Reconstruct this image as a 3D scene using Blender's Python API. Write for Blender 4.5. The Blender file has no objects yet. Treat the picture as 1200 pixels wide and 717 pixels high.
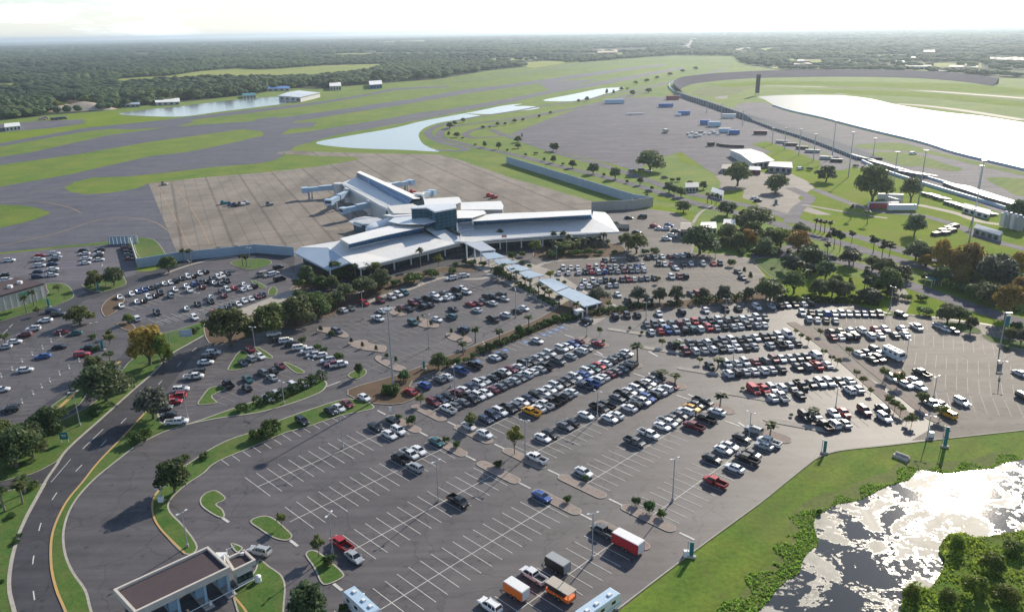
import bpy, bmesh, math, random
import numpy as np
from mathutils import Vector, Matrix
from mathutils.geometry import tessellate_polygon
random.seed(7); np.random.seed(7)
scene=bpy.context.scene; COL=scene.collection
# ---------------------------------------------------------------- survey: photo pixel -> place on the ground
H=95.0; FPX=935.0; HOR=36.0; ROLL=math.atan(22/1200)
_p=math.atan((358.5-HOR)/FPX*math.cos(ROLL)); _s,_c=math.sin(_p),math.cos(_p)
FW=Vector((0,_c,-_s)); R0=Vector((1,0,0)); U0=Vector((0,_s,_c))
RT=math.cos(ROLL)*R0-math.sin(ROLL)*U0; UP=math.sin(ROLL)*R0+math.cos(ROLL)*U0
def G(x,y,z=0.0):
    d=FW*FPX+RT*(x-600)-UP*(y-358.5)
    t=(z-H)/d.z
    return (d.x*t,d.y*t)
def P(X,Y,Z=0.0):
    v=Vector((X,Y,Z-H)); a=v.dot(FW)
    return 600+FPX*v.dot(RT)/a, 358.5-FPX*v.dot(UP)/a
Q=math.sqrt(.5)
def UV(u,v): return ((u+v)*Q,(u-v)*Q)          # car park grid -> world
def toUV(X,Y): return ((X+Y)*Q,(X-Y)*Q)
# ---------------------------------------------------------------- objects
def tag(o,label=None,cat=None,group=None,kind=None):
    if label: o['label']=label
    if cat: o['category']=cat
    if group: o['group']=group
    if kind: o['kind']=kind
    return o
def empty(name,loc=(0,0,0),rz=0,s=1):
    o=bpy.data.objects.new(name,None); COL.objects.link(o); o.empty_display_size=.5
    o.location=loc; o.rotation_euler=(0,0,rz); o.scale=(s,s,s); return o
def link(name,me,parent=None,loc=(0,0,0),rz=0,s=None):
    o=bpy.data.objects.new(name,me); COL.objects.link(o)
    if parent: o.parent=parent
    o.location=loc; o.rotation_euler=(0,0,rz)
    if s: o.scale=s if isinstance(s,tuple) else (s,s,s)
    return o
class MB:
    """collects shapes into one mesh"""
    def __init__(s): s.v=[];s.f=[];s.m=[]
    def add(s,vs,fs,mi=0):
        b=len(s.v); s.v+=[tuple(v) for v in vs]; s.f+=[tuple(b+i for i in f) for f in fs]; s.m+=[mi]*len(fs); return s
    def box(s,c,d,rz=0,mi=0,top=1.0,M=None):
        x,y,z=d[0]/2,d[1]/2,d[2]/2; vs=[]
        for k,(a,b,e) in enumerate([(-1,-1,-1),(1,-1,-1),(1,1,-1),(-1,1,-1),(-1,-1,1),(1,-1,1),(1,1,1),(-1,1,1)]):
            t=top if e>0 else 1
            X,Y=a*x*t,b*y*t; cs,sn=math.cos(rz),math.sin(rz)
            vs.append((c[0]+X*cs-Y*sn,c[1]+X*sn+Y*cs,c[2]+e*z))
        if M is not None: vs=[tuple(M@Vector(v)) for v in vs]
        return s.add(vs,[(3,2,1,0),(4,5,6,7),(0,1,5,4),(1,2,6,5),(2,3,7,6),(3,0,4,7)],mi)
    def tube(s,a,b,r0,r1=None,n=8,mi=0):
        r1=r0 if r1 is None else r1; a=Vector(a);b=Vector(b);d=(b-a)
        if d.length<1e-6: return s
        d.normalize(); q=Vector((0,0,1)) if abs(d.z)<.9 else Vector((1,0,0))
        e1=d.cross(q).normalized(); e2=d.cross(e1)
        vs=[];
        for P_,r in ((a,r0),(b,r1)):
            for k in range(n):
                t=2*math.pi*k/n; vs.append(P_+e1*(r*math.cos(t))+e2*(r*math.sin(t)))
        fs=[(k,k+n,(k+1)%n+n,(k+1)%n) for k in range(n)]+[tuple(range(n)),tuple(range(2*n-1,n-1,-1))]
        return s.add(vs,fs,mi)
    def prism(s,pts,z0,z1,mi=0,mtop=None,bottom=False):
        n=len(pts)
        z0f=z0 if callable(z0) else (lambda x,y:z0); z1f=z1 if callable(z1) else (lambda x,y:z1)
        vs=[(x,y,z0f(x,y)) for x,y in pts]+[(x,y,z1f(x,y)) for x,y in pts]
        area=sum(pts[i][0]*pts[(i+1)%n][1]-pts[(i+1)%n][0]*pts[i][1] for i in range(n))
        fs=[(i,(i+1)%n,(i+1)%n+n,i+n) for i in range(n)]
        if area<0: fs=[f[::-1] for f in fs]
        s.add(vs,fs,mi)
        tri=tessellate_polygon([[Vector((x,y,0)) for x,y in pts]])
        up=[]
        for t in tri:
            a,b,c=[pts[i] for i in t]
            ar=(b[0]-a[0])*(c[1]-a[1])-(c[0]-a[0])*(b[1]-a[1])
            up.append(t if ar>0 else t[::-1])
        s.add(vs[n:],up,mi if mtop is None else mtop)
        if bottom: s.add(vs[:n],[t[::-1] for t in up],mi)
        return s
    def flat(s,pts,z,mi=0):
        tri=tessellate_polygon([[Vector((x,y,0)) for x,y in pts]]); up=[]
        for t in tri:
            a,b,c=[pts[i] for i in t]
            ar=(b[0]-a[0])*(c[1]-a[1])-(c[0]-a[0])*(b[1]-a[1])
            if abs(ar)>1e-9: up.append(t if ar>0 else t[::-1])
        zf=z if callable(z) else (lambda x,y:z)
        return s.add([(x,y,zf(x,y)) for x,y in pts],up,mi)
    def line(s,pts,w,z,mi=0,closed=False,side=0):
        """a painted or paved strip following pts"""
        n=len(pts); L=[];R=[]
        for i in range(n):
            if closed: a=Vector(pts[i-1]);b=Vector(pts[(i+1)%n])
            else: a=Vector(pts[max(i-1,0)]);b=Vector(pts[min(i+1,n-1)])
            d=(b-a); 
            if d.length<1e-9: d=Vector((1,0))
            d.normalize(); nn=Vector((-d.y,d.x)); p=Vector(pts[i])+nn*side
            L.append(p+nn*w/2);R.append(p-nn*w/2)
        vs=[(p.x,p.y,z) for p in L]+[(p.x,p.y,z) for p in R]
        m=n if closed else n-1
        return s.add(vs,[(i+n,(i+1)%n+n,(i+1)%n,i) for i in range(m)],mi)
    def mesh(s,name,mats,smooth=False):
        me=bpy.data.meshes.new(name); me.from_pydata(s.v,[],s.f)
        for m in (mats if isinstance(mats,(list,tuple)) else [mats]): me.materials.append(m)
        if any(s.m): me.polygons.foreach_set('material_index',s.m)
        if smooth: me.polygons.foreach_set('use_smooth',[True]*len(s.f))
        me.update(); return me
    def build(s,name,mats,parent=None,smooth=False,loc=(0,0,0),rz=0):
        return link(name,s.mesh(name,mats,smooth),parent,loc,rz)
def npmesh(name,V,F,mats,mi=None,smooth=False):
    """V n x 3, F m x k (all faces k-gons)"""
    me=bpy.data.meshes.new(name); n,k=F.shape
    me.vertices.add(len(V)); me.vertices.foreach_set('co',V.astype(np.float32).ravel())
    me.loops.add(n*k); me.loops.foreach_set('vertex_index',F.astype(np.int32).ravel())
    me.polygons.add(n); me.polygons.foreach_set('loop_start',np.arange(0,n*k,k,dtype=np.int32))
    for m in (mats if isinstance(mats,(list,tuple)) else [mats]): me.materials.append(m)
    if mi is not None: me.polygons.foreach_set('material_index',mi.astype(np.int32))
    me.polygons.foreach_set('use_smooth',np.full(n,smooth))
    me.update(calc_edges=True); return me
def spline(pts,closed=True,sub=5):
    """Catmull-Rom through pts"""
    n=len(pts); out=[]
    rng=range(n) if closed else range(n-1)
    for i in rng:
        if closed: p=[pts[(i+k-1)%n] for k in range(4)]
        else: p=[pts[max(i-1,0)],pts[i],pts[i+1],pts[min(i+2,n-1)]]
        for j in range(sub):
            t=j/sub; o=[]
            for d in range(2):
                a,b,c,e=[q[d] for q in p]
                o.append(.5*((2*b)+(-a+c)*t+(2*a-5*b+4*c-e)*t*t+(-a+3*b-3*c+e)*t**3))
            out.append(tuple(o))
    if not closed: out.append(tuple(pts[-1]))
    return out
def PX(pts,sm=False,z=0,sub=5):
    g=[G(x,y,z) for x,y in pts]
    return spline(g,True,sub) if sm else g
def PL(pts,sm=True,sub=6):
    g=[G(x,y) for x,y in pts]
    return spline(g,False,sub) if sm else g
# ---------------------------------------------------------------- materials
def new(name):
    m=bpy.data.materials.new(name); m.use_nodes=True; nt=m.node_tree; b=nt.nodes['Principled BSDF']; return m,nt,b
def nd(nt,t,**k):
    n=nt.nodes.new(t)
    for a,v in k.items(): setattr(n,a,v)
    return n
def noise(nt,scale,detail=4,rough=.55,vec=None,dist=0):
    n=nd(nt,'ShaderNodeTexNoise'); n.inputs['Scale'].default_value=scale; n.inputs['Detail'].default_value=detail
    n.inputs['Roughness'].default_value=rough; n.inputs['Distortion'].default_value=dist
    if vec is not None: nt.links.new(vec,n.inputs['Vector'])
    return n.outputs['Fac']
def pos(nt): return nd(nt,'ShaderNodeNewGeometry').outputs['Position']
def mapped(nt,vec,scale=(1,1,1),rot=0):
    m=nd(nt,'ShaderNodeMapping'); m.inputs['Scale'].default_value=scale; m.inputs['Rotation'].default_value=(0,0,rot)
    nt.links.new(vec,m.inputs['Vector']); return m.outputs[0]
def ramp(nt,fac,stops):
    r=nd(nt,'ShaderNodeValToRGB'); e=r.color_ramp.elements
    while len(e)<len(stops): e.new(.5)
    for i,(p,c) in enumerate(stops):
        e[i].position=p; e[i].color=(c,c,c,1) if isinstance(c,(int,float)) else (*c,1)
    nt.links.new(fac,r.inputs[0]); return r.outputs[0]
def mixc(nt,fac,a,b,mode='MIX'):
    m=nd(nt,'ShaderNodeMix',data_type='RGBA',blend_type=mode)
    for i,x in ((6,a),(7,b)):
        if isinstance(x,tuple): m.inputs[i].default_value=(*x,1)
        else: nt.links.new(x,m.inputs[i])
    if isinstance(fac,(int,float)): m.inputs[0].default_value=fac
    else: nt.links.new(fac,m.inputs[0])
    return m.outputs[2]
def bump(nt,b,h,strength=.5,dist=.1):
    n=nd(nt,'ShaderNodeBump'); n.inputs['Strength'].default_value=strength; n.inputs['Distance'].default_value=dist
    nt.links.new(h,n.inputs['Height']); nt.links.new(n.outputs[0],b.inputs['Normal'])
def plain(name,col,rough=.6,metal=0,var=.12,scale=1.5,spec=None):
    m,nt,b=new(name)
    c=mixc(nt,noise(nt,scale,4,vec=nd(nt,'ShaderNodeTexCoord').outputs['Object']),tuple(x*(1-var) for x in col),tuple(min(1,x*(1+var)) for x in col))
    nt.links.new(c,b.inputs['Base Color']); b.inputs['Roughness'].default_value=rough; b.inputs['Metallic'].default_value=metal
    if spec is not None: b.inputs['Specular IOR Level'].default_value=spec
    return m
def ground_mat(name,c0,c1,c2,s1=.015,s2=.15,s3=1.5,rough=.95,fine=.5,extra=None,spec=.2):
    """three scales of variation"""
    m,nt,b=new(name); p=pos(nt)
    a=mixc(nt,ramp(nt,noise(nt,s1,5,.6,p),[(.35,0.),(.65,1.)]),c0,c1)
    a=mixc(nt,ramp(nt,noise(nt,s2,5,.65,p),[(.42,0.),(.75,1.)]),a,c2)
    f=ramp(nt,noise(nt,s3,4,.7,p),[(.3,1-fine*.5),(.7,1+fine*.5)])
    a=mixc(nt,1.0,a,f,'MULTIPLY')
    if extra: a=extra(nt,p,a)
    nt.links.new(a,b.inputs['Base Color']); b.inputs['Roughness'].default_value=rough
    b.inputs['Specular IOR Level'].default_value=spec
    return m
def patch(s,lo,hi,col,amt):
    def f(nt,p,a):
        k=ramp(nt,noise(nt,s,6,.62,p,.6),[(lo,0.),(hi,amt)])
        return mixc(nt,k,a,col)
    return f
M={}
def wear(dark,seamw=.5,ang=45):
    base=patch(.07,.56,.72,dark,.55)
    def f(nt,p,a):
        a=base(nt,p,a)
        q=mapped(nt,p,(1,1,1),math.radians(-ang))
        st=ramp(nt,noise(nt,.28,5,.65,mapped(nt,p,(.06,1,1),math.radians(-ang))),[(.35,1.18),(.62,.78)]); a=mixc(nt,.9,a,st,'MULTIPLY')
        v=nd(nt,'ShaderNodeTexVoronoi'); v.inputs['Scale'].default_value=.34; nt.links.new(p,v.inputs['Vector'])
        ad=nd(nt,'ShaderNodeMath',operation='ADD'); nt.links.new(v.outputs['Distance'],ad.inputs[0]); n=noise(nt,1.6,4,.7,p); ms=nd(nt,'ShaderNodeMath',operation='MULTIPLY'); ms.inputs[1].default_value=.5; nt.links.new(n,ms.inputs[0]); nt.links.new(ms.outputs[0],ad.inputs[1])
        a=mixc(nt,.75,a,ramp(nt,ad.outputs[0],[(.30,.42),(.46,1.)]),'MULTIPLY')
        b=nd(nt,'ShaderNodeTexBrick'); b.inputs['Scale'].default_value=1; b.inputs['Brick Width'].default_value=61; b.inputs['Row Height'].default_value=8.8; b.inputs['Mortar Size'].default_value=.07; b.inputs['Color1'].default_value=(1,1,1,1); b.inputs['Color2'].default_value=(.93,.93,.94,1); b.inputs['Mortar'].default_value=(.6,.6,.62,1)
        nt.links.new(q,b.inputs['Vector']); a=mixc(nt,seamw,a,b.outputs['Color'],'MULTIPLY')
        # crack filler: thin wandering dark lines
        vc=nd(nt,'ShaderNodeTexVoronoi',feature='DISTANCE_TO_EDGE'); vc.inputs['Scale'].default_value=.07
        ds=nd(nt,'ShaderNodeVectorMath',operation='ADD'); nv=nd(nt,'ShaderNodeTexNoise'); nv.inputs['Scale'].default_value=.12; nv.inputs['Detail'].default_value=4; nt.links.new(p,nv.inputs['Vector']); sc=nd(nt,'ShaderNodeVectorMath',operation='SCALE'); sc.inputs[3].default_value=7; nt.links.new(nv.outputs['Color'],sc.inputs[0]); nt.links.new(p,ds.inputs[0]); nt.links.new(sc.outputs[0],ds.inputs[1]); nt.links.new(ds.outputs[0],vc.inputs['Vector'])
        return mixc(nt,.55,a,ramp(nt,vc.outputs['Distance'],[(.006,.55),(.014,1.)]),'MULTIPLY')
    return f
def meadow(dry,amt=.6,stripe=0,ang=23):
    def f(nt,p,a):
        a=mixc(nt,ramp(nt,noise(nt,.035,8,.68,p,.8),[(.5,0.),(.68,amt)]),a,dry)
        if stripe:
            w=nd(nt,'ShaderNodeTexWave'); w.inputs['Scale'].default_value=stripe; w.inputs['Distortion'].default_value=1.5; w.inputs['Detail'].default_value=2; nt.links.new(mapped(nt,p,(1,1,1),math.radians(-ang+90)),w.inputs['Vector']); a=mixc(nt,.35,a,ramp(nt,w.outputs['Fac'],[(0,.8),(1,1.15)]),'MULTIPLY')
        return a
    return f
M['grass']=ground_mat('grass',(.07,.14,.016),(.115,.185,.022),(.17,.205,.03),.012,.06,.9,fine=.6,extra=meadow((.155,.15,.05),.6,.045,45))
M['field_grass']=ground_mat('field_grass',(.12,.20,.02),(.175,.25,.025),(.21,.24,.04),.02,.1,1.1,fine=.5,extra=meadow((.22,.2,.08),.5),spec=.03)  # brighter, yellower than grass: the sun's backlight is put into the base colour
M['lawn']=ground_mat('lawn',(.045,.11,.02),(.075,.14,.028),(.11,.14,.04),.04,.25,1.6,fine=.6,extra=meadow((.12,.12,.045),.5))
M['dry_grass']=ground_mat('dry_grass',(.11,.14,.04),(.15,.17,.05),(.09,.12,.03),.04,.2,1.2)
M['asphalt']=ground_mat('asphalt',(.082,.078,.086),(.103,.096,.104),(.117,.108,.114),.03,.2,3,rough=.62,fine=.22,extra=wear((.042,.040,.046)),spec=.35)
M['road_asphalt']=ground_mat('road_asphalt',(.044,.045,.056),(.055,.055,.065),(.067,.065,.072),.05,.3,3,rough=.7,fine=.2,extra=wear((.03,.03,.038),.0,60),spec=.35)
M['drive_asphalt']=ground_mat('drive_asphalt',(.078,.075,.083),(.09,.086,.094),(.10,.095,.10),.03,.3,3,rough=.7,fine=.2,extra=wear((.04,.042,.052),.3,75),spec=.35)
M['taxi_asphalt']=ground_mat('taxi_asphalt',(.082,.088,.118),(.10,.105,.132),(.118,.118,.140),.01,.08,1,rough=.85,fine=.12,extra=wear((.055,.058,.072),.35,23),spec=.3)
M['old_asphalt']=ground_mat('old_asphalt',(.115,.112,.138),(.14,.134,.16),(.165,.157,.175),.01,.06,.8,rough=.85,fine=.15,extra=wear((.085,.082,.095),.3,10),spec=.12)
M['pale_asphalt']=ground_mat('pale_asphalt',(.125,.113,.105),(.152,.137,.127),(.175,.157,.145),.02,.15,1,rough=.74,fine=.15,extra=wear((.10,.092,.088),.4,8),spec=.2)  # paler, warmer than asphalt: part of the sun glare is in the base colour
M['sidewalk']=ground_mat('sidewalk',(.33,.31,.28),(.40,.37,.33),(.28,.26,.24),.1,.5,4,fine=.15)
M['kerb']=ground_mat('kerb',(.36,.34,.30),(.42,.40,.36),(.28,.27,.25),.1,1,4,fine=.2)
M['kerb_yellow']=ground_mat('kerb_yellow',(.52,.32,.10),(.45,.29,.12),(.36,.29,.2),.1,1,4,fine=.2)
M['mulch']=ground_mat('mulch',(.10,.065,.05),(.14,.09,.065),(.09,.08,.04),.1,.6,5,fine=.5)
M['brick_paving']=ground_mat('brick_paving',(.27,.22,.20),(.32,.27,.24),(.22,.18,.17),.2,1,6,fine=.3)
M['sand']=ground_mat('sand',(.5,.42,.34),(.42,.34,.27),(.35,.3,.25),.02,.1,.7,fine=.2)
M['paint']=ground_mat('road_paint',(.62,.62,.60),(.5,.5,.49),(.36,.35,.34),.3,1.5,6,rough=.6,fine=.35)
M['paint_worn']=ground_mat('worn_paint',(.36,.35,.33),(.28,.27,.255),(.20,.19,.18),.3,1.5,6,rough=.7,fine=.4)
M['paint_yellow']=ground_mat('yellow_paint',(.62,.38,.05),(.5,.33,.08),(.4,.3,.12),.3,1.5,6,rough=.6,fine=.3)
M['paint_blue']=ground_mat('blue_paint',(.09,.2,.42),(.08,.17,.36),(.1,.15,.3),.3,1.5,6,rough=.6,fine=.3)
# concrete apron: slabs with dark joints and tyre streaks
def slabs(nt,p,a):
    v=mapped(nt,p,(1,1,1),math.radians(-23))
    b=nd(nt,'ShaderNodeTexBrick'); b.offset=0; b.squash=1
    b.inputs['Scale'].default_value=1; b.inputs['Brick Width'].default_value=7.6; b.inputs['Row Height'].default_value=7.6; b.inputs['Mortar Size'].default_value=.22
    b.inputs['Color1'].default_value=(1,1,1,1); b.inputs['Color2'].default_value=(.86,.85,.86,1); b.inputs['Mortar'].default_value=(.55,.53,.53,1)
    nt.links.new(v,b.inputs['Vector'])
    a=mixc(nt,.8,a,b.outputs['Color'],'MULTIPLY')
    b2=nd(nt,'ShaderNodeTexBrick'); b2.offset=0; b2.inputs['Scale'].default_value=1; b2.inputs['Brick Width'].default_value=200; b2.inputs['Row Height'].default_value=22.8; b2.inputs['Mortar Size'].default_value=.9
    b2.inputs['Color1'].default_value=(1,1,1,1); b2.inputs['Color2'].default_value=(.93,.92,.92,1); b2.inputs['Mortar'].default_value=(.68,.67,.68,1)
    nt.links.new(mapped(nt,p,(1,1,1),math.radians(-23-90)),b2.inputs['Vector'])
    a=mixc(nt,.8,a,b2.outputs['Color'],'MULTIPLY')
    st=ramp(nt,noise(nt,.05,5,.6,mapped(nt,p,(1,.12,1),math.radians(-113))),[(.45,1.),(.7,.6)])
    return mixc(nt,.8,a,st,'MULTIPLY')
M['apron']=ground_mat('apron_concrete',(.245,.215,.185),(.30,.262,.225),(.19,.172,.155),.012,.07,1,fine=.12,extra=slabs,spec=.3)
# ground sheet: grass near, dark woodland floor far off
def far_green(nt,p,a):
    ln=nd(nt,'ShaderNodeVectorMath',operation='LENGTH'); nt.links.new(p,ln.inputs[0])
    mr=nd(nt,'ShaderNodeMapRange'); mr.inputs[1].default_value=3500; mr.inputs[2].default_value=9000; nt.links.new(ln.outputs['Value'],mr.inputs[0])
    w=mixc(nt,ramp(nt,noise(nt,.0012,6,.6,mapped(nt,p,(.35,1,1),0)),[(.55,0.),(.72,1.)]),(.022,.035,.018),(.07,.09,.04))
    return mixc(nt,mr.outputs[0],a,w)
M['ground']=ground_mat('ground',(.08,.16,.018),(.13,.20,.022),(.19,.22,.03),.008,.05,.7,fine=.5,extra=lambda nt,p,a: far_green(nt,p,meadow((.135,.15,.045),.4,.035)(nt,p,a)))

M['forest_floor']=ground_mat('forest_floor',(.022,.036,.016),(.032,.048,.02),(.05,.06,.025),.004,.03,.3,fine=.5)
M['far_field']=ground_mat('far_field',(.20,.25,.035),(.26,.28,.05),(.15,.19,.04),.003,.02,.2,fine=.3)
# ================================================================ GROUND AND PAVING
def struct(name,mb,mats,label=None):
    o=mb.build(name,mats); o['kind']='structure'
    if label: o['label']=label; 
    return o
def disc():
    V=[];F=[];rs=[0,150,400,1000,2500,6000,14000,26000,40000]; n=96
    mb=MB(); V.append((0,0,0))
    for r in rs[1:]:
        for k in range(n): V.append((r*math.cos(2*math.pi*k/n),r*math.sin(2*math.pi*k/n),0))
    for k in range(n): F.append((0,1+k,1+(k+1)%n))
    for j in range(len(rs)-2):
        for k in range(n):
            a=1+j*n+k;b=1+j*n+(k+1)%n; F.append((a,a+n,b+n,b))
    mb.add(V,F); struct('ground',mb,M['ground'])
disc()
def sheet(name,polys,mat,z,sm=False,outpx=True):
    mb=MB()
    for p in polys: mb.flat(PX(p,sm) if outpx else p,z)
    return struct(name,mb,M[mat])
RN=[0]
def raised(name,poly,mat,z=.14,kerb='kerb',w=.25,sm=True,sub=5,world=False,kind='structure'):
    pts=poly if world else PX(poly,sm,sub=sub)
    RN[0]+=1; z+=(RN[0]%40)*.0022
    mb=MB(); mb.prism(pts,-.05,z,0,0)
    if kerb: mb.line(pts,w,z+.012,1,closed=True); 
    o=mb.build(name,[M[mat],M[kerb or 'kerb']]); o['kind']=kind; return o
# airside
sheet('airfield_taxiway',[
 [(-60,226),(0,219),(85,204),(110,198),(178,183),(222,178),(270,168),(300,161),(330,158),(358,155),(450,140),(486,133),(526,128),(560,122),(600,115),(663,102),(751,87),(798,78.5),(803,81),(776,85.5),(741,93),(700,101),(650,108.5),(600,120),(560,127),(500,139),(395,158),(345,172),(335,181),(322,188),(300,192),(250,196),(190,203),(150,207),(110,208),(88,213),(75,220),(82,225),(100,228),(130,226),(160,221),(174,215),(190,243),(209,296),(196,298),(190,291),(180,284),(160,280),(135,282),(60,290),(0,296),(-60,304)]],'taxi_asphalt',.03)
sheet('apron',[[(174,215),(240,208),(300,203),(340,199),(375,195),(400,191),(421,187),(415,184),(370,183),(322,180),(330,178),(345,177),(400,179),(516,181.5),(540,188),(600,209),(650,223),(693,236),(700,244),(700,262),(560,275),(345,300),(208,298)]],'apron',.05)
sheet('runway',[[(-60,193),(0,184),(33,179.5),(125,159),(200,149),(300,142),(420,125.5),(463,120),(541,105.5),(600,98.5),(673,88),(741,79),(776,75),(782,76.5),(755,80),(675,92),(600,102.5),(546,110),(463,124.5),(420,131),(300,149.5),(175,166.5),(88,181.5),(0,193.5),(-60,203)],
 [(-60,177),(0,168),(95,151),(190,141),(300,128),(370,120),(425,111),(462,103.5),(525,100.5),(527,102.3),(463,106),(425,113.5),(370,123),(300,132),(190,144.5),(95,155),(0,172),(-60,181)],
 [(-40,152),(0,148),(50,147),(90,143.5),(100,144.5),(60,150.5),(0,155),(-40,160)]],'taxi_asphalt',.04)
sheet('taxiway_link',[[(288,152),(300,140),(322,137),(345,144),(372,143),(366,149),(340,151),(332,156),(322,164),(300,164),(310,158),(306,154)],
  [(100,150),(190,141),(215,138),(228,143),(205,149),(150,152)],[(640,96),(700,93),(660,104),(650,108),(632,100)],[(420,125),(461,119),(505,114),(494,118),(463,122)]],'taxi_asphalt',.045)
sheet('airfield_grass',[[(-60,238),(0,240),(28,241),(45,244),(60,250),(45,256),(28,261),(0,267),(-60,280)]],'grass',.06)
sheet('airfield_grass',[[(48,141),(120,131),(139,131.5),(139,136),(165,137.5),(213,138.5),(300,128),(300,128.6),(190,141.5),(95,151.5),(0,168),(-60,177),(-60,164),(0,156),(48,151),(100,146),(102,141)]],'field_grass',.038)
sheet('gravel_lot',[[(-60,153),(0,146),(48,142),(100,140),(95,144),(40,150),(0,155),(-60,163)]],'old_asphalt',.06)
# water
W={}
def water_mat(name,col,rough,bscale,bstr,rc=None):
    m,nt,b=new(name); p=pos(nt)
    b.inputs['Base Color'].default_value=(*col,1); b.inputs['Roughness'].default_value=rough; b.inputs['IOR'].default_value=1.5
    bump(nt,b,noise(nt,bscale,5,.6,mapped(nt,p,(1,.5,1),.6)),bstr,.25); return m
M['lake_water']=water_mat('lake_water',(.05,.065,.07),.42,.35,.5)
M['pond_water']=water_mat('pond_water',(.20,.23,.22),.14,.5,.08); M['pond_water'].node_tree.nodes['Principled BSDF'].inputs['IOR'].default_value=1.9
sheet('airfield_pond',[[(370,168),(400,161),(460,150.6),(491,143),(520,137.5),(558,130.5),(585,125),(600,122.8),(612,122),(602,124.5),(618,124.5),(632,126),(625,128.5),(600,131),(580,134),(545,133.5),(565,136),(551,138.5),(518,143.5),(500,149),(492,155),(491,161),(495,168),(503,173),(514,178),(476,176),(410,173.5)]],'pond_water',.06,True)
sheet('drainage_pond',[[(636,118),(670,111),(703,104.3),(720,103),(731,103),(722,107),(708,110.5),(690,116),(675,118.8)]],'pond_water',.06,True)
sheet('retention_pond',[[(139,133.5),(170,129),(213,124.5),(260,119),(300,115),(335,113.5),(356,115.5),(338,121),(300,126),(255,131.5),(213,136.8),(165,136)]],'pond_water',.06,True)
sheet('speedway_lake',[[(890,113.5),(930,111.5),(983,112),(1020,116),(1051,123),(1100,131),(1151,136.5),(1200,144),(1300,158),(1400,180),(1400,250),(1260,212),(1200,197.5),(1160,190),(1121,179.5),(1076,166),(1040,158),(1013,151),(985,144),(963,138),(945,134.5),(927,131),(910,125),(896,117)]],'lake_water',.07,True)
# landside tarmac
LAND=[(620,820),(720,720),(780,671),(835,630),(890,590),(920,566),(945,546),(960,536),(985,528),(1040,522),(1100,515),(1200,504),(1320,491),(1320,425),(1250,402),(1200,389),(1155,379),(1095,371),(1040,366),(1000,357),(930,353),(907,338),(895,322),(880,303),(850,298),(812,297),(815,272),(812,262),(790,249),(760,245),(712,246),(690,262),(560,262),(345,290),(250,300),(175,318),(160,318),(150,286),(135,284.5),(60,292),(0,298),(-80,308),(-160,340),(-240,440),(-320,600),(-260,900),(260,900)]
sheet('car_park',[LAND],'asphalt',.046)
sheet('side_car_park',[[(-80,309),(0,299),(60,293),(135,285),(150,287),(158,300),(160,318),(150,330),(90,333),(30,322),(-80,340)]],'old_asphalt',.062)
sheet('upper_car_park',[[(735,292),(735,247),(760,245.6),(790,250),(811,262),(813,272),(810,296),(850,299),(880,304),(906,338),(929,353),(900,350),(850,352),(760,361),(712,364),(690,352),(640,322),(628,314),(652,306),(705,304)]],'pale_asphalt',.062)
sheet('east_car_park',[[(935,385),(960,367),(1000,360),(1040,367.5),(1095,372),(1155,380.5),(1200,391),(1320,426),(1320,490),(1200,503),(1100,514),(1068,516),(1100,497)]],'pale_asphalt',.064)
# approach road, service road, drive
R1L=[(159,455),(120,490),(80,526),(64,546),(55,562),(44,582),(33,602),(24,622),(18,640),(12.5,665),(11,690),(17,717),(28,760)]
R1R=[(176,478),(148,508),(117,540),(97,565),(77,590),(67,606),(62,624),(60,658),(66,690),(77,717),(92,760)]
def between(L,R,name,mat,z):
    l=PL(L);r=PL(R); mb=MB(); mb.flat(l+r[::-1],z); return struct(name,mb,M[mat])
between([(330,352),(300,362),(262,380),(238,394),(222,403),(200,416),(181,436)]+R1L,[(335,360),(305,372),(270,390),(246,402),(232,412),(215,432),(196,456)]+R1R,'approach_road','road_asphalt',.075)
between([(150,405),(141,418),(128,424),(108,432),(90,447),(60,468),(30,492),(0,515),(-40,545)],[(165,412),(150,425),(138,440),(126,457),(100,474),(80,487),(56,500),(40,508),(20,522),(0,538),(-40,570)],'service_road','road_asphalt',.072)
between([(-60,520),(0,566),(20,561),(37,557),(50,551),(67,540)],[(-60,600),(0,577),(15,572.5),(35,568.5),(54,566),(62,560)],'branch_road','road_asphalt',.078)
between([(438,466),(415,446),(400,448),(383,452),(373,461),(338,474),(300,484),(251,491),(201,503),(163,521),(137,540),(107,565),(85,592),(75,620),(76,647),(85,670),(100,692),(107,717),(125,770)],[(450,470),(440,478),(415,468),(395,470),(335,490),(300,505),(270,515),(246,527),(225,541),(200,556),(189,572),(179,587),(180,605),(190,622),(217,649),(225,665),(240,690),(250,717),(275,770)],'exit_drive','drive_asphalt',.07)
between([(-40,425),(0,375),(15,371),(60,362),(85,350),(110,340),(130,333),(148,325),(180,317),(215,303),(260,293),(310,290),(345,297)],[(-20,445),(0,400),(40,385),(85,362),(100,352),(125,345),(155,336),(190,322),(222,309),(262,300),(300,300),(330,305),(345,320)],'perimeter_road','road_asphalt',.066)
between([(335,345),(350,342),(400,330),(430,320),(470,318),(540,300),(600,290),(690,283)],[(335,360),(360,350),(405,338),(440,329),(475,325),(550,310),(640,296),(700,289)],'terminal_road','road_asphalt',.079)
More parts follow.
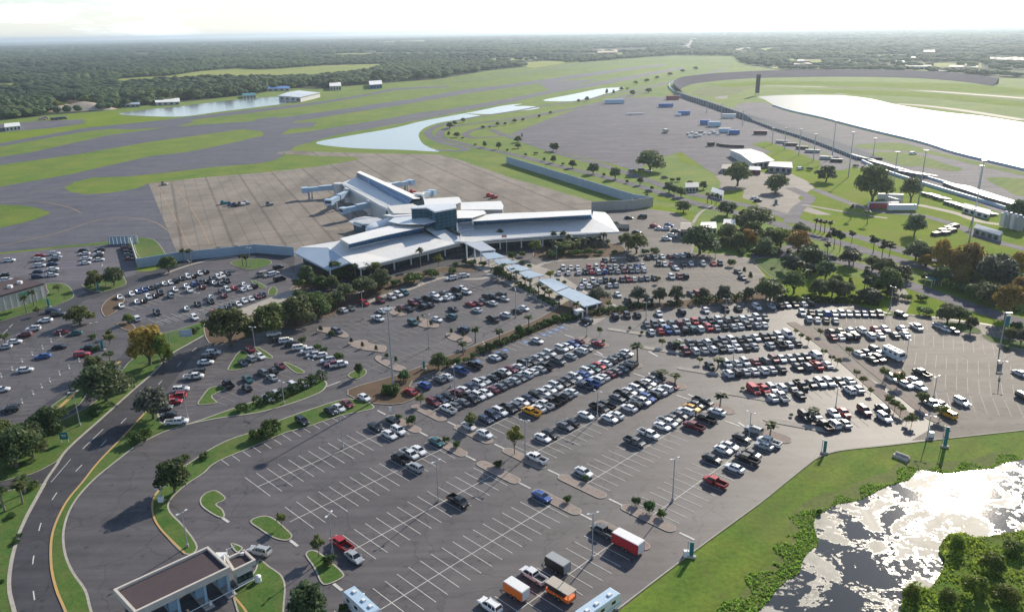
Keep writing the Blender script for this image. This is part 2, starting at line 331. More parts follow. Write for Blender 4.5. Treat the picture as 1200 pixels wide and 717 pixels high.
# grass and planting islands with kerbs
raised('verge_grass',[(54,567),(35,569.5),(15,574),(-10,580),(-100,640),(-100,900),(40,900),(22,740),(13,695),(11.5,670),(18.5,640),(25,622),(34,603),(45,583)],'lawn',sm=False)
raised('verge_grass',[(159,455),(120,490),(80,526),(66,541),(50,550),(36,556),(18,560),(0,565),(-60,540),(-60,585),(-30,560),(0,537),(20,522),(40,508),(56,501),(80,489),(100,479),(126,461)][:10]+[(-40,568),(0,537),(20,522),(40,508),(56,501),(80,489),(100,479),(126,461)],'lawn',sm=False)
raised('verge_grass',[(60,477.5),(78,464),(92,452),(103,457),(94,473),(80,483),(68,484)],'lawn')
raised('verge_grass',[(126,461),(159,455),(181,436),(200,416),(222,402.5),(238,394),(262,379),(300,361.5),(285,361),(240,377),(205,387.5),(180,393),(170,400),(166,412),(150,426),(139,440)],'lawn',sm=False)
raised('median_grass',[(92,760),(77,717),(66,690),(60,660),(62,624),(77,590),(97,565),(117,540),(148,508),(176,478),(184,478),(188,495),(205,497),(224,496),(276,478),(300,470),(340,458),(366,446),(376,444),(382,448),(382,453),(373,461),(338,474),(300,484),(251,491),(201,503),(163,521),(137,540),(107,565),(85,592),(75,620),(76,647),(85,670),(100,692),(107,717),(125,770)],'lawn',w=.45,sub=4)
raised('median_grass',[(438,478),(430,471),(415,468),(395,470),(335,490),(300,505),(270,515),(246,527),(225,541),(200,556),(189,572),(179,587),(180,605),(190,622),(217,649),(231,641),(215,617),(199,600),(199,587),(217,569),(238,555),(255,541),(300,522),(335,507),(358,501),(400,487),(420,483)],'lawn',w=.35,sub=4)
for p in ([(250,575),(240,579),(235,586),(237,593),(246,600),(257,606),(263,605),(260,597),(253,591),(264,585),(258,578)],
          [(312,605),(300,607),(294,612),(305,620),(317,628),(327,632),(337,633),(342,628),(335,620),(322,609)],
          [(362,646),(359,651),(366,661),(371,670),(376,681),(383,685),(401,677),(401,671),(389,660),(378,651),(370,646)],
          [(304,656),(315,664),(324,670),(331,677),(334,690),(332,717),(330,790),(300,760),(273,697),(290,680),(300,668)],
          [(271,637),(284,642),(277.5,647)],
          [(281,412),(268,431),(270,434),(282,433),(295,426),(290,415)],[(299,408),(304,408),(319,418),(314,420)],
          [(246,455),(238,464),(232,474),(242,474),(254,472),(248,464),(265,456),(258,453)],[(333,425.5),(338,426),(356,435),(353,438),(345,436)],
          [(408,440),(418,434),(427,433),(429,438),(418,445)],
          [(883,305),(905,302),(919,303),(935,315),(925,326),(910,328),(896,318)]):
    raised('planting_island',p,'lawn',w=.3,sub=3)
raised('planting_island',[(640,288),(720,286),(733,297),(715,301),(650,305),(625,300)],'mulch',sub=3)
raised('planting_island',[(395,341),(440,330),(475,322),(540,311),(560,318),(520,320),(480,333),(440,347),(425,353),(405,365),(380,372),(345,385),(320,380),(335,366),(365,352)],'mulch',sub=3)
raised('planting_island',[(355,322),(370,318),(400,326),(392,333),(360,341),(342,352),(335,345),(345,335)],'mulch',sub=3)
raised('planting_island',[(240,380),(262,372),(300,362),(330,356),(330,370),(310,384),(290,396),(262,402),(245,402)],'mulch',sub=3)
raised('planting_island',[(119,362),(126,352),(138,345),(146,350),(140,362),(128,370),(123,371)],'mulch',sub=3)
raised('planting_island',[(137,380),(150,378),(158,383),(156,388),(145,386)],'mulch',sub=3)
raised('planting_island',[(96,335),(110,332),(140,324),(146,327),(147,334),(130,340),(113,343)],'lawn',sub=3)
raised('planting_island',[(54,334),(75,333),(85,342),(84,350),(60,360),(20,371),(0,377),(-30,380),(-30,370),(0,366),(54,348)],'lawn',sub=3)
raised('planting_island',[(270,309),(285,304),(312,304),(318,309),(305,314),(290,316)],'lawn',sub=3)
raised('planting_island',[(295,329),(303,331),(312,337),(308,338),(298,334)],'lawn',sub=3)
raised('planting_island',[(315,341),(320,336),(325,341),(322,346),(315,346)],'lawn',sub=3)
raised('planting_island',[(250,376),(345,339),(349,341),(330,356),(255,382)],'sidewalk',sub=3)
raised('planting_island',[(158,281),(180,281),(194,298),(192,302),(165,303.5)],'lawn',sub=3)
sheet('fence_strip_grass',[[(60,289),(135,283.3),(135,286),(64,291.5)]],'lawn',.08)
# planted ridge between the two big car parks (uv metres)
def uvp(l): return [UV(u,v) for u,v in l]
raised('hedge_island',spline(uvp([(112,-178),(111,-168),(117,-160),(126,-162),(128,-169.2),(160,-169.2),(200,-169.2),(222,-170.5),(228,-178),(218,-184),(190,-178),(150,-176),(128,-176)]),sub=3),'mulch',world=True)
raised('hedge_island',[(690,365),(712,360),(760,357.5),(820,350),(880,346),(898,344),(903,349),(880,353),(850,355.5),(800,361),(760,363.5),(712,371),(693,373)],'mulch',sub=2)
# straight car-park islands, at their places on the grid
IS=[]
def grid_island(u,v,L=13,w=2.6,mat='brick_paving',name='parking_island',tip=1):
    pts=[]
    for k in range(9):
        a=math.pi*k/8; pts.append((u+w/2*math.cos(a),v+L/2-w/2+w/2*math.sin(a)))
    for k in range(9):
        a=math.pi+math.pi*k/8; pts.append((u+w/2*math.cos(a),v-L/2+w/2+w/2*math.sin(a)))
    pts=[UV(*q) for q in pts]
    mb=MB(); mb.prism(pts,-.05,.16,0); mb.line(pts,.2,.172,1,closed=True)
    o=mb.build(name,[M[mat],M['kerb']]); o['kind']='structure'
for v in (-150.3,-133,-115.5,-97.8,-80.2): grid_island(118.5,v)
for v in (-150.3,-133,-115.5,-97.8,-80.5): grid_island(110.1,v)
for u,v in ((186.5,-150.3),(180.5,-132.8),(176.5,-115),(172.5,-97.5),(168,-79.8)): grid_island(u,v,12,4.2,'brick_paving')
# pale raised dividers in the second aisle
for (u,v,L) in ((201.5,-147.8,11),(195.7,-129.8,12),(189.7,-112.1,12),(183.7,-94.6,12),(177.1,-76.7,14)):
    def pt(a,b,u=u,v=v):
        ang=math.radians(-18); x,y=a,b
        return UV(u+x*math.cos(ang)-y*math.sin(ang),v+x*math.sin(ang)+y*math.cos(ang))
    pts=[pt(1.1*math.cos(t),(L/2 if math.sin(t)>0 else -L/2)+1.1*math.sin(t)) for t in [2*math.pi*k/16+.01 for k in range(16)]]
    mb=MB(); mb.prism(pts,-.05,.16,0); mb.line(pts,.2,.172,1,closed=True); o=mb.build('parking_island',[M['sidewalk'],M['kerb']]); o['kind']='structure'
# inner car park islands
for p in ([(397,386),(408,393),(403,396),(385,391),(372,388),(378,384)],[(452,406),(433,403),(428,399),(408,402),(420,409),(440,412),(450,413)],
          [(444,417),(452,422),(470,429),(476,433),(466,435),(450,428),(440,421)],[(524,391),(540,392),(552,398),(548,402),(530,399),(524,395)],[(489,374),(500,375),(513,380),(512,384),(498,384),(488,380)],[(455,361),(468,361),(477,367),(470,371),(458,368)]):
    raised('planting_island',p,'brick_paving',w=.2,sub=3)
# eastern divider with young trees: two mulch bands
for L,w in (([(927,378),(948,392),(975,412),(1000,432),(1024,454),(1048,475),(1068,493)],3.2),([(958,384),(985,402),(1012,426),(1040,448),(1066,470),(1090,489),(1101,494)],2.4)):
    l=PL(L); mb=MB(); n=MB(); n.line(l,w,0); k=len(n.v)//2
    ring=[v[:2] for v in n.v[:k]]+[v[:2] for v in n.v[k:]][::-1]
    mb.prism(ring,-.05,.16,0); mb.line(ring,.2,.172,1,closed=True); o=mb.build('divider_island',[M['brick_paving'],M['kerb']]); o['kind']='structure'
raised('planting_island',[(1105,380),(1115,378),(1140,383),(1150,388),(1145,391),(1120,387)],'lawn',sub=3)
raised('planting_island',[(1150,392),(1170,396),(1200,401),(1230,408),(1225,412),(1190,408),(1160,400)],'lawn',sub=3)
raised('verge_grass',[(1020,372),(1040,368),(1085,371),(1105,373),(1095,376),(1060,372),(1030,376)][:3]+[(1092,375),(1075,372.5),(1062,369),(1045,367)],'lawn',sub=2)
# plaza under the covered walkway, paths
sheet('plaza_path',[[(560,292),(590,300),(625,310),(650,318),(700,350),(714,370),(696,381),(676,374),(640,358),(600,336),(570,320),(545,306)]],'sidewalk',.085)
def path(name,pts,w,mat='sidewalk',z=.09,h=None,sm=True):
    mb=MB(); mb.line(PL(pts,sm),w,z); return struct(name,mb,M[mat])
path('sidewalk',[(430,355),(455,345),(480,339),(500,331),(523,325),(539,327),(566,326.5),(575,321)],2.4)
path('sidewalk',[(646,306),(690,303.5),(740,301.5)],2.2); path('sidewalk',[(610,325),(625,314),(646,306)],2.6)
path('sidewalk',[(190,322),(225,310),(262,302),(300,301)],1.6,z=.088)
path('footpath',[(812,262),(820,250),(835,240)],1.6)
# ---------------------------------------------------------------- kerb lines in yellow and white along the roads
def kline(name,pts,mat,w=.35,z=.19):
    mb=MB(); l=PL(pts); mb.line(l,w,z); 
    mb.line(l,w,0); 
    return struct(name,mb,M[mat])
kline('yellow_kerb',[(92,760),(77,717),(66,690),(60,660),(62,624),(77,590),(97,565),(117,540),(148,508),(176,478)],'kerb_yellow',.45)
kline('yellow_kerb',[(192,567),(182,580),(179,590),(180,605),(190,622),(217,649)],'kerb_yellow',.4)
kline('yellow_kerb',[(273,698),(285,712),(300,735)],'kerb_yellow',.4)
kline('road_kerb',[(-20,555),(0,534),(20,517),(50,493),(75,473),(92,457),(108,445),(128,432),(141,424)],'kerb_yellow',1.1)
kline('road_kerb',[(159,455),(120,490),(80,526),(66,546),(55,562),(44,582),(33,602),(24,622),(18,640),(12.5,665),(11,690),(17,717),(28,760)],'kerb',.7)
kline('road_kerb',[(159,455),(181,436),(200,416),(222,403),(238,394)],'kerb',.7)
kline('road_kerb',[(720,717),(780,671),(835,630),(890,590),(920,566),(945,546),(960,536),(985,528),(1040,522),(1100,515),(1200,504),(1320,491)],'kerb',.3)
# ---------------------------------------------------------------- painted markings
def dash(mb,pts,L,gap,w,z,off=0):
    P_=[Vector(p) for p in pts]; s=off; acc=0
    segs=[]
    for a,b in zip(P_[:-1],P_[1:]): segs.append((acc,a,b,(b-a).length)); acc+=(b-a).length
    def at(t):
        for a0,a,b,l in segs:
            if t<=a0+l+1e-6: return a+(b-a)*((t-a0)/max(l,1e-6))
        return segs[-1][2]
    while s+L<acc:
        mb.line([tuple(at(s)),tuple(at(s+L/2)),tuple(at(s+L))],w,z); s+=L+gap
mb=MB()
dash(mb,PL([(188,750),(172,717)][:0]+[(190,446),(165,474),(142,496),(120,521),(94,547),(67,577),(50,608),(42,640),(38,668),(41,705),(55,760)]),3,9,.22,.10)
dash(mb,PL([(250,392),(225,412),(205,432),(190,446)]),3,9,.22,.10)
mb.line(PL([(121,503),(97,526)]),.2,.10)
mb.line(PL([(67,543),(57,560)]),.2,.10); mb.line(PL([(83,538),(60,565)]),.15,.10)
dash(mb,PL([(141,430),(120,445),(96,462),(80,473),(59,489),(33,508),(0,535)]),3,6,.2,.10)
mb.line(PL([(126,461),(99,480),(80,489)]),.2,.101)
mb.line([G(383,453),G(399,447)],.45,.10); mb.line([G(430,460),G(439,457)],.5,.10)
mb.line([G(0,395),G(15,380)],.2,.1); dash(mb,PL([(-20,425),(0,400),(15,380),(40,371),(80,358)]),3,7,.2,.1)
struct('road_markings',mb,M['paint'])
# stall lines for the grid: spine + cross lines
def spine_rows():
    mb=MB(); mw=MB()
    def row(v,u0,u1,half=True,d=5.6,phase=63.7,sp=True,tgt=mb,w=.16,z=.09):
        if sp: tgt.line([UV(u0,v),UV(u1,v)],w*1.1,z+.004)
        k=math.ceil((u0-phase)/2.74)
        while phase+k*2.74<=u1+.01:
            u=phase+k*2.74
            a=-d if half in (True,'U') else 0; b=d if half in (True,'L') else 0
            tgt.line([UV(u,v+a),UV(u,v+b)],w,z); k+=1
    row(-97.8,57,108.2); row(-115.5,70.4,108.2); row(-133,67,108.2); row(-150.3,69,108.2); row(-80.2,54,108.2)
    row(-163.8,69,104,'U',5.2,sp=False)
    for v,u1 in ((-150.5,184),(-133,178),(-115.5,174),(-97.7,170.5),(-80,166)): row(v,120.2,u1)
    row(-163.6,128,196,'U',5.4,sp=False); 
    # inner lot, worn paint
    for v,a,b in ((-186,124,160),(-203.3,128,170),(-221,133,205),(-238.5,138,212)):
        row(v,a,b,True,5.4,137.2,tgt=mw,z=.09)
    for v in (-186,-203.3,-221): row(v,168 if v<-200 else 163,208,True,5.4,137.2,tgt=mw,z=.09)
    # accessible bays by the hedge
    return mb,mw
a,b=spine_rows()
# right-hand rows: (left px, right px)
def prow(mb,p0,p1,n0=0,ext=(0,0),d=5.3,side=0,w=.15,z=.09,sp=True,pitch=2.74,bend=0):
    A=Vector(G(*p0));B=Vector(G(*p1)); L=(B-A).length; e=(B-A)/L; nn=Vector((-e.y,e.x))
    t=-ext[0]*pitch
    if sp: mb.line([tuple(A-e*ext[0]*pitch),tuple(B+e*ext[1]*pitch)],w,z+.004)
    while t<=L+ext[1]*pitch+.01:
        c=A+e*t; s0=c+nn*(d if side>=0 else 0); s1=c-nn*(d if side<=0 else 0)
        mb.line([tuple(s0),tuple(s1)],w,z); t+=pitch
for p0,p1 in (((757,386),(897,377)),((793,409),(936,398.5)),((843,434),(968,424)),((886,463),(1012,452)),((946,494),(1060,484))): prow(b,p0,p1)
for p0,p1 in (((1000,358),(1035,358)),): pass
prow(b,(992,372),(1200,393),z=.09,w=.12); 
for p0,p1 in (((985,386),(1180,412)),((1015,411),(1185,437)),((1045,437),(1190,460)),((1085,466),(1200,481))): prow(b,p0,p1,w=.14)
prow(b,(655,317.5),(758,314.5)); prow(b,(681,333),(806,326)); prow(b,(766,307),(846,306)); prow(b,(800,337),(875,325)); prow(b,(820,320),(890,315))
prow(b,(712,368),(950,352),side=-1,sp=False)
# left-hand lots
prow(a,(182,378),(300,345),w=.14); prow(a,(150,361),(262,328),w=.14); prow(a,(140,349),(240,319),side=-1,sp=False); prow(a,(165,388),(308,348),side=1,sp=False)
struct('stall_markings',a,M['paint']); struct('worn_stall_markings',b,M['paint_worn'])
mb=MB()
prow(mb,(8,433),(84,389),w=.14,sp=True); prow(mb,(14,512),(103,412),side=1,sp=False,w=.14); prow(mb,(0,410),(62,368),side=-1,sp=False,w=.14)
prow(mb,(252,470),(352,427),w=.15); prow(mb,(285,427),(306,413),w=.15,side=-1); prow(mb,(325,388),(428,446),side=-1,sp=False,w=.15); prow(mb,(198,492),(252,412),side=-1,sp=False,w=.15)
prow(mb,(12,312),(62,309),w=.12);prow(mb,(100,300),(118,298),w=.12)
struct('faded_markings',mb,M['paint_worn'])
# short thick stop bars by each island
mb=MB()
for v in (-150.3,-133,-115.5,-97.8,-80.2): mb.line([UV(118.6,v+7.5),UV(118.6,v+11)],.5,.10)
for v in (-150.3,-133,-115.5,-97.8,-80.5): mb.line([UV(110.1,v-7.6),UV(110.1,v-11.2)],.5,.10)
for x0,y0,x1,y1 in ((340,633,349,640),(391,684,401,692),(260,606,268,612),(712,353,722,359),(699,412,706,416),(760,437,766,442),(806,462,815,466),(865,495,874,501),(760,412,771,418),(682,340,690,345)): mb.line([G(x0,y0),G(x1,y1)],.6,.10)
for u,v in ((186.5,-150.3),(180.5,-132.8),(176.5,-115),(172.5,-97.5),(168,-79.8)):
    mb.line([UV(u-1,v-7),UV(u-1,v-11)],.45,.10)
struct('stop_bars',mb,M['paint'])
# blue accessible bays beside the hedge and the blue hatched box in the near corner
mb=MB(); mw=MB()
for u in (148,151,160,163,172,181,184,187,190):
    c=Vector(UV(u,-166.3)); mb.line([tuple(c+Vector((-.9,.9))),tuple(c+Vector((.9,-.9)))],1.7,.092)
    mw.line([tuple(c+Vector((-.5,-.5))),tuple(c+Vector((.5,.5)))],.3,.098)
struct('accessible_bay_paint',mb,M['paint_blue']); struct('accessible_bay_symbols',mw,M['paint'])
# airfield paint: thin yellow guide lines
mb=MB()
for l in ([(0,232),(60,222),(150,208),(222,196)],[(-20,240),(40,236),(80,243),(95,250)],[(-20,292),(60,275),(115,258),(150,255),(180,260),(196,270)],[(345,160),(450,143),(600,117)],[(0,177),(100,165),(200,156)]):
    mb.line(PL(l),.35,.062)
for l in ([(183,215),(205,255),(222,291)],[(200,213),(228,250),(246,287)]): mb.line(PL(l),.2,.066)
struct('taxiway_guide_line',mb,M['kerb_yellow'])
# ---------------------------------------------------------------- beyond: boulevard, event paddock, track
sheet('field_grass',[[(735,228),(790,238),(835,225),(862,202),(900,178),(905,166),(960,178),(1000,197),(1080,218),(1130,234),(1200,256),(1300,290),(1300,370),(1200,345),(1120,322),(1060,304),(1000,288),(945,272),(890,255),(835,243),(793,232)],[(785,172),(830,168),(850,182),(850,207),(820,196),(798,190)],[(764,240),(812,248),(812,258),(760,246)],[(855,315),(900,300),(1000,325),(1060,345),(1060,368),(930,354),(907,338)],[(1050,335),(1200,375),(1320,410),(1320,430),(1200,391),(1100,372),(1050,368)],[(710,190),(745,196),(760,206),(730,206)]],'field_grass',.035)
sheet('field_grass',[[(860,64),(700,69),(600,82),(485,98),(540,98),(640,88),(740,74),(790,74),(860,80)],[(0,161),(120,143),(150,139),(130,146),(60,158),(0,168)],[(640,1100),(720,717),(780,671),(890,590),(945,546),(985,528),(1040,522),(1200,504),(1500,470),(1500,1100)]],'grass',.02)
sheet('field_grass',[[(881,169),(898,166),(930,177),(962,190),(960,199),(948,199),(915,183)],[(830,99),(905,95),(1130,98),(1200,104),(1260,112),(1200,111),(1040,103),(905,99.6),(850,103)],[(930,104.5),(1040,106),(1130,112.5),(1300,130),(1300,136),(1200,126),(1080,114),(980,110)]],'field_grass',.088)
sheet('event_paddock',[[(598,157),(650,137),(713,116),(763,113.5),(796,114.5),(851,131),(900,150),(960,178),(1000,196),(985,200),(930,191),(905,178.5),(880,183),(862,191),(850,206),(838,205),(818,192),(798,178),(775,185),(742,200),(715,192),(655,178),(615,166)]],'old_asphalt',.052)
sheet('paddock_plaza',[[(838,206),(866,202),(925,203),(945,212),(955,220),(935,232),(945,242),(975,252),(958,252),(935,246),(930,258),(900,250),(885,237),(870,232),(872,222),(850,224),(838,232),(845,215)]],'pale_asphalt',.055)
def road(name,pts,w,mat='old_asphalt',z=.06,line=None):
    mb=MB(); mb.line(PL(pts),w,z); return struct(name,mb,M[mat])
road('loop_road',[(512,176),(540,177),(545,174),(533,171),(515,166),(504,160),(503,153),(520,146),(554,138),(600,131),(640,124),(700,114.5),(760,101),(800,93),(850,82)],8,'taxi_asphalt',.07)
road('boulevard',[(850,80),(830,86),(800,92),(760,104),(700,121),(650,131),(600,139),(540,147),(520,152),(516,161),(533,166.5),(560,173),(600,181),(647,193),(694,204),(755,220),(793,232),(833,243),(890,256),(949,276),(986,285),(1017,295),(1060,307),(1130,327),(1220,352)],8,'old_asphalt',.075)
road('boulevard',[(575,152),(590,158),(620,168),(655,180),(700,192),(755,210),(790,222),(830,232),(893,245),(930,257),(965,269),(1015,280),(1060,295),(1120,312),(1220,343)],8,'old_asphalt',.077)
road('frontage_road',[(880,300),(905,300),(930,290),(944,290),(977,304),(1019,315),(1055,330),(1093,344),(1143,361),(1200,379),(1300,408)],8,'old_asphalt',.08)
road('link_road',[(1034,325),(1050,338),(1056,352),(1050,366)],6,'pale_asphalt',.072)
road('link_road',[(925,220),(948,232),(935,245),(925,262)],7,'old_asphalt',.082)
road('link_road',[(940,240),(975,246),(1010,252),(1040,256)],3,'pale_asphalt',.084)
road('service_path',[(955,222),(990,236),(1030,248),(1075,252),(1120,264),(1150,278),(1200,292),(1260,310)],6,'old_asphalt',.07)
road('service_path',[(1075,240),(1120,250),(1150,260),(1190,265)],5,'pale_asphalt',.068)
road('paddock_edge_road',[(598,158),(560,162),(545,158),(560,151),(600,142),(650,132),(700,122),(760,108)],7,'old_asphalt',.066)
road('far_highway',[(803,60),(808,52),(812,47)],60,'pale_asphalt',.3)
road('far_highway',[(100,67),(140,64),(200,63)],14,'sand',.3)
# speedway: pit apron, banked oval, infield roads
sheet('pit_lane',[[(851,132),(868,121),(895,120),(905,124.5),(925,132),(945,136),(963,140),(985,146),(1013,153),(1040,160),(1076,168),(1121,181),(1200,200),(1300,228),(1300,300),(1200,262),(1130,232),(1080,215),(1000,195),(960,176),(900,150)]],'old_asphalt',.06)
for p in ([(1000,171),(1035,167.5),(1062,169),(1098,178.5),(1148,190.5),(1200,202.5),(1200,206),(1151,195.5),(1095,182),(1062,177.5),(1020,175)],[(1018,180),(1050,178.6),(1080,183),(1110,193),(1128,198),(1116,201),(1080,195.5),(1056,194)],[(1155.5,208.7),(1200,210),(1260,222),(1200,230),(1178,222)]):
    sheet('infield_grass',[p],'grass',.09,True)
sheet('infield_grass',[[(810,108),(830,101),(860,99),(905,98),(880,104),(862,110),(845,113),(825,113)],[(955,100),(1000,97.5),(1100,103),(1145,107),(1100,107),(1040,105),(990,104)],[(1020,108),(1100,110),(1200,117),(1260,124),(1200,124),(1120,118),(1060,112)]],'dry_grass',.08,True)
road('track_road',[(845,116),(850,108),(870,103),(905,101),(960,102),(1040,104),(1130,110),(1220,117)],16,'pale_asphalt',.07)
road('track_road',[(980,111),(1040,108),(1100,114),(1200,125),(1300,138)],16,'pale_asphalt',.075)
road('track_road',[(1050,122),(1080,124),(1130,130),(1200,141)],14,'pale_asphalt',.076)
road('airfield_edge_road',[(530,96),(600,88),(650,80),(700,72),(760,68),(850,67)],9,'old_asphalt',.05)
# ================================================================ VEHICLES
def paint_mat():
    m,nt,b=new('car_paint'); oi=nd(nt,'ShaderNodeObjectInfo'); nt.links.new(oi.outputs['Color'],b.inputs['Base Color'])
    b.inputs['Roughness'].default_value=.32; b.inputs['Metallic'].default_value=.15; b.inputs['Coat Weight'].default_value=.6; b.inputs['Coat Roughness'].default_value=.06
    return m
M['car_paint']=paint_mat()
m,nt,b=new('car_glass'); b.inputs['Base Color'].default_value=(.012,.016,.02,1); b.inputs['Roughness'].default_value=.07; b.inputs['Specular IOR Level'].default_value=.7; M['car_glass']=m
M['tyre']=plain('tyre',(.02,.02,.02),.8); M['rim']=plain('wheel_rim',(.35,.35,.36),.35,.7); M['headlamp']=plain('headlamp_glass',(.75,.77,.8),.12)
M['tail_red']=plain('tail_light_red',(.35,.02,.02),.3); M['dark_trim']=plain('dark_trim',(.03,.03,.032),.55); M['white_metal']=plain('white_metal',(.72,.73,.74),.4)
M['orange']=plain('orange_panel',(.75,.17,.03),.45); M['red_panel']=plain('red_panel',(.48,.03,.035),.4); M['blue_panel']=plain('blue_panel',(.03,.14,.42),.45); M['tan_panel']=plain('tan_canvas',(.42,.38,.33),.8)
M['maroon_panel']=plain('maroon_panel',(.28,.04,.05),.5); M['grey_panel']=plain('grey_panel',(.28,.3,.32),.5); M['black_panel']=plain('black_panel',(.02,.02,.022),.5); M['pale_blue']=plain('pale_blue_roof',(.38,.52,.66),.45); M['teal']=plain('teal_panel',(.005,.16,.19),.5)
def loft(mb,st,mi=0,n=3,r=.16):
    """st: (x, halfwidth, z0, z1) -> hull with rounded shoulders"""
    rings=[]
    for x,w,z0,z1 in st:
        k=min(r,(z1-z0)*.4)
        rings.append([(x,-w*.94,z0),(x,-w,z0+(z1-z0)*.45),(x,-w*.97,z1-k),(x,-w*.86,z1),(x,w*.86,z1),(x,w*.97,z1-k),(x,w,z0+(z1-z0)*.45),(x,w*.94,z0)])
    vs=[p for R_ in rings for p in R_]; fs=[];m=8
    for i in range(len(rings)-1):
        for j in range(m):
            a=i*m+j;b_=i*m+(j+1)%m; fs.append((a,b_,b_+m,a+m))
    fs.append(tuple(range(m))[::-1]); fs.append(tuple((len(rings)-1)*m+j for j in range(m)))
    mb.add(vs,fs,mi)
def cabin(mb,x0,x1,x2,x3,wb,wt,zb,zt,mi=0):
    """glasshouse: base x0..x3, roof x1..x2 (x0 = rear)"""
    mb.add([(x0,-wb,zb),(x3,-wb,zb),(x3,wb,zb),(x0,wb,zb),(x1,-wt,zt),(x2,-wt,zt),(x2,wt,zt),(x1,wt,zt)],[(0,1,5,4),(1,2,6,5),(2,3,7,6),(3,0,4,7),(4,5,6,7)],mi)
def roofp(mb,x1,x2,w,z,mi=0,t=.05):
    mb.add([(x1,-w,z),(x2,-w,z),(x2,w,z),(x1,w,z),(x1+.1,-w*.88,z+t),(x2-.12,-w*.88,z+t),(x2-.12,w*.88,z+t),(x1+.1,w*.88,z+t)],[(0,1,5,4),(1,2,6,5),(2,3,7,6),(3,0,4,7),(4,5,6,7),(3,2,1,0)],mi)
SPEC={}
def make_spec(kind):
    B=MB();Gs=MB();D=MB()
    if kind=='sedan':
        L,Wd=4.7,.92; loft(B,[(-2.35,.80,.35,.80),(-2.25,.88,.28,.98),(-1.5,.92,.25,1.02),(0,.92,.22,.98),(1.2,.92,.25,.96),(2.0,.88,.28,.82),(2.32,.76,.34,.66)])
        cabin(Gs,-1.85,-1.15,.35,1.15,.84,.62,.97,1.40); roofp(B,-1.2,.40,.66,1.40)
        for y in (-1,1): B.tube((.42,y*.63,1.41),(1.15,y*.83,.97),.045,n=4);B.tube((-1.2,y*.63,1.41),(-1.85,y*.83,.99),.06,n=4);B.tube((-.35,y*.66,1.41),(-.35,y*.86,.98),.04,n=4)
        wx,wr,hz,hx=(1.42,-1.38),.33,.68,2.22; tx,tz=-2.27,.82
    elif kind=='suv':
        L,Wd=4.75,.95; loft(B,[(-2.35,.84,.40,.95),(-2.28,.92,.34,1.10),(-1.5,.95,.30,1.13),(0,.95,.28,1.12),(1.2,.95,.30,1.08),(2.05,.91,.34,.98),(2.36,.80,.40,.78)])
        cabin(Gs,-2.22,-1.95,.35,1.15,.88,.70,1.10,1.66); roofp(B,-2.05,.42,.74,1.66)
        for y in (-1,1):
            B.tube((.42,y*.71,1.67),(1.15,y*.87,1.11),.05,n=4);B.tube((-2.0,y*.71,1.67),(-2.22,y*.87,1.12),.08,n=4);B.tube((-.3,y*.74,1.67),(-.3,y*.9,1.12),.05,n=4);B.tube((-1.3,y*.74,1.67),(-1.3,y*.9,1.12),.07,n=4)
            D.tube((-1.7,y*.60,1.74),(.1,y*.60,1.74),.03,n=4)
        wx,wr,hz,hx=(1.42,-1.42),.37,.84,2.26; tx,tz=-2.29,1.0
    elif kind=='pickup':
        L,Wd=5.7,1.0; loft(B,[(.1-.02,.98,.42,1.12),(.6,1.0,.40,1.15),(1.5,1.0,.40,1.13),(2.4,.97,.42,1.08),(2.82,.86,.46,.9)])
        # bed: side walls, floor, tailgate
        B.box((-1.4,.93,.86),(2.96,.12,.60)); B.box((-1.4,-.93,.86),(2.96,.12,.60)); B.box((-2.84,0,.86),(.1,1.9,.58)); B.box((-1.4,0,.5),(2.9,1.86,.2)); B.box((.06,0,.86),(.1,1.9,.6))
        D.box((-1.4,0,.63),(2.75,1.72,.05))
        cabin(Gs,.08,.25,1.15,1.85,.90,.72,1.12,1.72); roofp(B,.18,1.22,.76,1.72)
        Gs.box((-.55,0,1.3),(1.2,1.7,.5),top=.85) if False else None
        # rear cab row
        cabin(Gs,-.55,-.42,.3,.4,.90,.72,1.12,1.72); B.box((-.22,0,.8),(.66,1.98,.64)); roofp(B,-.5,.3,.76,1.721)
        for y in (-1,1):
            B.tube((1.2,y*.73,1.73),(1.85,y*.89,1.13),.05,n=4);B.tube((-.45,y*.73,1.73),(-.55,y*.89,1.13),.07,n=4);B.tube((.3,y*.75,1.73),(.3,y*.91,1.13),.05,n=4)
        wx,wr,hz,hx=(1.85,-1.75),.40,.86,2.74; tx,tz=-2.87,.95
    else:
        L,Wd=5.4,1.0; loft(B,[(-2.65,.94,.40,1.2),(-2.6,1.0,.35,1.3),(0,1.0,.32,1.3),(1.5,1.0,.34,1.25),(2.3,.95,.36,1.12),(2.66,.84,.42,.85)])
        cabin(Gs,-2.62,-2.5,.85,1.85,.95,.80,1.28,1.98); roofp(B,-2.6,.95,.85,1.97,t=.09)
        for y in (-1,1):
            B.tube((.9,y*.80,1.98),(1.85,y*.93,1.27),.06,n=4)
            B.add([(-2.6,y*.975,1.28),(-.2,y*.975,1.28),(-.2,y*.82,1.97),(-2.5,y*.82,1.97)],[(0,1,2,3)] if y<0 else [(3,2,1,0)])
        wx,wr,hz,hx=(1.75,-1.7),.37,.86,2.56; tx,tz=-2.63,1.05
    WH=MB(); WH.tube((0,-.12,0),(0,.12,0),wr,n=14,mi=0); WH.tube((0,-.13,0),(0,.13,0),wr*.62,n=12,mi=1)
    HL=MB(); HL.box((0,0,0),(.16,.34,.16)); TL=MB(); TL.box((0,0,0),(.08,.26,.2))
    MI=MB()
    MI.box((0,0,0),(.18,.2,.13))
    s=dict(L=L,W=Wd,wx=wx,wr=wr)
    s['body']=B.mesh(kind+'_body',[M['car_paint']]); s['glass']=Gs.mesh(kind+'_glass',[M['car_glass']]); s['wheel']=WH.mesh(kind+'_wheel',[M['tyre'],M['rim']])
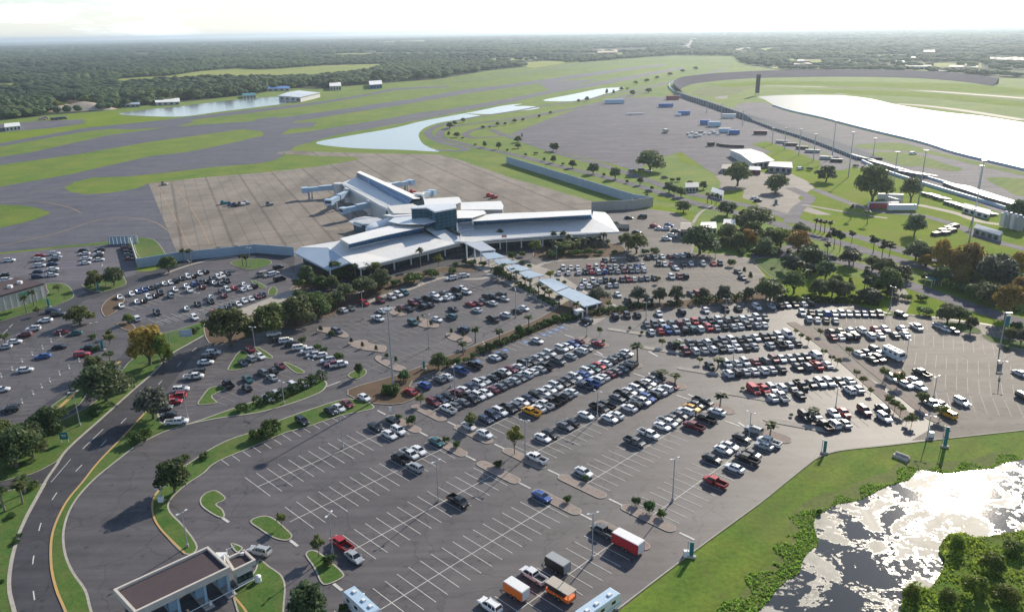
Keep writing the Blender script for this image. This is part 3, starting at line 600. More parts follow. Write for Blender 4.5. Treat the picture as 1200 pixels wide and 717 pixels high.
    s['hl']=HL.mesh(kind+'_headlight',[M['headlamp']]); s['tl']=TL.mesh(kind+'_tail_light',[M['tail_red']]); s['mir']=MI.mesh(kind+'_mirror',[M['car_paint']])
    s['trim']=D.mesh(kind+'_trim',[M['dark_trim']]) if D.f else None; s['trimname']={'suv':'roof_rails','pickup':'bed_liner'}.get(kind)
    s['hp']=(hx,Wd*.72,hz); s['tp']=(tx,Wd*.80,tz); s['mp']={'sedan':(.95,.98,1.02),'suv':(.95,1.03,1.18),'pickup':(1.55,1.1,1.22),'van':(1.55,1.1,1.36)}[kind]
    # far version: one mesh
    A=MB(); A.add(B.v,B.f,0); A.add(Gs.v,Gs.f,1)
    if D.f: A.add(D.v,D.f,2)
    for x in wx:
        for y in (-1,1): A.tube((x,y*(Wd-.22),wr),(x,y*(Wd+.01),wr),wr,n=10,mi=2)
    for y in (-1,1): A.box((hx,y*Wd*.72,hz),(.16,.34,.16),mi=3); A.box((tx,y*Wd*.8,tz),(.08,.26,.2),mi=4)
    s['far']=A.mesh(kind+'_whole',[M['car_paint'],M['car_glass'],M['tyre'],M['headlamp'],M['tail_red']])
    SPEC[kind]=s
for k in ('sedan','suv','pickup','van'): make_spec(k)
PAL={'w':((.78,.79,.80),'white'),'s':((.42,.44,.46),'silver'),'g':((.13,.14,.155),'grey'),'k':((.016,.017,.02),'black'),'b':((.03,.10,.34),'blue'),'n':((.02,.035,.09),'navy'),
 'r':((.42,.02,.025),'red'),'m':((.17,.02,.03),'maroon'),'y':((.72,.36,.01),'yellow'),'t':((.40,.34,.26),'tan'),'o':((.6,.16,.03),'orange'),'e':((.02,.11,.12),'dark teal')}
KIND={'C':('sedan','sedan','sedan'),'S':('suv','suv','SUV'),'P':('pickup','pickup_truck','pickup truck'),'V':('van','van','van')}
ALLCARS=[]; crng=random.Random(11)
def car(X,Y,head,tok,label,group):
    col,nm=PAL[tok[0]]; kd,name,cat=KIND[tok[1] if len(tok)>1 else 'C']; s=SPEC[kd]
    j=crng.uniform(.85,1.12); c=tuple(min(.85,x*j) for x in col)+(1,)
    d=math.hypot(X,Y); sc=crng.uniform(.96,1.04)
    if d>300:
        o=link(name,s['far'],None,(X,Y,.06),head,(sc,1,crng.uniform(.97,1.03))); o.color=c
    else:
        o=empty(name,(X,Y,.06),head); o.scale=(sc,1,1); b_=link('body',s['body'],o); b_.color=c
        g=link('window_glass',s['glass'],o)
        for x in s['wx']:
            for y in (-1,1): link('wheel',s['wheel'],o,(x,y*(s['W']-.11),s['wr']))
        if s['trim'] and d<240: link(s['trimname'],s['trim'],b_)
        if d<225:
            for y in (-1,1):
                link('headlight',s['hl'],b_,(s['hp'][0],y*s['hp'][1],s['hp'][2])); link('tail_light',s['tl'],b_,(s['tp'][0],y*s['tp'][1],s['tp'][2]))
                mm=link('side_mirror',s['mir'],b_,(s['mp'][0],y*s['mp'][1],s['mp'][2])); mm.color=c
    tag(o,label,cat,group); ALLCARS.append((X,Y,tok)); return o
ORD=['zeroth','first','second','third','fourth','fifth','sixth','seventh','eighth','ninth','tenth','eleventh','twelfth','thirteenth','fourteenth','fifteenth','sixteenth','seventeenth','eighteenth','nineteenth','twentieth','twenty-first','twenty-second','twenty-third','twenty-fourth','twenty-fifth','twenty-sixth','twenty-seventh','twenty-eighth','twenty-ninth','thirtieth']+['thirty-'+w for w in ('first','second','third','fourth','fifth','sixth','seventh','eighth','ninth')]+['fortieth']+['forty-'+w for w in ('first','second','third','fourth','fifth','sixth','seventh','eighth','ninth')]+['fiftieth']+['fifty-'+w for w in ('first','second','third','fourth','fifth','sixth','seventh','eighth','ninth')]
def cap(c,tok): 
    return PAL[tok[0]][1]+' '+KIND[tok[1] if len(tok)>1 else 'C'][2]
def parse(s):
    out=[]
    for t in s.split():
        i=0
        while t[i].isdigit() or t[i] in '.,': i+=1
        tk=t[i:]; 
        if len(tk)==1: tk+=crng.choice('CCSSC')
        if ',' in t[:i]: x,y=t[:i].split(','); out.append((float(x),float(y),tk))
        else: out.append((float(t[:i]),None,tk))
    return out
def lab(tok,i,n,phrase): 
    if n==1: return f"{cap(0,tok)} parked {phrase}"
    return f"{cap(0,tok)}, {ORD[i+1]} from the left, {phrase}"
def uvrow(v,side,s,phrase,group,phase=63.7):
    vv=v+(-2.9 if side=='U' else 2.9); ent=sorted(parse(s)); used=set()
    n=len(ent)
    for i,(x,_,tok) in enumerate(ent):
        lo,hi=30,300
        for _k in range(40):
            mid=(lo+hi)/2
            if P(*UV(mid,vv),.7)[0]<x: lo=mid
            else: hi=mid
        k=round((lo-phase)/2.74-.5)
        while k in used: k+=1
        used.add(k)
        u=phase+(k+.5)*2.74+crng.uniform(-.12,.12); v2=vv+crng.uniform(-.25,.25)
        h=-math.pi/4+(0 if side=='U' else math.pi)
        if crng.random()<.22: h+=math.pi
        X,Y=UV(u,v2); car(X,Y,h+crng.uniform(-.03,.03),tok,lab(tok,i,n,phrase),group)
def pxrow(p0,p1,s,phrase,group,flip=0,minsp=2.45):
    """cars along a line through two photo points (z .7); tokens carry the x pixel"""
    A=Vector(G(*p0,.7));B=Vector(G(*p1,.7)); e=(B-A).normalized(); h=math.atan2(e.y,e.x)-math.pi/2+(math.pi if flip else 0)
    ent=sorted(parse(s)); ts=[]
    for x,_,tok in ent:
        lo,hi=-60,(B-A).length+60
        for _k in range(40):
            mid=(lo+hi)/2; q=A+e*mid
            if P(q.x,q.y,.7)[0]<x: lo=mid
            else: hi=mid
        ts.append(lo)
    for _k in range(30):
        for i in range(len(ts)-1):
            if ts[i+1]-ts[i]<minsp: d=(minsp-(ts[i+1]-ts[i]))/2+.001; ts[i]-=d; ts[i+1]+=d
    n=len(ent)
    for i,((x,_,tok),t) in enumerate(zip(ent,ts)):
        q=A+e*t+Vector((-e.y,e.x))*crng.uniform(-.2,.2)
        hh=h+(math.pi if crng.random()<.25 else 0)+crng.uniform(-.03,.03)
        car(q.x,q.y,hh,tok,lab(tok,i,n,phrase),group)
def ptsrow(s,hdeg,phrase,group):
    ent=sorted(parse(s)); n=len(ent)
    for i,(x,y,tok) in enumerate(ent):
        X,Y=G(x,y,.7); 
        for (a,b_,_t) in ALLCARS:
            if math.hypot(X-a,Y-b_)<2.3:
                d=math.hypot(X-a,Y-b_) or .1; f=2.4-d; X+=(X-a)/d*f; Y+=(Y-b_)/d*f
        car(X,Y,math.radians(hdeg)+(math.pi if crng.random()<.3 else 0)+crng.uniform(-.04,.04),tok,lab(tok,i,n,phrase),group)
GC='cars parked in the central block'
H1='hedge side of the %s central row'; H2='pond side of the %s central row'
uvrow(-150.4,'U','504mS 515nC 523kC 532mS 543wC 551nC 559wS 567sC 575kC 582kS 591wC 600mC 605wC 613kS 620kC 626sC 636sC 643wS 658wS 662wC 671bC 678mC',H1%'first',GC)
uvrow(-150.4,'L','520wP 534gC 544gC 551kP 558wS 567wC 576mC 584gC 591gC 599sC 607gC 612wS 621wC 629sC 640kP 650gP 664sC 679wS 687gC 698rC',H2%'first',GC)
uvrow(-133,'U','552wC 566nC 575nS 583wS 592kP 601gC 611wC 619nC 626kS 632wC 640wC 651wS 660kC 666gC 673wS 681bC 688wS 698eC 704rC 709wC 715gS 721kC 727gC 732wC',H1%'second',GC)
uvrow(-133,'L','571wC 619yP 627wC 636wP 645kP 652kP 660gC 668wC 684nP 692bP 702wS 706wC 713mC 720gC 727gC 735kS 740kC',H2%'second',GC)
uvrow(-115.5,'U','634wC 644kC 660gC 669kC 687wC 700kP 713kP 724gC 731kP 739wC 746wS 753kP 760wC 767gC 774kS',H1%'third',GC)
uvrow(-115.5,'L','633wP 711wC 719wC 735wC 744kS 752wP 758bS 766kS 771wC 779wS 786mC',H2%'third',GC)
uvrow(-97.7,'U','683wC 743gP 758wP 777wC 782wP 791gC 798gC 805wS 811yC 819gC 825kP',H1%'fourth',GC)
uvrow(-97.7,'L','811mP 824kP 838wC',H2%'fourth',GC)
uvrow(-80,'U','837kC 846wC 858wC 868kC 884sS',H1%'fifth',GC)
uvrow(-80,'L','836rP 857wC 872kP 882kC 892sC 902wP',H2%'fifth',GC)
GN='cars scattered in the half-empty front block'
uvrow(-166.7,'U','360kS 383kC 393wC 404mC 423wC','along the curved grass edge of front block',GN)
uvrow(-150.3,'U','444kC 456kC','upper pair beside the shrub island',GN)
uvrow(-150.3,'L','459wC 471wS','lower pair beside the shrub island',GN)
uvrow(-133,'U','473kP 483wP 495wC 507eC','four cars below the shrub island',GN)
uvrow(-133,'L','491sS','alone below the group of four',GN)
uvrow(-115.5,'L','532kP','alone among empty bays right of the lamp post',GN)
uvrow(-97.8,'U','632bC','alone beside a parking island in the front block',GN)
def one(x,y,tok,hdeg,label,group=GN):
    X,Y=G(x,y,.7); return car(X,Y,math.radians(hdeg),tok,label,group)
one(400,637,'rP',135,'red pickup truck backed in beside the small lawn island and lamp post')
one(415,652,'sC',-45,'pale blue-grey sedan right behind the red pickup')
one(707,622,'gP',135,'dark grey pickup truck hitched in front of the red trailer')
one(625,674,'wP',135,'white pickup truck with an open bed beside two small trailers')
one(574,709,'wS',135,'white SUV at the bottom edge near the orange trailer')
one(304,645,'sS',160,'silver SUV waiting beside the toll booth roof')
# right block, rows tilt
GR='cars parked in the block right of the palm aisle'
ru='far side of the %s row right of palms'; rl='near side of the %s row right of palms'
pxrow((758,380.5),(896,371.5),'758g 767g 776wS 786g 795mS 805s 814rS 824g 832kS 842w 851g 861k 869wS 878s 887w 896g',ru%'first',GR)
pxrow((763,388.5),(895,380),'763w 774r 783b 792s 802k 811e 820w 831r 839s 849k 859s 867w 876k 886s 895w',rl%'first',GR,1)
pxrow((788,404),(923,392.5),'788k 798s 808g 818g 828wS 837k 847g 857w 866k 876g 886w 896k 904k 912wS 923wV',ru%'second',GR)
pxrow((804,411.5),(934,401.5),'804m 814w 825s 835w 845k 854w 864w 874k 884s 902s 915kP 923w 934k',rl%'second',GR,1)
pxrow((832,428),(955,416.5),'832kC 852wS 863s 873wS 884m 896g 907m 916w 926s 936g 944k 955wV',ru%'third',GR)
pxrow((853,437),(969,427),'853w 863k 873s 883w 894wS 904s 915k 935k 945g 957rP 969w',rl%'third',GR,1)
pxrow((883,457),(994,445),'883rV 895rP 904w 915wS 927g 939kP 951k 961wS 971wS 983k 994w',ru%'fourth',GR)
pxrow((905,465.5),(1006,455.5),'905w 916wP 937k 995w 1006s',rl%'fourth',GR,1)
pxrow((943,487),(1034,479),'943kS 956s 977w 989r 1013mS 1034k',ru%'fifth',GR)
pxrow((966,498),(1036,489),'966kP 977w 989s 1036wS',rl%'fifth',GR,1)
pxrow((721,370.5),(948,355.5),'721k 735k 747k 772w 799k 827w 850k 865k 887w 904s 914k 922w 931k 941w 949k','along the long green hedge',GR)
pxrow((940,366.5),(1031,368),'940w 951k 960e 968b 978w 986w 995s 1004g 1013b 1022k 1031k','far side of row below the red paving',GR)
pxrow((948,374),(985,375.5),'948s 958w 968k 979s','near side of row below the red paving',GR,1)
GE='cars parked in the mostly empty east block'
pxrow((973,389),(1074,383),'973k 985t 997w 1009w 1026r 1037w 1056w 1074wP','far side of first row in east block',GE)
pxrow((977,395),(1060,391.5),'977m 984w 993k 1001k 1020w 1031w 1048k 1060w','near side of first row in east block',GE,1)
ptsrow('1006,414w 1016,413k 1026,410k 1030,414s 1021,421k 1030,420k',-72,'east block cluster left of box van',GE)
ptsrow('1046,443w 1056,441r 1061,450w 1072,446w 1078,453w',-72,'beside the yellow-leaved young trees',GE)
ptsrow('1080,437kP',-72,'two bays above the yellow-leaved young trees',GE)
ptsrow('1090,472wP 1103,474w 1111,485y',-72,'last row before the tall banner pylon',GE)
ptsrow('1127,471wS',-72,'alone in open tarmac above the pylon',GE)
ptsrow('1056,369kS',-60,'alone at the curved lawn edge of east block',GE)
ptsrow('1101,382s 1108,385w 1116,387k',-72,'in the shade of the twin oaks',GE)
ptsrow('1195,437s 1200,465k',-72,'at the right edge of the east block',GE)
GU='cars parked in the upper block beside the terminal'
pxrow((658,314),(756,311.5),'660w 669w 677w 690r 699w 706r 714k 721s 729k 738g 746b 753w','far side of first row right of walkway',GU,0,2.3)
pxrow((655,320),(756,316.5),'655w 666w 678w 686k 693r 701w 708b 716g 724s 732m 740g 747s 755w','near side of first row right of walkway',GU,1,2.3)
pxrow((709,305),(806,299),'709k 718g 738k 745g 759k 767g 776w 785m 792s 799w 806k','top row nearest the terminal end',GU)
pxrow((766,309.5),(844,308.5),'772k 779w 787r 801k 810w 824w 836r 844k','second row from top, right part',GU)
ptsrow('792,314w',-75,'just below the top right row',GU)
pxrow((681,330),(803,323.5),'685w 695w 703s 710k 718k 730k 735r 743w 751g 758g 767k 787w 796m 803k','far side of second row right of walkway',GU,0,2.3)
pxrow((681,335.5),(725,333.5),'681w 690w 699k 714w 722s','near side of second row right of walkway',GU,1)
ptsrow('724,345w 736,352k 760,351k',-75,'near the crape trees below the rows',GU)
ptsrow('810,344k 816,344r 822,345k',-75,'trio beside the round-topped trees',GU)
ptsrow('865,318k 870,325g',-75,'pair at the right end of upper block',GU)
ptsrow('753,254kV 737,255k 767,265r 773,268w 780,268w 784,264b 788,276w 781,280w 746,272k 792,270g',-20,'small yard beyond the terminal end',GU)
# inner block in front of terminal
GI='cars parked in the inner block in front of the terminal'
ptsrow('402,363w 411,361g 427,355r 446,352m 459,348w 467,345w 474,343e',-50,'along the shrubs nearest the terminal',GI)
ptsrow('470,360m 479,362k 484,355m 490,352k 495,359k 500,349k 503,357k 509,345w 513,350w 520,343g 522,349w 528,347w 534,339k 536,347k 540,337w 547,342w',-45,'the fullest inner row',GI)
ptsrow('447,364w 443,373wP 512,374w 529,371e 531,362k 551,356r 559,363w 560,355m 566,353k 571,347k 577,355w 579,348k 587,345k 591,350s',-45,'the middle inner row',GI)
ptsrow('395,388gS 484,378e 543,386n 578,374kP 592,369w 606,364k 614,361w',-45,'the inner row nearest the hedge ridge',GI)
ptsrow('529,326w 544,323w',20,'on the terminal sidewalk drive',GI)
uvrow(-166.4,'L','481rC 501bS 511gC 526wC 537bP 554kP 578wC 590kC 632wC 688kS','along the planted ridge, accessible bays',GI)
# small left block by the approach road
GL='cars parked in the small block beside the approach road'
ptsrow('321,391w 327,397k 335,399w 342,403k 351,407w 360,411w 367,415s 375,416w 384,422w 389,426m 397,427wP',20,'slanted row under the ridge shrubs',GL)
ptsrow('250,413w 245,418k 241,424w 227,441wP 231,436k 212,456w 208,464r 203,470r 192,477g 198,486k 207,494wP',8,'column beside the approach road',GL)
ptsrow('293,409m 305,417w 294,420s 285,425n',-48,'on the small lawn island',GL)
ptsrow('267,450kP 290,444e 289,454k 308,436g 320,434k 328,428m 319,442s',-48,'middle row of the small block',GL)
ptsrow('314,466w 324,461s 344,452w 355,450w 364,444t',-48,'along the clipped hedge of small block',GL)
# left block
GB='cars parked in the block left of the terminal'
ptsrow('140,348w 154,344w 162,341b 169,339b 176,337k 184,335g 192,332w 199,331w 206,329k 213,326k 220,324w 227,323k 234,320w 241,318k',-52,'first row by the perimeter road',GB)
ptsrow('142,358w 160,353w 168,352k 174,348w 182,346k 188,343k 200,346s 205,339w 218,335w 222,340w 227,333b 234,331k 237,336m 242,329k 249,326k 250,331w 254,325w 259,332k 260,323w 267,320k 266,329k',-52,'second row from the perimeter road',GB)
ptsrow('184,366k 218,361w 232,356k 246,348w 247,353k 260,341k 262,346m 266,339w 274,337r 285,333w 284,339w 291,337w 298,335k',-52,'third row from the perimeter road',GB)
ptsrow('160,373w 228,372w 250,365r 260,363k 266,360k 272,358k 279,356w 286,352w 294,350w 302,347m 308,345k',-52,'row along the pale retaining kerb',GB)
ptsrow('306,322tV 316,322w 321,320w 326,313kS 328,327kV',45,'queueing at the toll lanes by the terminal',GB)
GA='cars parked in the far left block by the airfield fence'
ptsrow('11,305w 47,299r 46,304w 47,311w 45,318n 44,324n 5,322k 8,328w',10,'left group beside the green-signed shed',GA)
ptsrow('64,297w 66,301s 63,304k 62,309n 62,315w 62,319k 61,322w',10,'second group from the fence',GA)
ptsrow('98,293k 99,297w 101,303w 100,308w 117,293k 115,297w 115,300k 116,304w',10,'group above the shade trees',GA)
ptsrow('148,291m 150,295k 151,299g 151,303m',8,'beside the white angled wall',GA)
GS='cars parked in the lower left block'
ptsrow('62,364n 68,368k 53,375w 39,385w 29,392m 17,400w 5,406s',12,'along the upper kerb of lower left block',GS)
ptsrow('72,389m 88,390e 70,406k 50,417b 29,433w 1,456w',12,'middle of the lower left block',GS)
ptsrow('96,415rS 103,407k 12,479kS',12,'lower edge of the lower left block',GS)
print('cars',len(ALLCARS))
# ---------------------------------------------------------------- trailers and larger vehicles
def wheels(o,xs,W,r=.35):
    w=MB(); w.tube((0,-.12,0),(0,.12,0),r,n=12,mi=0); w.tube((0,-.13,0),(0,.13,0),r*.6,n=10,mi=1); me=w.mesh('trailer_wheel',[M['tyre'],M['rim']])
    for x in xs:
        for y in (-1,1): link('wheel',me,o,(x,y*W,r))
def box_trailer(x,y,hdeg,L,W,Hh,side,roof,label,name='enclosed_trailer',cat='trailer',z=1.2,tongue=True,nose=None,group=None,stripe=None):
    X,Y=G(x,y,z); o=empty(name,(X,Y,.06),math.radians(hdeg))
    b_=MB(); b_.box((0,0,.45+Hh/2),(L,W,Hh)); 
    body=b_.build('body',M[side],o)
    r=MB(); r.box((0,0,.45+Hh+.06),(L+.08,W+.08,.12),top=.94); r.build('roof',M[roof],o)
    t=MB(); 
    if tongue: t.tube((L/2,.5,.5),(L/2+1.2,0,.5),.06,n=6); t.tube((L/2,-.5,.5),(L/2+1.2,0,.5),.06,n=6); t.tube((L/2+1.1,0,.06),(L/2+1.1,0,.6),.05,n=6); t.build('tow_bar',M['dark_trim'],o)
    wheels(o,(-.55,.3) if L<7 else (-L*.3,-L*.3+.9),W/2+.02)
    d=MB(); d.box((-L/2-.02,0,.45+Hh*.5),(.05,W*.86,Hh*.88)); d.build('rear_door',M['white_metal' if side!='black_panel' else 'grey_panel'],o)
    if stripe: s_=MB(); s_.box((0,0,.62),(L+.03,W+.03,.35)); s_.build('side_stripe',M[stripe],body)
    tag(o,label,cat,group); return o
box_trailer(736,636,135,6.2,2.3,2.2,'red_panel','white_metal','red enclosed trailer with a white roof hitched behind the grey pickup')
box_trailer(653.5,661,135,4.6,2.1,1.9,'black_panel','grey_panel','black enclosed trailer with a grey roof above the white pickup')
box_trailer(605.5,691,135,4.6,2.1,1.9,'orange','white_metal','orange trailer with a white roof and dark rear by bottom edge')
def screened_trailer():
    X,Y=G(657,692,1.2); o=empty('landscape_trailer',(X,Y,.06),math.radians(135))
    b_=MB(); b_.box((0,0,.75),(5.4,2.2,.6)); b_.build('body',M['orange'],o)
    b_=MB()
    for sx in (-2.6,0,2.6):
        for sy in (-1.02,1.02): b_.box((sx,sy,1.6),(.1,.1,1.2))
    b_.build('frame',M['black_panel'],o); b_=MB(); b_.box((.5,0,1.5),(3.6,1.9,1.0)); b_.build('cargo',M['dark_trim'],o)
    b_=MB(); b_.box((0,0,2.26),(5.5,2.3,.12)); b_.build('canopy',M['tan_panel'],o); wheels(o,(-.6,.3),1.12)
    t=MB(); t.tube((2.7,.5,.5),(3.9,0,.5),.06,n=6); t.tube((2.7,-.5,.5),(3.9,0,.5),.06,n=6); t.build('tow_bar',M['dark_trim'],o)
    tag(o,'orange landscaping trailer with a tan canopy and dark open sides','trailer')
screened_trailer()
def motorhome(x,y,hdeg,L,label,roof='white_metal',body='white_metal',stripe='pale_blue',name='motorhome',cat='motorhome',z=2,Hh=2.5,group=None):
    X,Y=G(x,y,z); o=empty(name,(X,Y,.06),math.radians(hdeg)); b_=MB(); b_.box((0,0,.5+Hh/2),(L,2.45,Hh),top=.97); bb=b_.build('body',M[body],o)
    r=MB(); r.box((0,0,.5+Hh+.05),(L*.97,2.34,.14),top=.95); rr=r.build('roof',M[roof],o)
    for k in (-.3,.05,.3): a_=MB(); a_.box((L*k,.2,.5+Hh+.25),(.9,.7,.3),top=.8); a_.build('roof_vent',M['white_metal'],rr)
    s_=MB(); s_.box((0,0,1.25),(L*.996,2.47,.35)); s_.build('stripe',M[stripe],bb)
    g=MB(); g.box((L/2-.02,0,2.1),(.12,2.0,.9)); g.build('windscreen',M['car_glass'],o)
    g=MB()
    for k in (-.3,0,.28): g.box((L*k,0,2.15),(1.0,2.44,.6))
    g.build('window_glass',M['car_glass'],o); wheels(o,(-L*.3,L*.33),1.12,.42)
    tag(o,label,cat,group)
motorhome(700,712,-138+0,9.5,'long motorhome with a pale blue roof at the bottom edge',roof='pale_blue')
motorhome(424,709,-48,8.5,'white motorhome beside the big bush at the bottom edge',roof='pale_blue')
motorhome(1047,413,-72,7,'tall white box van with a rounded roof in the east block',name='box_van',cat='box van',z=1.8,Hh=2.4)
# far vehicles on the event paddock
far=[(720,119.5,0,26,6,5,'pale_blue','pale_blue','long pale blue transporter beside the magenta one at paddock top'),
(788,115,0,18,6,5,'maroon_panel','maroon_panel','magenta-red transporter under the curve of the track'),
(780,124,0,18,5,4,'blue_panel','blue_panel','deep blue transporter alone in the upper paddock'),
(801,133,0,14,5,4,'blue_panel','blue_panel','blue transporter beside a small pale truck'),
(826.5,144,-25,10,4,4,'blue_panel','blue_panel','short blue truck touching the pale round-roofed trailer'),
(837,146,0,12,5,4.5,'pale_blue','pale_blue','pale blue trailer behind the short blue truck'),
(854,136.5,-20,14,4,4,'white_metal','white_metal','white trailer close to the grandstand foot'),
(849,153.5,-5,11,4,3.5,'pale_blue','white_metal','pale trailer left of the blue one below the trucks'),
(860,155.5,0,10,4,3.5,'blue_panel','blue_panel','blue trailer right of the pale one below the trucks'),
(891,156,-15,12,3.5,3,'black_panel','maroon_panel','dark red trailer parked by the grass bank'),
(780,154,-70,6,3,3,'tan_panel','white_metal','small pale truck alone in the middle of the paddock'),
(795,135,0,6,3,2.5,'white_metal','white_metal','small pale truck left of the blue transporter'),
(744,134,5,20,2.5,1.2,'white_metal','white_metal','low white trailer in the upper left paddock'),
(833,169.5,0,6,3,2.6,'black_panel','black_panel','small black trailer by the long barrier')]
for x,y,a,L,W_,h,c1,c2,lb in far:
    box_trailer(x,y,a,L,W_,h,c1,c2,lb,'transporter','transporter',z=h/2,tongue=False,group='transporters parked on the event paddock')
for i,(x,y) in enumerate([(806,158),(811,156.5),(816,158),(821,156),(826,157.5),(809,161),(815,161.5),(820,160),(832,158),(837,157),(841,158.5),(835,155)]):
    X,Y=G(x,y); o=link('generator_cart',(MB().box((0,0,.9),(4,2.2,1.6),top=.9).mesh('cart',[M['white_metal' if i%3 else 'grey_panel']])),None,(X,Y,.05),crng.uniform(0,3)); tag(o,'small pale cart in the cluster in the middle of the event paddock','cart','carts clustered on the event paddock')
for x,y,a,L,c1,c2,lb in [(750,236,2,14,'grey_panel','pale_blue','grey bus shelter trailer left of the parked coaches'),(890,189,-6,12,'maroon_panel','maroon_panel','red transporter at the paddock sheds'),(1035,242,-1,26,'maroon_panel','white_metal','long red lorry trailer parked on the green'),(1057,244.5,-2,24,'white_metal','pale_blue','long white lorry trailer behind the red one'),(1043,232,-14,22,'white_metal','white_metal','white lorry trailer half hidden behind the big oak')]:
    box_trailer(x,y,a,L*.62,2.6,2.9,c1,c2,lb,'lorry_trailer','trailer',tongue=False)
for i,(x,y,t) in enumerate([(752,199.5,'k'),(760,200,'w'),(741,200.5,'g'),(779,208,'g'),(938,198,'w'),(888,235,'k'),(884,232,'w'),(900,215,'w'),(760,224,'g'),(980,185,'b'),(1070,180,'w')]):
    X,Y=G(x,y,.7); car(X,Y,math.radians(crng.uniform(-30,20)),t+crng.choice('CSV'),PAL[t][1]+' vehicle '+['right of the big oak, darkest','left of the big oak, white','left of the dark one by the oak','on the boulevard','near the paddock sheds','waiting at the gate, dark','waiting at the gate, white','on the plaza by the sheds','on the lower boulevard','beside the grandstand','on the infield road'][i],None)
# apron service vehicles
for i,(x,y,c,lb) in enumerate([(263,239.5,'teal','teal baggage tractor at the left of the apron group'),(271,241,'blue_panel','dark blue belt loader second in the apron group'),(277,242,'black_panel','black tug third in the apron group'),(283,241,'white_metal','white baggage cart near the right of the apron group'),(290,239.5,'grey_panel','grey baggage cart last of the apron group'),(579,232.5,'red_panel','red tug on the apron right of the white annex'),(574,230.5,'red_panel','smaller red tug behind the apron annex'),(316,241,'grey_panel','grey baggage cart alone left of the jet bridges'),(484,226.5,'red_panel','red tug beside the far jet bridges'),(193,217,'tan_panel','pale cart at the corner of the apron')]):
    X,Y=G(x,y); o=empty('apron_vehicle',(X,Y,.05),crng.uniform(-.4,.6)); b_=MB(); b_.box((0,0,.9),(4.4,2,1.1)); b_.build('body',M[c],o)
    b_=MB(); b_.box((-1,0,1.9),(1.8,1.8,.9),top=.8); b_.build('cab',M['dark_trim' if i%2 else c],o); wheels(o,(-1.4,1.4),1.0,.4); tag(o,lb,'service vehicle','service vehicles on the apron')
# ================================================================ BUILDINGS, WALLS, POLES
ZS=[0.0]
def W3(x,y,z): z-=ZS[0]; X,Y=G(x,y,z); return (X,Y,z)
M['roof_white']=ground_mat('roof_membrane',(.74,.74,.73),(.80,.79,.77),(.66,.66,.65),.05,.4,3,rough=.45,fine=.08,spec=.5)
def seam(nt,p,a):
    wv=nd(nt,'ShaderNodeTexWave'); wv.inputs['Scale'].default_value=.55; wv.wave_profile='SAW'; nt.links.new(mapped(nt,p,(1,1,1),math.radians(-23)),wv.inputs['Vector'])
    return mixc(nt,ramp(nt,wv.outputs['Fac'],[(.0,.35),(.12,0.)]),a,(.4,.42,.45))
M['roof_metal']=ground_mat('roof_metal',(.60,.64,.68),(.66,.69,.72),(.54,.58,.62),.05,.4,3,rough=.35,fine=.08,extra=seam,spec=.6)
M['roof_blue']=ground_mat('blue_metal_roof',(.38,.48,.58),(.45,.54,.62),(.34,.43,.53),.05,.4,3,rough=.35,fine=.08,extra=seam,spec=.5)
M['wall_cream']=ground_mat('wall_cream',(.50,.47,.43),(.56,.52,.48),(.44,.41,.38),.1,.8,4,rough=.7,fine=.12)
M['wall_pale']=ground_mat('wall_pale',(.58,.58,.57),(.64,.63,.61),(.5,.5,.49),.1,.8,4,rough=.6,fine=.1)
M['soundwall']=ground_mat('sound_wall',(.30,.40,.50),(.34,.43,.53),(.26,.35,.44),.05,.4,3,rough=.6,fine=.1)
M['roof_dark']=ground_mat('roof_felt',(.075,.058,.066),(.088,.068,.075),(.066,.054,.06),.1,.7,5,rough=.9,fine=.25)
M['concrete']=ground_mat('concrete',(.40,.38,.35),(.46,.44,.41),(.33,.31,.29),.1,.8,4,rough=.8,fine=.15)
def glass(name,col,s=2.2):
    m,nt,b=new(name); p=pos(nt); v=nd(nt,'ShaderNodeTexBrick'); v.offset=0; v.inputs['Scale'].default_value=1; v.inputs['Brick Width'].default_value=s; v.inputs['Row Height'].default_value=1.5; v.inputs['Mortar Size'].default_value=.10
    cx=nd(nt,'ShaderNodeCombineXYZ'); sp=nd(nt,'ShaderNodeSeparateXYZ'); nt.links.new(p,sp.inputs[0])
    ad=nd(nt,'ShaderNodeMath',operation='ADD'); nt.links.new(sp.outputs[0],ad.inputs[0]); ml=nd(nt,'ShaderNodeMath',operation='MULTIPLY'); ml.inputs[1].default_value=.42; nt.links.new(sp.outputs[1],ml.inputs[0]); nt.links.new(ml.outputs[0],ad.inputs[1])
    nt.links.new(ad.outputs[0],cx.inputs[0]); nt.links.new(sp.outputs[2],cx.inputs[1]); nt.links.new(cx.outputs[0],v.inputs['Vector'])
    v.inputs['Color1'].default_value=(*col,1); v.inputs['Color2'].default_value=(*[c*.75 for c in col],1); v.inputs['Mortar'].default_value=(.25,.33,.40,1)
    nt.links.new(v.outputs['Color'],b.inputs['Base Color']); b.inputs['Roughness'].default_value=.15; b.inputs['Specular IOR Level'].default_value=.5; v.inputs['Mortar'].default_value=(min(1,col[0]*2+.03),min(1,col[1]*1.7+.04),min(1,col[2]*1.4+.05),1); return m
M['blue_glass']=glass('blue_glazing',(.015,.12,.30)); M['dark_glass']=glass('dark_glazing',(.02,.04,.05),3); M['teal_glass']=glass('teal_glazing',(.015,.075,.12),2.5)
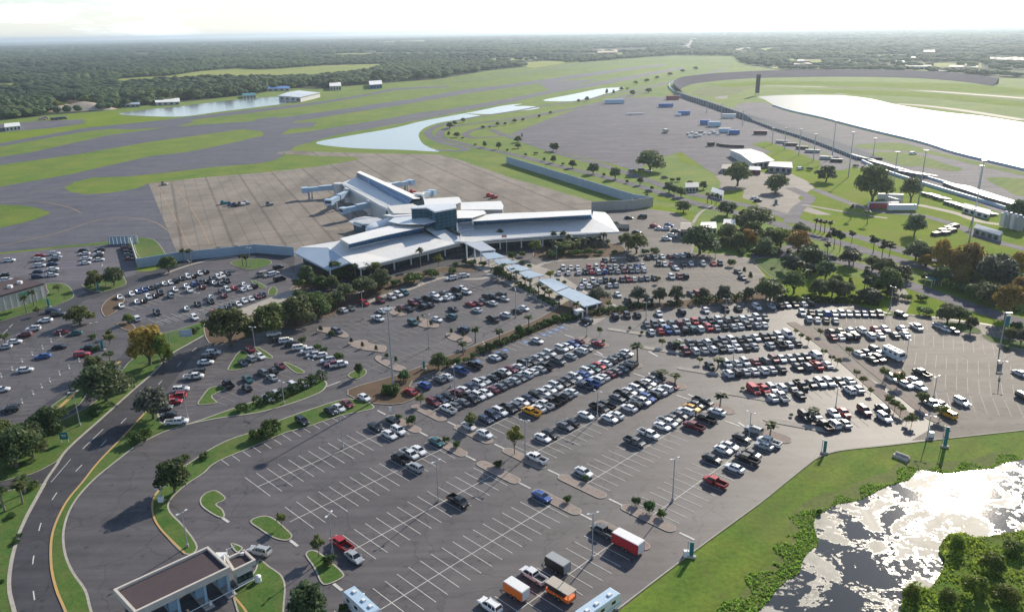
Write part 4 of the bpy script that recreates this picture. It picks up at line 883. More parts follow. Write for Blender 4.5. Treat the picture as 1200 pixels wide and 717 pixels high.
def slab(mb,pts3,t=.5,mi=0,ms=None):
    """roof plate through photo points with heights: (x,y,z)"""
    w=[Vector(W3(*p)) for p in pts3]; n=len(w)
    tri=tessellate_polygon([[Vector((p.x,p.y,0)) for p in w]]); up=[]
    for tr in tri:
        a,b,c=[w[i] for i in tr]; ar=(b.x-a.x)*(c.y-a.y)-(c.x-a.x)*(b.y-a.y); up.append(tr if ar>0 else tr[::-1])
    V=[tuple(p) for p in w]+[(p.x,p.y,p.z-t) for p in w]
    mb.add(V,up,mi); mb.add(V,[tuple(i+n for i in f[::-1]) for f in up],mi)
    area=sum(w[i].x*w[(i+1)%n].y-w[(i+1)%n].x*w[i].y for i in range(n))
    fs=[(i,i+n,(i+1)%n+n,(i+1)%n) for i in range(n)]
    if area>0: fs=[f[::-1] for f in fs]
    mb.add(V,fs,mi if ms is None else ms); return w
def band(mb,top,bot,mi=0,t=.3):
    """upright glazed band between a top line and a bottom line (photo points with z); given real thickness"""
    a=[Vector(W3(*p)) for p in top]; b=[Vector(W3(*p)) for p in bot]; n=len(a)
    V=[]; 
    back=Vector((0,t,0))
    for k in range(n): V+= [tuple(a[k]),tuple(b[k]),tuple(a[k]+back),tuple(b[k]+back)]
    F=[]
    for k in range(n-1):
        i=4*k; j=i+4; F+=[(i,i+1,j+1,j),(i+2,j+2,j+3,i+3),(i,j,j+2,i+2),(i+1,i+3,j+3,j+1)]
    F+=[(0,2,3,1),(4*n-4,4*n-3,4*n-1,4*n-2)]; mb.add(V,F,mi)
def vband(mb,line,z0,z1,mi=0,t=.3):
    """vertical wall along world points"""
    n=len(line); pts=[Vector(p) for p in line]; V=[];F=[]
    for k in range(n):
        d=(pts[min(k+1,n-1)]-pts[max(k-1,0)]).normalized(); nn=Vector((-d.y,d.x))*t/2
        for s in (-1,1):
            q=pts[k]+nn*s; V+=[(q.x,q.y,z0 if not isinstance(z0,list) else z0[k]),(q.x,q.y,z1 if not isinstance(z1,list) else z1[k])]
    for k in range(n-1):
        i=4*k;j=i+4; F+=[(i,j,j+1,i+1),(i+2,i+3,j+3,j+2),(i+1,j+1,j+3,i+3)]
    F+=[(0,1,3,2),(4*n-4,4*n-2,4*n-1,4*n-3)]; mb.add(V,F,mi)
# ---- terminal
T=empty('airport_terminal',(*G(520,300),0)); T.location=(0,0,0)
tag(T,'long white-roofed airport terminal with blue glass bands and a central glass tower','terminal')
def tp(name,fn,mats,parent=T,smooth=False):
    mb=MB(); fn(mb); return mb.build(name,mats if isinstance(mats,list) else M[mats],parent,smooth)
# west wing
ZS[0]=2.6
tp('roof',lambda m:slab(m,[(345,296,8.5),(384,316,7.6),(409.6,307.6,9.6),(383.5,290.8,10.8),(351,290,9.6)],.7),'roof_blue')
tp('roof',lambda m:slab(m,[(351,289.6,9.7),(383.8,290.4,10.9),(410,307.3,9.7),(421,313.7,8.2),(460,304.3,8.2),(540,283.6,8.2),(521.6,282.5,9.8),(498.5,272,10.4),(450,282.2,10.4),(409,291.6,10.4),(399,282,11)],.7),'roof_white')
tp('glass_band',lambda m:band(m,[(408.5,285.8,14),(450,276,14),(496.5,266.2,14)],[(408.5,291.2,10.6),(450,281.8,10.6),(497.5,271.6,10.6)]),'blue_glass')
tp('upper_roof',lambda m:(slab(m,[(398.5,279.5,14.2),(409,285.9,14.4),(450,276,14.4),(497,266.1,14.4),(488,260.5,14.2),(470,261.5,14.2),(440,268.5,14.2)],.18)),'roof_white')
tp('end_wall',lambda m:band(m,[(398.8,280,13.8),(408.5,286,13.8)],[(398.8,283,10.8),(408.5,291,10.6)]),'wall_pale')
tp('glass_band',lambda m:band(m,[(497.3,262.6,16),(511.5,259,16)],[(498,267,13),(511.8,263.4,13)]),'blue_glass')
tp('upper_roof',lambda m:slab(m,[(455,259.5,15.4),(470,262.8,15.6),(497,262.8,16.3),(512,259,16.3),(506,252.5,16),(480,253,16),(462,255,15.6)],.18),'roof_metal')
tp('valley_roof',lambda m:slab(m,[(499,267.5,12.8),(512,264.2,12.8),(538,275.5,10),(540,283,8.6),(521.6,283.2,9.4)],.5),'roof_metal')
tp('skylight',lambda m:band(m,[(512.5,260.5,13.8),(539,273.8,11.5)],[(513,264.4,12.4),(538.3,277,10.2)],t=1.2),'dark_glass')
# glass tower
ZS[0]=2.0
tw=[G(482,248.5,14),G(500,247.5,14),G(509.8,253,14),G(514,258,14),G(535.3,257,14),G(534.5,243,14),G(505,240.5,14)]
def tower(m):
    m.prism([ (G(482,244.8,18)),(G(500,244,18)),(G(509.8,248.6,18)),(G(534.3,244.2,18)),(G(533.6,240,18)),(G(500,240.5,18))],6,17.8,0)
tp('glass_tower',tower,'teal_glass')
tp('tower_roof',lambda m:slab(m,[(481,244,20.4),(500,243.4,20.4),(509.8,248.2,20.4),(535,243.6,20.4),(534,238.8,20.4),(515,239.2,20.4),(500,239.6,20.4),(488,241.5,20.4)],.6),'roof_metal')
# east wing
ZS[0]=2.6
tp('roof',lambda m:slab(m,[(540,283.3,8.4),(552.4,283.7,8.2),(580,280.4,8.2),(640,276.3,8.2),(726,271.6,8.2),(714,253.5,9.6),(709,248.8,10.2),(695,247.6,10.6),(694.8,256,10.8),(640,259,10.8),(555.2,263.8,10.8),(545,266,10.6),(539,275,9.8)],.7),'roof_white')
tp('glass_band',lambda m:band(m,[(554.4,259,14),(620,255.4,14),(693,251.5,14),(694.6,251,14)],[(555,263.9,10.8),(620,260,10.8),(694,256.2,10.8),(694.8,255.5,10.8)]),'blue_glass')
tp('upper_roof',lambda m:slab(m,[(553,253.5,14.2),(554.3,259.2,14.5),(620,255.6,14.5),(693,251.6,14.5),(693,246,14.2),(640,248.3,14.2),(580,250.3,14.2)],.18),'roof_white')
tp('glass_band',lambda m:band(m,[(535.8,255.7,15.5),(553,255.2,15.5)],[(535.9,261,12.4),(553.2,260,12.4)]),'blue_glass')
tp('upper_roof',lambda m:slab(m,[(535.5,246.5,15.8),(535.7,255.8,16),(553,255.3,16),(570,250,15),(567,246.8,15)],.18),'roof_white')
tp('roof',lambda m:slab(m,[(535.8,261.2,12),(553.5,260.3,12),(556,268,10.9),(545,270,10.7),(538,271.5,11)],.4),'roof_metal')
# walls and arcade under the eaves
def body(m):
    for L_ in ([(354,294),(392,306),(421,309.5),(460,300.5),(538,281),(536,262),(500,262),(440,273),(399,283)],[(539,281),(552,281),(580,277.6),(640,273.4),(705,269),(701,256),(694,250),(640,252),(560,255),(540,258)]):
        m.prism([G(x,y,5.4) for x,y in L_],0,5.7,0)
tp('wall',body,'dark_glass')
def fascia(m):
    for L_ in ([(425,314.5),(460,306.2),(500,296.2),(539,286)],[(556,285),(580,282.8),(640,278.6),(705,275)]):
        l=[G(x,y,4.7) for x,y in L_]; vband(m,l,3.9,4.6,0,.3)
tp('fascia',fascia,'wall_cream')
def drum(m):
    for a in ((384,316),(421,313),(440,309),(460,303.8),(480,298.5),(500,293.5),(520,288.5),(540,283.4),(562,283),(585,280.2),(610,278.4),(635,276.8),(660,275.4),(685,274),(710,272.6)):
        X,Y=G(a[0],a[1]-.6,7.4); Y+=.8; m.tube((X,Y,0),(X,Y,7.5),.32,.32,8)
drum2=MB(); 
for k,a in enumerate(((386,316.5),(422,313.6),(441,308.8),(461,303.6),(481,298.2),(501,293.2),(521,288.2),(541,283.6),(563,283.2),(586,280.6),(611,278.9),(636,277.3),(661,276),(686,274.6),(711,273.2))):
    X,Y=G(a[0],a[1],5.0); c=MB(); c.tube((X,Y+.9,0),(X,Y+.9,5.0),.33,.33,8); c.build('column',M['white_metal'],T)
# concourse pier
ZS[0]=0.6
tp('pier_roof',lambda m:slab(m,[(399.6,214.8,9.2),(403.6,218.5,8.8),(443.8,241.2,8.8),(457,247.5,8.8),(478,241.5,11),(417,207.6,11)],.6),'roof_white')
tp('pier_glass',lambda m:band(m,[(418.6,202.2,14.4),(484,232.8,14.4)],[(417.2,207.6,11),(477.5,241.2,11)],t=.4),'blue_glass')
tp('pier_upper_roof',lambda m:slab(m,[(418.4,201.9,14.7),(484,232.5,14.7),(492,232,13),(487,229,12.6),(422,200.5,12.8)],.4),'roof_white')
def pier(m): m.prism([G(405,218,8.5),G(445,240.6,8.5),(G(459,247,8.5)),G(486,236,8.5),G(424,204,8.5)],0,8.6,0)
tp('pier_wall',pier,'wall_pale')
def pwin(m):
    a=[G(409,222.5,7.4),G(455,248,7.4)]; vband(m,[(a[0][0]+.8,a[0][1]-.9),(a[1][0]+.8,a[1][1]-.9)],4.6,7.2,0,.3)
tp('pier_windows',pwin,'dark_glass')
def arch(m):
    X,Y,_=W3(487,236,11); m.tube((X-4,Y-2,9),(X+2,Y+3,9),4.2,4.2,14)
tp('pier_end_arch',arch,'dark_glass')
# link block between pier and hall
tp('link_wall',lambda m:m.prism([G(455,253,8),G(484,250,8),G(512,262,8),G(488,262,8),G(462,262,8)],0,13,0),'wall_pale')
tp('link_roof',lambda m:slab(m,[(449,252,12.6),(470,249,13),(484,243.5,13.4),(500,243.5,14),(507,251,14),(484,252,13.6),(462,254,13)],.4),'roof_white')
# baggage halls with rounded roofs
def mound(pts,z0,z1):
    def f(m):
        g=[G(x,y,z0) for x,y in pts]; cx=sum(p[0] for p in g)/len(g); cy=sum(p[1] for p in g)/len(g); g=spline(g,True,3); n=len(g); V=[];F=[]
        for k,(s,z) in enumerate(((1,0),(1.0,z0),(.9,z0+(z1-z0)*.55),(.62,z0+(z1-z0)*.9),(.01,z1))):
            V+=[(cx+(x-cx)*s,cy+(y-cy)*s,z) for x,y in g]
        for k in range(4):
            for i in range(n): a=k*n+i;b=k*n+(i+1)%n; F.append((a,b,b+n,a+n))
        m.add(V,F)
    return f
A1=empty('baggage_hall',(0,0,0)); tag(A1,'low white baggage hall with a domed roof between pier and west wing','annex')
tp('glass_wall',lambda m:m.prism([G(x,y,4.6) for x,y in [(414,261),(420,257.5),(430,256.5),(443,258),(445,261),(438,263),(425,264)]],0,4.8,0),'teal_glass',A1); tp('roof',lambda m:slab(m,[(408,259.5,5.2),(416,255.5,6.4),(428,253.5,7),(442,255,7),(452,258.5,6.4),(448,262,5.6),(436,264.5,5),(420,264.5,4.8)],.5),'roof_white',A1)
A2=empty('baggage_hall',(0,0,0)); tag(A2,'long low white-roofed wing tucked behind the west wing glass band','annex')
tp('roof',mound([(428,268),(440,262.5),(455,257),(470,256),(472,261),(455,268),(438,273)],6,8),'roof_metal',A2,True)
A3=empty('cargo_annex',(0,0,0)); tag(A3,'flat white-roofed annex on the apron just right of the pier','annex')
tp('wall',lambda m:m.prism([G(489,241,5),G(530,241,5),G(540,237.6,5),G(536,232,5),G(488,235,5)],0,5.75,0),'wall_cream',A3); tp('roof',lambda m:slab(m,[(487,240.8,7),(530,240.6,7),(541,237,7),(538,231,7),(487,234,7)],.5),'roof_white',A3)
A4=empty('cargo_annex',(0,0,0)); tag(A4,'right-hand white annex behind the east wing with dark open bays','annex')
tp('wall',lambda m:m.prism([G(541,247,5.5),G(589,247.6,5.5),G(589.5,242,5.5),G(586,236.8,5.5),G(541,238.6,5.5)],0,5.75,0),'wall_cream',A4); tp('roof',lambda m:slab(m,[(540,246,7),(589,245.6,7),(590,240.6,7),(587,235.6,7),(540,237.2,7)],.5),'roof_white',A4)
for x0,x1 in ((568,573),(574.5,580),(581,587)): tp('bay_shade_panel',lambda m:vband(m,[(G(x0,250.8,0)[0],G(x0,250.8,0)[1]-.5),(G(x1,250.8,0)[0],G(x1,250.8,0)[1]-.5)],.3,4.2,0,.2),'dark_trim',A4)  # dark panels stand in for the shade inside the open bays
# entrance porch
ZS[0]=2.2
PO=empty('entrance_porch',(0,0,0)); tag(PO,'tilted pale metal entrance canopy on tall white posts at the terminal doors','canopy')
tp('canopy',lambda m:slab(m,[(544,284.5,9.5),(565,282.8,9.5),(581,292.6,7.5),(563,294.2,7.5)],.4),'roof_metal',PO)
for x,y,z in ((563.5,294.4,7.4),(579,292.4,7.4),(546.5,285.6,9.2),(556,290,8.3)):
    X,Y,zz=W3(x,y,z); c=MB(); c.tube((X,Y+.5,0),(X,Y+.5,zz-.3),.35,.35,8); c.build('post',M['white_metal'],PO)
tp('glass_front',lambda m:m.prism([G(522,286.5,5),G(542,283.5,5),G(545,281.5,5),G(524,284,5)],0,5.3,0),'dark_glass',PO)
# jet bridges
ZS[0]=0
def jet(x0,y0,x1,y1,label,w=3.2):
    a=Vector((*G(x0,y0,6),0)); b=Vector((*G(x1,y1,5.4),0)); h=math.atan2(b.y-a.y,b.x-a.x); L=(b-a).length
    o=empty('jet_bridge',(a.x,a.y,0),h); t=MB(); t.box((L*.28,0,5.9),(L*.58,w,3)); t.build('tunnel',M['roof_blue'],o); t=MB(); t.box((L*.74,0,5.6),(L*.5,w*.82,2.5)); t.build('inner_tunnel',M['pale_blue'],o)
    t=MB(); t.tube((0,0,0),(0,0,7.8),3.4,3.4,14); t.tube((0,0,7.8),(0,0,8.3),3.8,3.0,14); t.build('rotunda',M['wall_pale'],o)
    t=MB(); t.box((L*1.0,0,5.5),(3.6,4.6,3.2)); cb=t.build('cab',M['pale_blue'],o); t=MB(); t.box((L+1.85,0,5.7),(.1,3.6,1.4)); t.build('cab_window',M['car_glass'],cb)
    for s in (-1,1): t=MB(); t.tube((L*.8,s*1.5,.4),(L*.8,s*1.5,4.5),.25,n=6); t.tube((L*.8,s*1.5-.3,.6),(L*.8,s*1.5+.3,.6),.6,n=10); t.build('lift_leg',M['grey_panel'],o)
    t=MB(); t.box((L*.9,2.8,2.4),(1.0,.9,4.6)); t.build('stair',M['grey_panel'],o)
    tag(o,label,'jet bridge','jet bridges around the pier')
jet(397,219,357,223,'jet bridge farthest left, reaching out from the pier tip')
jet(410,225,386,237,'middle jet bridge on the left side of the pier')
jet(437,239,403,247,'jet bridge on the left side nearest the terminal hall')
jet(452,219,481,214,'jet bridge on the far side of the pier, reaching right')
jet(490,231,506,226,'short jet bridge by the inner end of the pier')
# covered walkway
ZS[0]=1.4
CW=empty('covered_walkway',(0,0,0)); tag(CW,'stepped blue-grey metal canopies covering the walkway from terminal to car park','walkway roof')
for c in ([(564,297,6),(578,294.6,6),(593,301,5),(571,304,5)],[(578,305,6),(593,302.6,6),(607,307.6,5),(585,310.4,5)],[(592,312.6,6),(606,309.8,6),(623,315,5),(601,319.5,5)],[(608,319.6,6),(619,316.6,6),(638,322.4,5),(618,326.4,5)],[(630,327.4,6),(648,326.2,6),(667,335.6,5),(651.4,341.6,5)],[(652,342.6,5.8),(667,337,5.8),(706,354.2,4.6),(685,359.4,4.6)]):
    tp('canopy',lambda m:slab(m,c,.3),'roof_blue',CW)
for x,y in ((573,303),(585,299),(588,309),(600,306),(604,318),(616,314),(622,325),(632,321),(655,340.5),(664,335.8),(668,350),(676,346),(688,357.6),(700,354)):
    X,Y,_=W3(x,y,4.8); t=MB(); t.tube((X,Y,0),(X,Y,3.4),.3,.3,8); t.build('post',M['white_metal'],CW)
ZS[0]=0
# kiosk at the end of the walkway
K=empty('ticket_kiosk',(*G(678,372),.1),.4); tag(K,'tiny white kiosk with a dark doorway at the foot of the walkway','kiosk')
t=MB(); t.box((0,0,1.3),(2.6,2.2,2.6)); t.build('wall',M['wall_pale'],K); t=MB(); t.box((0,0,2.75),(3.2,2.8,.25),top=.9); t.build('roof',M['white_metal'],K); t=MB(); t.box((.2,-1.12,1.1),(1,.06,2)); t.build('door',M['dark_trim'],K)
# boundary walls
def wall(pts,z0,z1,mat,label,name='boundary_wall',t=.35,cat='wall'):
    mb=MB(); vband(mb,[G(*p) for p in pts],z0,z1,0,t)
    L_=[Vector(G(*p)) for p in pts]
    for a,b in zip(L_[:-1],L_[1:]):
        n=max(1,int((b-a).length/9))
        for k in range(n): q=a+(b-a)*(k/n); mb.box((q.x,q.y,(z0+z1)/2+.05),(.55,.55,z1-z0+.12),rz=math.atan2(b.y-a.y,b.x-a.x))
    o=mb.build(name,M[mat]); tag(o,label,cat); return o
wall([(162,314),(211,306),(260,301),(300,296.5),(345,300)],0,4.2,'soundwall','pale blue wall between the apron and the left car parks')
wall([(154,288),(162,313.5)],0,4,'wall_pale','white angled wall beside the small green lawn by the airfield')
wall([(594,191.5),(640,206),(700,225),(742,238),(764,241.5)],0,5.2,'soundwall','long blue barrier wall running beside the boulevard')
wall([(764.5,242),(740,245.4),(693,247.5)],0,5.2,'concrete','grey return wall from the blue barrier to the terminal end')
G0=empty('airfield_gatehouse',(*G(145,286),0),.1); tag(G0,'blue-grey slatted gate structure at the airfield fence','gate')
t=MB()
for k in range(7): t.box((-5.4+k*1.8,0,1.9),(1.5,.4,3.6))
t.build('gate_panel',M['soundwall'],G0); t=MB(); t.box((0,0,3.9),(13,.6,.35)); t.box((-6.6,0,2),(.4,.6,4)); t.box((6.6,0,2),(.4,.6,4)); t.build('frame',M['grey_panel'],G0)
# shed at the left edge
SH=empty('rental_shed',(0,0,0)); tag(SH,'long ribbed white shed with a dark flat roof at the left edge','building')
q=[G(54,349.8),G(0,366),G(-60,384)]; A_=Vector(q[0]);B_=Vector(G(-60,384)); e=(B_-A_).normalized(); nn=Vector((e.y,-e.x)); nn=nn if nn.y>0 else -nn
ring=[tuple(A_),tuple(B_),tuple(B_+nn*17),tuple(A_+nn*17)]
t=MB(); t.prism(ring,0,5.6,0)
t.build('wall',M['wall_cream'],SH)
t=MB()
for k in range(26): p_=A_+e*(1.2+k*2.4)-nn*.1; t.box((p_.x,p_.y,2.7),(.3,.25,5.3),rz=math.atan2(e.y,e.x))
t.build('wall_rib',M['wall_pale'],SH)
t=MB(); c0=A_-e*.3-nn*.3; t.prism([tuple(c0),tuple(B_-nn*.3),tuple(B_+nn*17.3),tuple(A_-e*.3+nn*17.3)],5.6,6.2,0); rf=t.build('roof',M['roof_dark'],SH)
t=MB()
for k in (4,9,13,20): p_=A_+e*k+nn*(6+k%3*2); t.box((p_.x,p_.y,6.7),(1.6,1.2,1))
t.build('roof_unit',M['white_metal'],rf)
t=MB(); p_=A_+e*7-nn*.28; t.box((p_.x,p_.y,4.4),(5.2,.12,.9),rz=math.atan2(e.y,e.x)); t.build('sign_panel',plain('green_sign',(.05,.25,.16),.5),SH)
# toll plaza
def flatbuild(name,pts,z,label,hf=1.1,cat='building',walls=None):
    o=empty(name,(0,0,0)); tag(o,label,cat); g=[G(x,y,z) for x,y in pts]; cx=sum(p[0] for p in g)/4; cy=sum(p[1] for p in g)/4
    def sc(s,d=0): return [(cx+(x-cx)*s,cy+(y-cy)*s) for x,y in g]
    def inset(d):
        out=[]
        for i in range(4):
            a=Vector(g[i-1]);b=Vector(g[i]);c=Vector(g[(i+1)%4]); out.append(tuple(b+(a-b).normalized()*d+(c-b).normalized()*d))
        return out
    t=MB(); t.prism(inset(.45),z-.9,z-.5,0,bottom=True); t.build('roof',M['roof_dark'],o)
    t=MB(); i_=inset(.45); n=4
    V=[(x,y,zz) for (x,y) in g for zz in (z-hf,z)]+[(x,y,zz) for (x,y) in i_ for zz in (z-hf,z)]
    F=[]
    for k in range(4):
        a=2*k;b=2*((k+1)%4); F+=[(a,b,b+1,a+1),(8+a,8+a+1,8+b+1,8+b),(a+1,b+1,8+b+1,8+a+1),(a,8+a,8+b,b)]
    t.add(V,F); t.build('parapet',M['wall_cream'],o); return o,g,inset
TB,g1,ins=flatbuild('toll_plaza',[(132.5,690),(243.7,639.5),(270,663.7),(157.5,717)],5.6,'long toll plaza roof with dark felt top and cream parapet','1' and 1.3,'toll plaza')
u_=(Vector(g1[1])-Vector(g1[0])).normalized(); v_=(Vector(g1[3])-Vector(g1[0])).normalized(); L_=(Vector(g1[1])-Vector(g1[0])).length; D_=(Vector(g1[3])-Vector(g1[0])).length; rz_=math.atan2(u_.y,u_.x)
M['booth']=plain('booth_blue',(.30,.45,.58),.5)
for k,f in enumerate((.14,.42,.70,.95)):
    c=Vector(g1[0])+u_*(L_*f)+v_*(D_*.52)
    t=MB(); t.box((c.x,c.y,.2),(1.7,D_*1.25,.3),rz=rz_); t.build('lane_kerb',M['concrete'],TB)
    t=MB(); t.box((c.x,c.y,1.65),(1.6,3.2,2.7),rz=rz_); bo=t.build('booth',M['booth'],TB); t=MB(); t.box((c.x,c.y,2.1),(1.66,2.6,.9),rz=rz_); t.build('booth_window',M['car_glass'],bo)
    for s in (-.42,.42): q=c+v_*(D_*s); t=MB(); t.box((q.x,q.y,2.25),(.45,.45,4.4),rz=rz_); t.build('post',M['booth'],TB)
    q=c+v_*(D_*.56)+u_*2; t=MB(); t.tube((q.x-u_.x*1.6,q.y-u_.y*1.6,1.0),(q.x+u_.x*2.6,q.y+u_.y*2.6,1.15),.07,n=6); t.box((q.x-u_.x*1.8,q.y-u_.y*1.8,.65),(.35,.35,1.1)); t.build('barrier_arm',M['white_metal'],TB)
OF,g2,_i=flatbuild('parking_office',[(263.7,653.7),(286.3,643),(300,655.5),(273,668.5)],4.6,'small square office with dark roof joined to the toll plaza','1' and 1.0)
i_=_i(.7); t=MB(); t.prism(i_,0,3.55,0); t.build('wall',M['wall_pale'],OF)
a=Vector(i_[3]);b=Vector(i_[2]); e=(b-a); 
for f,w_ in ((.2,1.2),(.5,1.4),(.8,1.2)): c=a+e*f-Vector((-e.y,e.x)).normalized()*(.05); t=MB(); t.box((c.x,c.y,1.7),(w_,.25,1.3),rz=math.atan2(e.y,e.x)); t.build('window',M['dark_glass'],OF)
c=Vector(G(284,648.5,4.2)); t=MB(); t.box((c.x,c.y,4.35),(.8,.8,.5)); t.build('roof_unit',M['white_metal'],OF)
# antenna dishes and tank beside the roofs
X,Y=G(257,646,3); D0=empty('generator_set',(X,Y,0)); tag(D0,'white equipment cabinet with pipes between the toll roof and office','equipment'); t=MB(); t.box((0,0,1.2),(2,1.6,2.2)); t.build('cabinet',M['white_metal'],D0); t=MB(); t.tube((1.2,.5,0),(1.2,.5,3.2),.08,n=6); t.tube((1.2,.5,3),(2.6,1.2,3.4),.08,n=6); t.tube((1.6,-.5,0),(1.6,-.5,2.4),.3,n=10); t.build('pipe',M['white_metal'],D0)
X,Y=G(302,676,1); t=MB(); t.tube((0,0,0),(0,0,1.1),.6,.6,16); t.tube((0,0,1.1),(0,0,1.4),.6,.2,16); o=t.build('water_tank',M['white_metal'],None,loc=(X,Y,.1)); tag(o,'short white cylindrical tank on the lawn beside the parking office','tank')
# ---- lamp posts: (base x, base y, top y, top x)
def lamp(bx,by,ty,heads=2,label='',group='lamp posts in the car parks'):
    X,Y=G(bx,by); lo,hi=2,40
    for _k in range(30):
        mid=(lo+hi)/2
        if P(X,Y,mid)[1]>ty: lo=mid
        else: hi=mid
    h=lo; o=empty('lamp_post',(X,Y,0),vr0.uniform(0,3.1)); t=MB(); t.tube((0,0,.7),(0,0,h),.13 if h<14 else .22,.08 if h<14 else .13,8); t.build('pole',M['pole_grey'],o)
    t=MB(); t.tube((0,0,0),(0,0,.8),.3,.28,10); t.build('base',M['concrete'],o)
    for s in ((-1,1) if heads==2 else (1,)):
        t=MB(); t.tube((0,0,h-.15),(s*.7,0,h-.05),.05,n=5); t.box((s*.95,0,h),(.62,.36,.16),top=.85); t.build('lamp_head',M['lamp_white'],o)
    tag(o,label,'lamp post',group)
M['pole_grey']=plain('galvanised_pole',(.36,.39,.42),.45,.3); M['lamp_white']=plain('lamp_housing',(.66,.68,.70),.4)
vr0=random.Random(4)
LP=[(513.7,587.5,540,'rising from the middle of the empty front block'),(694,654,601,'beside the dark grey pickup and red trailer'),(390,647,602,'beside the red pickup and small lawn island'),(788,587,537,'among empty bays above the red pickup'),(402,525,481,'above the empty bays by the long curved median'),(533.5,467,428,'between first central row and accessible bays'),(615.5,537,492,'beside the tree and white pickup on an island'),(700,490,458,'at the empty end of the third central row'),(877,520,483,'right end of the fifth central row'),(502.5,408,369,'in the empty middle of the inner block'),(604.5,372,339,'at the right end of the inner block'),(426,374,342,'at the shrubs nearest the terminal'),(94,499,459,'on the verge between service and approach road'),(220,491,453,'beside the silver pickup by the approach road'),(114,400,378,'beside the teal sign in lower left block'),(299,409,383,'above the small lawn island with four cars'),(184,412,388,'rising through the autumn tree'),(367,448,421,'below the slanted row of white cars'),(333,473,447,'behind the clipped curving hedge'),(191,588,571,'short one on the yellow-kerbed island tip'),(220,641,600,'near the corner of the toll plaza'),(92,728,665,'lowest one on the long median'),(124.5,336,311,'among the three shade trees'),(226,336,306,'tallest in the block left of the terminal'),(233,357,343,'in the third row left of the terminal'),(294,313,290,'on the oval lawn near the toll lanes'),(750,306,289,'at the terminal end of the upper block'),(838,304,283,'in front of the big dark oak'),(1043,362,336,'between the red paving and dark trees'),(1062,418,397,'beside the white box van'),(1094,466,441,'beside the white pickups of the east block'),(979,479,453,'behind the fourth row right of palms'),(757,375,354,'in the row along the long hedge, left one'),(850,370,350,'in the row along the long hedge, right one'),(942.5,362,349,'at the end of the long hedge row'),(859,426,407,'over the second row right of palms'),(687.5,395,380,'at the foot of the covered walkway'),(617,433,422,'over the white cars of first central row'),(567,412,402,'short one on the planted ridge'),(1171,445,423,'alone on open tarmac near the right edge'),(1086,515,487,'on the grass edge beside the tall pylon'),(528,454,441,'short one in the accessible bays'),(578,716,705,'lowest lamp, at the bottom edge'),(424,612+100,700,'beside the white motorhome'),(652,303,289,'by the shrubs before the east wing')]
for bx,by,ty,w_ in LP:
    if by>714: continue
    lamp(bx,by,ty,2,'grey twin-headed lamp post '+w_)
def mast(bx,by,h,label,name='light_mast',cat='light mast',group=None,r=.34):
    X,Y=G(bx,by); o=empty(name,(X,Y,0)); t=MB(); t.tube((0,0,0),(0,0,h),r,r*.45,10); t.build('pole',M['pole_grey'],o); t=MB()
    for k in range(6): a=k*1.047; t.box((1.1*math.cos(a),1.1*math.sin(a),h-.1),(.6,.6,.3),rz=a)
    t.tube((0,0,h-.5),(0,0,h),1.1,1.2,12); t.build('lamp_ring',M['pole_grey'],o); tag(o,label,cat,group)
mast(461,458,24.5,'very tall tapering light mast where the ridge meets the crossing')
for i,(x,y,ty) in enumerate(((904.7,169,150),(919,176,150),(936,182,151),(953,189,157),(975,185,142),(994,208,155),(1023,185,162),(1045,229,178),(1076,239,176),(1146,222,194),(1143,248,188),(1136,282,244),(1050,150,141),(845,140,122),(870,148,130),(828,133,118))):
    X,Y=G(x,y); lo,hi=4,60
    for _k in range(30):
        mid=(lo+hi)/2
        if P(X,Y,mid)[1]>ty: lo=mid
        else: hi=mid
    mast(x,y,lo,'tall slim floodlight mast along the speedway, '+ORD[i+1]+' counted from the grass bank','floodlight_mast','floodlight mast','floodlight masts along the speedway',r=.4)
for i in range(16):
    pass
fl=[o for o in COL.objects if o.name.startswith('floodlight_mast')]; fl.sort(key=lambda o:P(*o.location[:2])[0])
for i,o in enumerate(fl): o['label']='tall slim floodlight mast along the speedway, '+ORD[i+1]+' from the left'
# teal banner pylons and signs
def pylon(bx,by,ty,w_,label,name='banner_pylon'):
    X,Y=G(bx,by); lo,hi=1,30
    for _k in range(30):
        mid=(lo+hi)/2
        if P(X,Y,mid)[1]>ty: lo=mid
        else: hi=mid
    o=empty(name,(X,Y,0),-.3); t=MB(); t.box((0,0,lo/2+.2),(w_*.62,.22,lo-.4)); t.build('panel',M['teal'],o); t=MB(); t.box((0,0,.25),(w_+.5,.7,.5)); t.build('base',M['concrete'],o); t=MB(); t.tube((-w_/2-.1,0,0),(-w_/2-.1,0,lo+.2),.08,n=6); t.build('post',M['pole_grey'],o); tag(o,label,'sign','teal banner pylons')
pylon(966,531,516,1.1,'teal banner pylon where the perimeter kerb begins to bend')
pylon(1107,524,500,1.2,'tallest teal banner pylon at the grass edge above the pond')
pylon(810,653,635,1.2,'teal banner pylon on the grass slope right of the trailers')
pylon(116,342,331,1.4,'teal pylon on the lawn of the three shade trees'); pylon(57.5,360,350,1.4,'teal pylon beside the white shed corner'); pylon(120.5,410,399,1.6,'teal pylon at the lower left block exit'); pylon(497,433,423,1.0,'small blue pylon at the end of the planted ridge'); pylon(909,240,234,2.5,'blue sign board on the triangular lawn')
X,Y=G(1171.5,408); o=empty('banner_lamp_post',(X,Y,0)); t=MB(); t.tube((0,0,0),(0,0,11.5),.18,.12,8); t.build('pole',M['pole_grey'],o); t=MB(); t.box((.8,0,9.0),(1.3,.12,3.4)); t.build('banner',M['teal'],o); t=MB(); t.box((.8,0,11.5),(1.8,.8,.3)); t.build('lamp_head',M['lamp_white'],o); tag(o,'lamp post carrying a big teal banner in the upper right','lamp post')
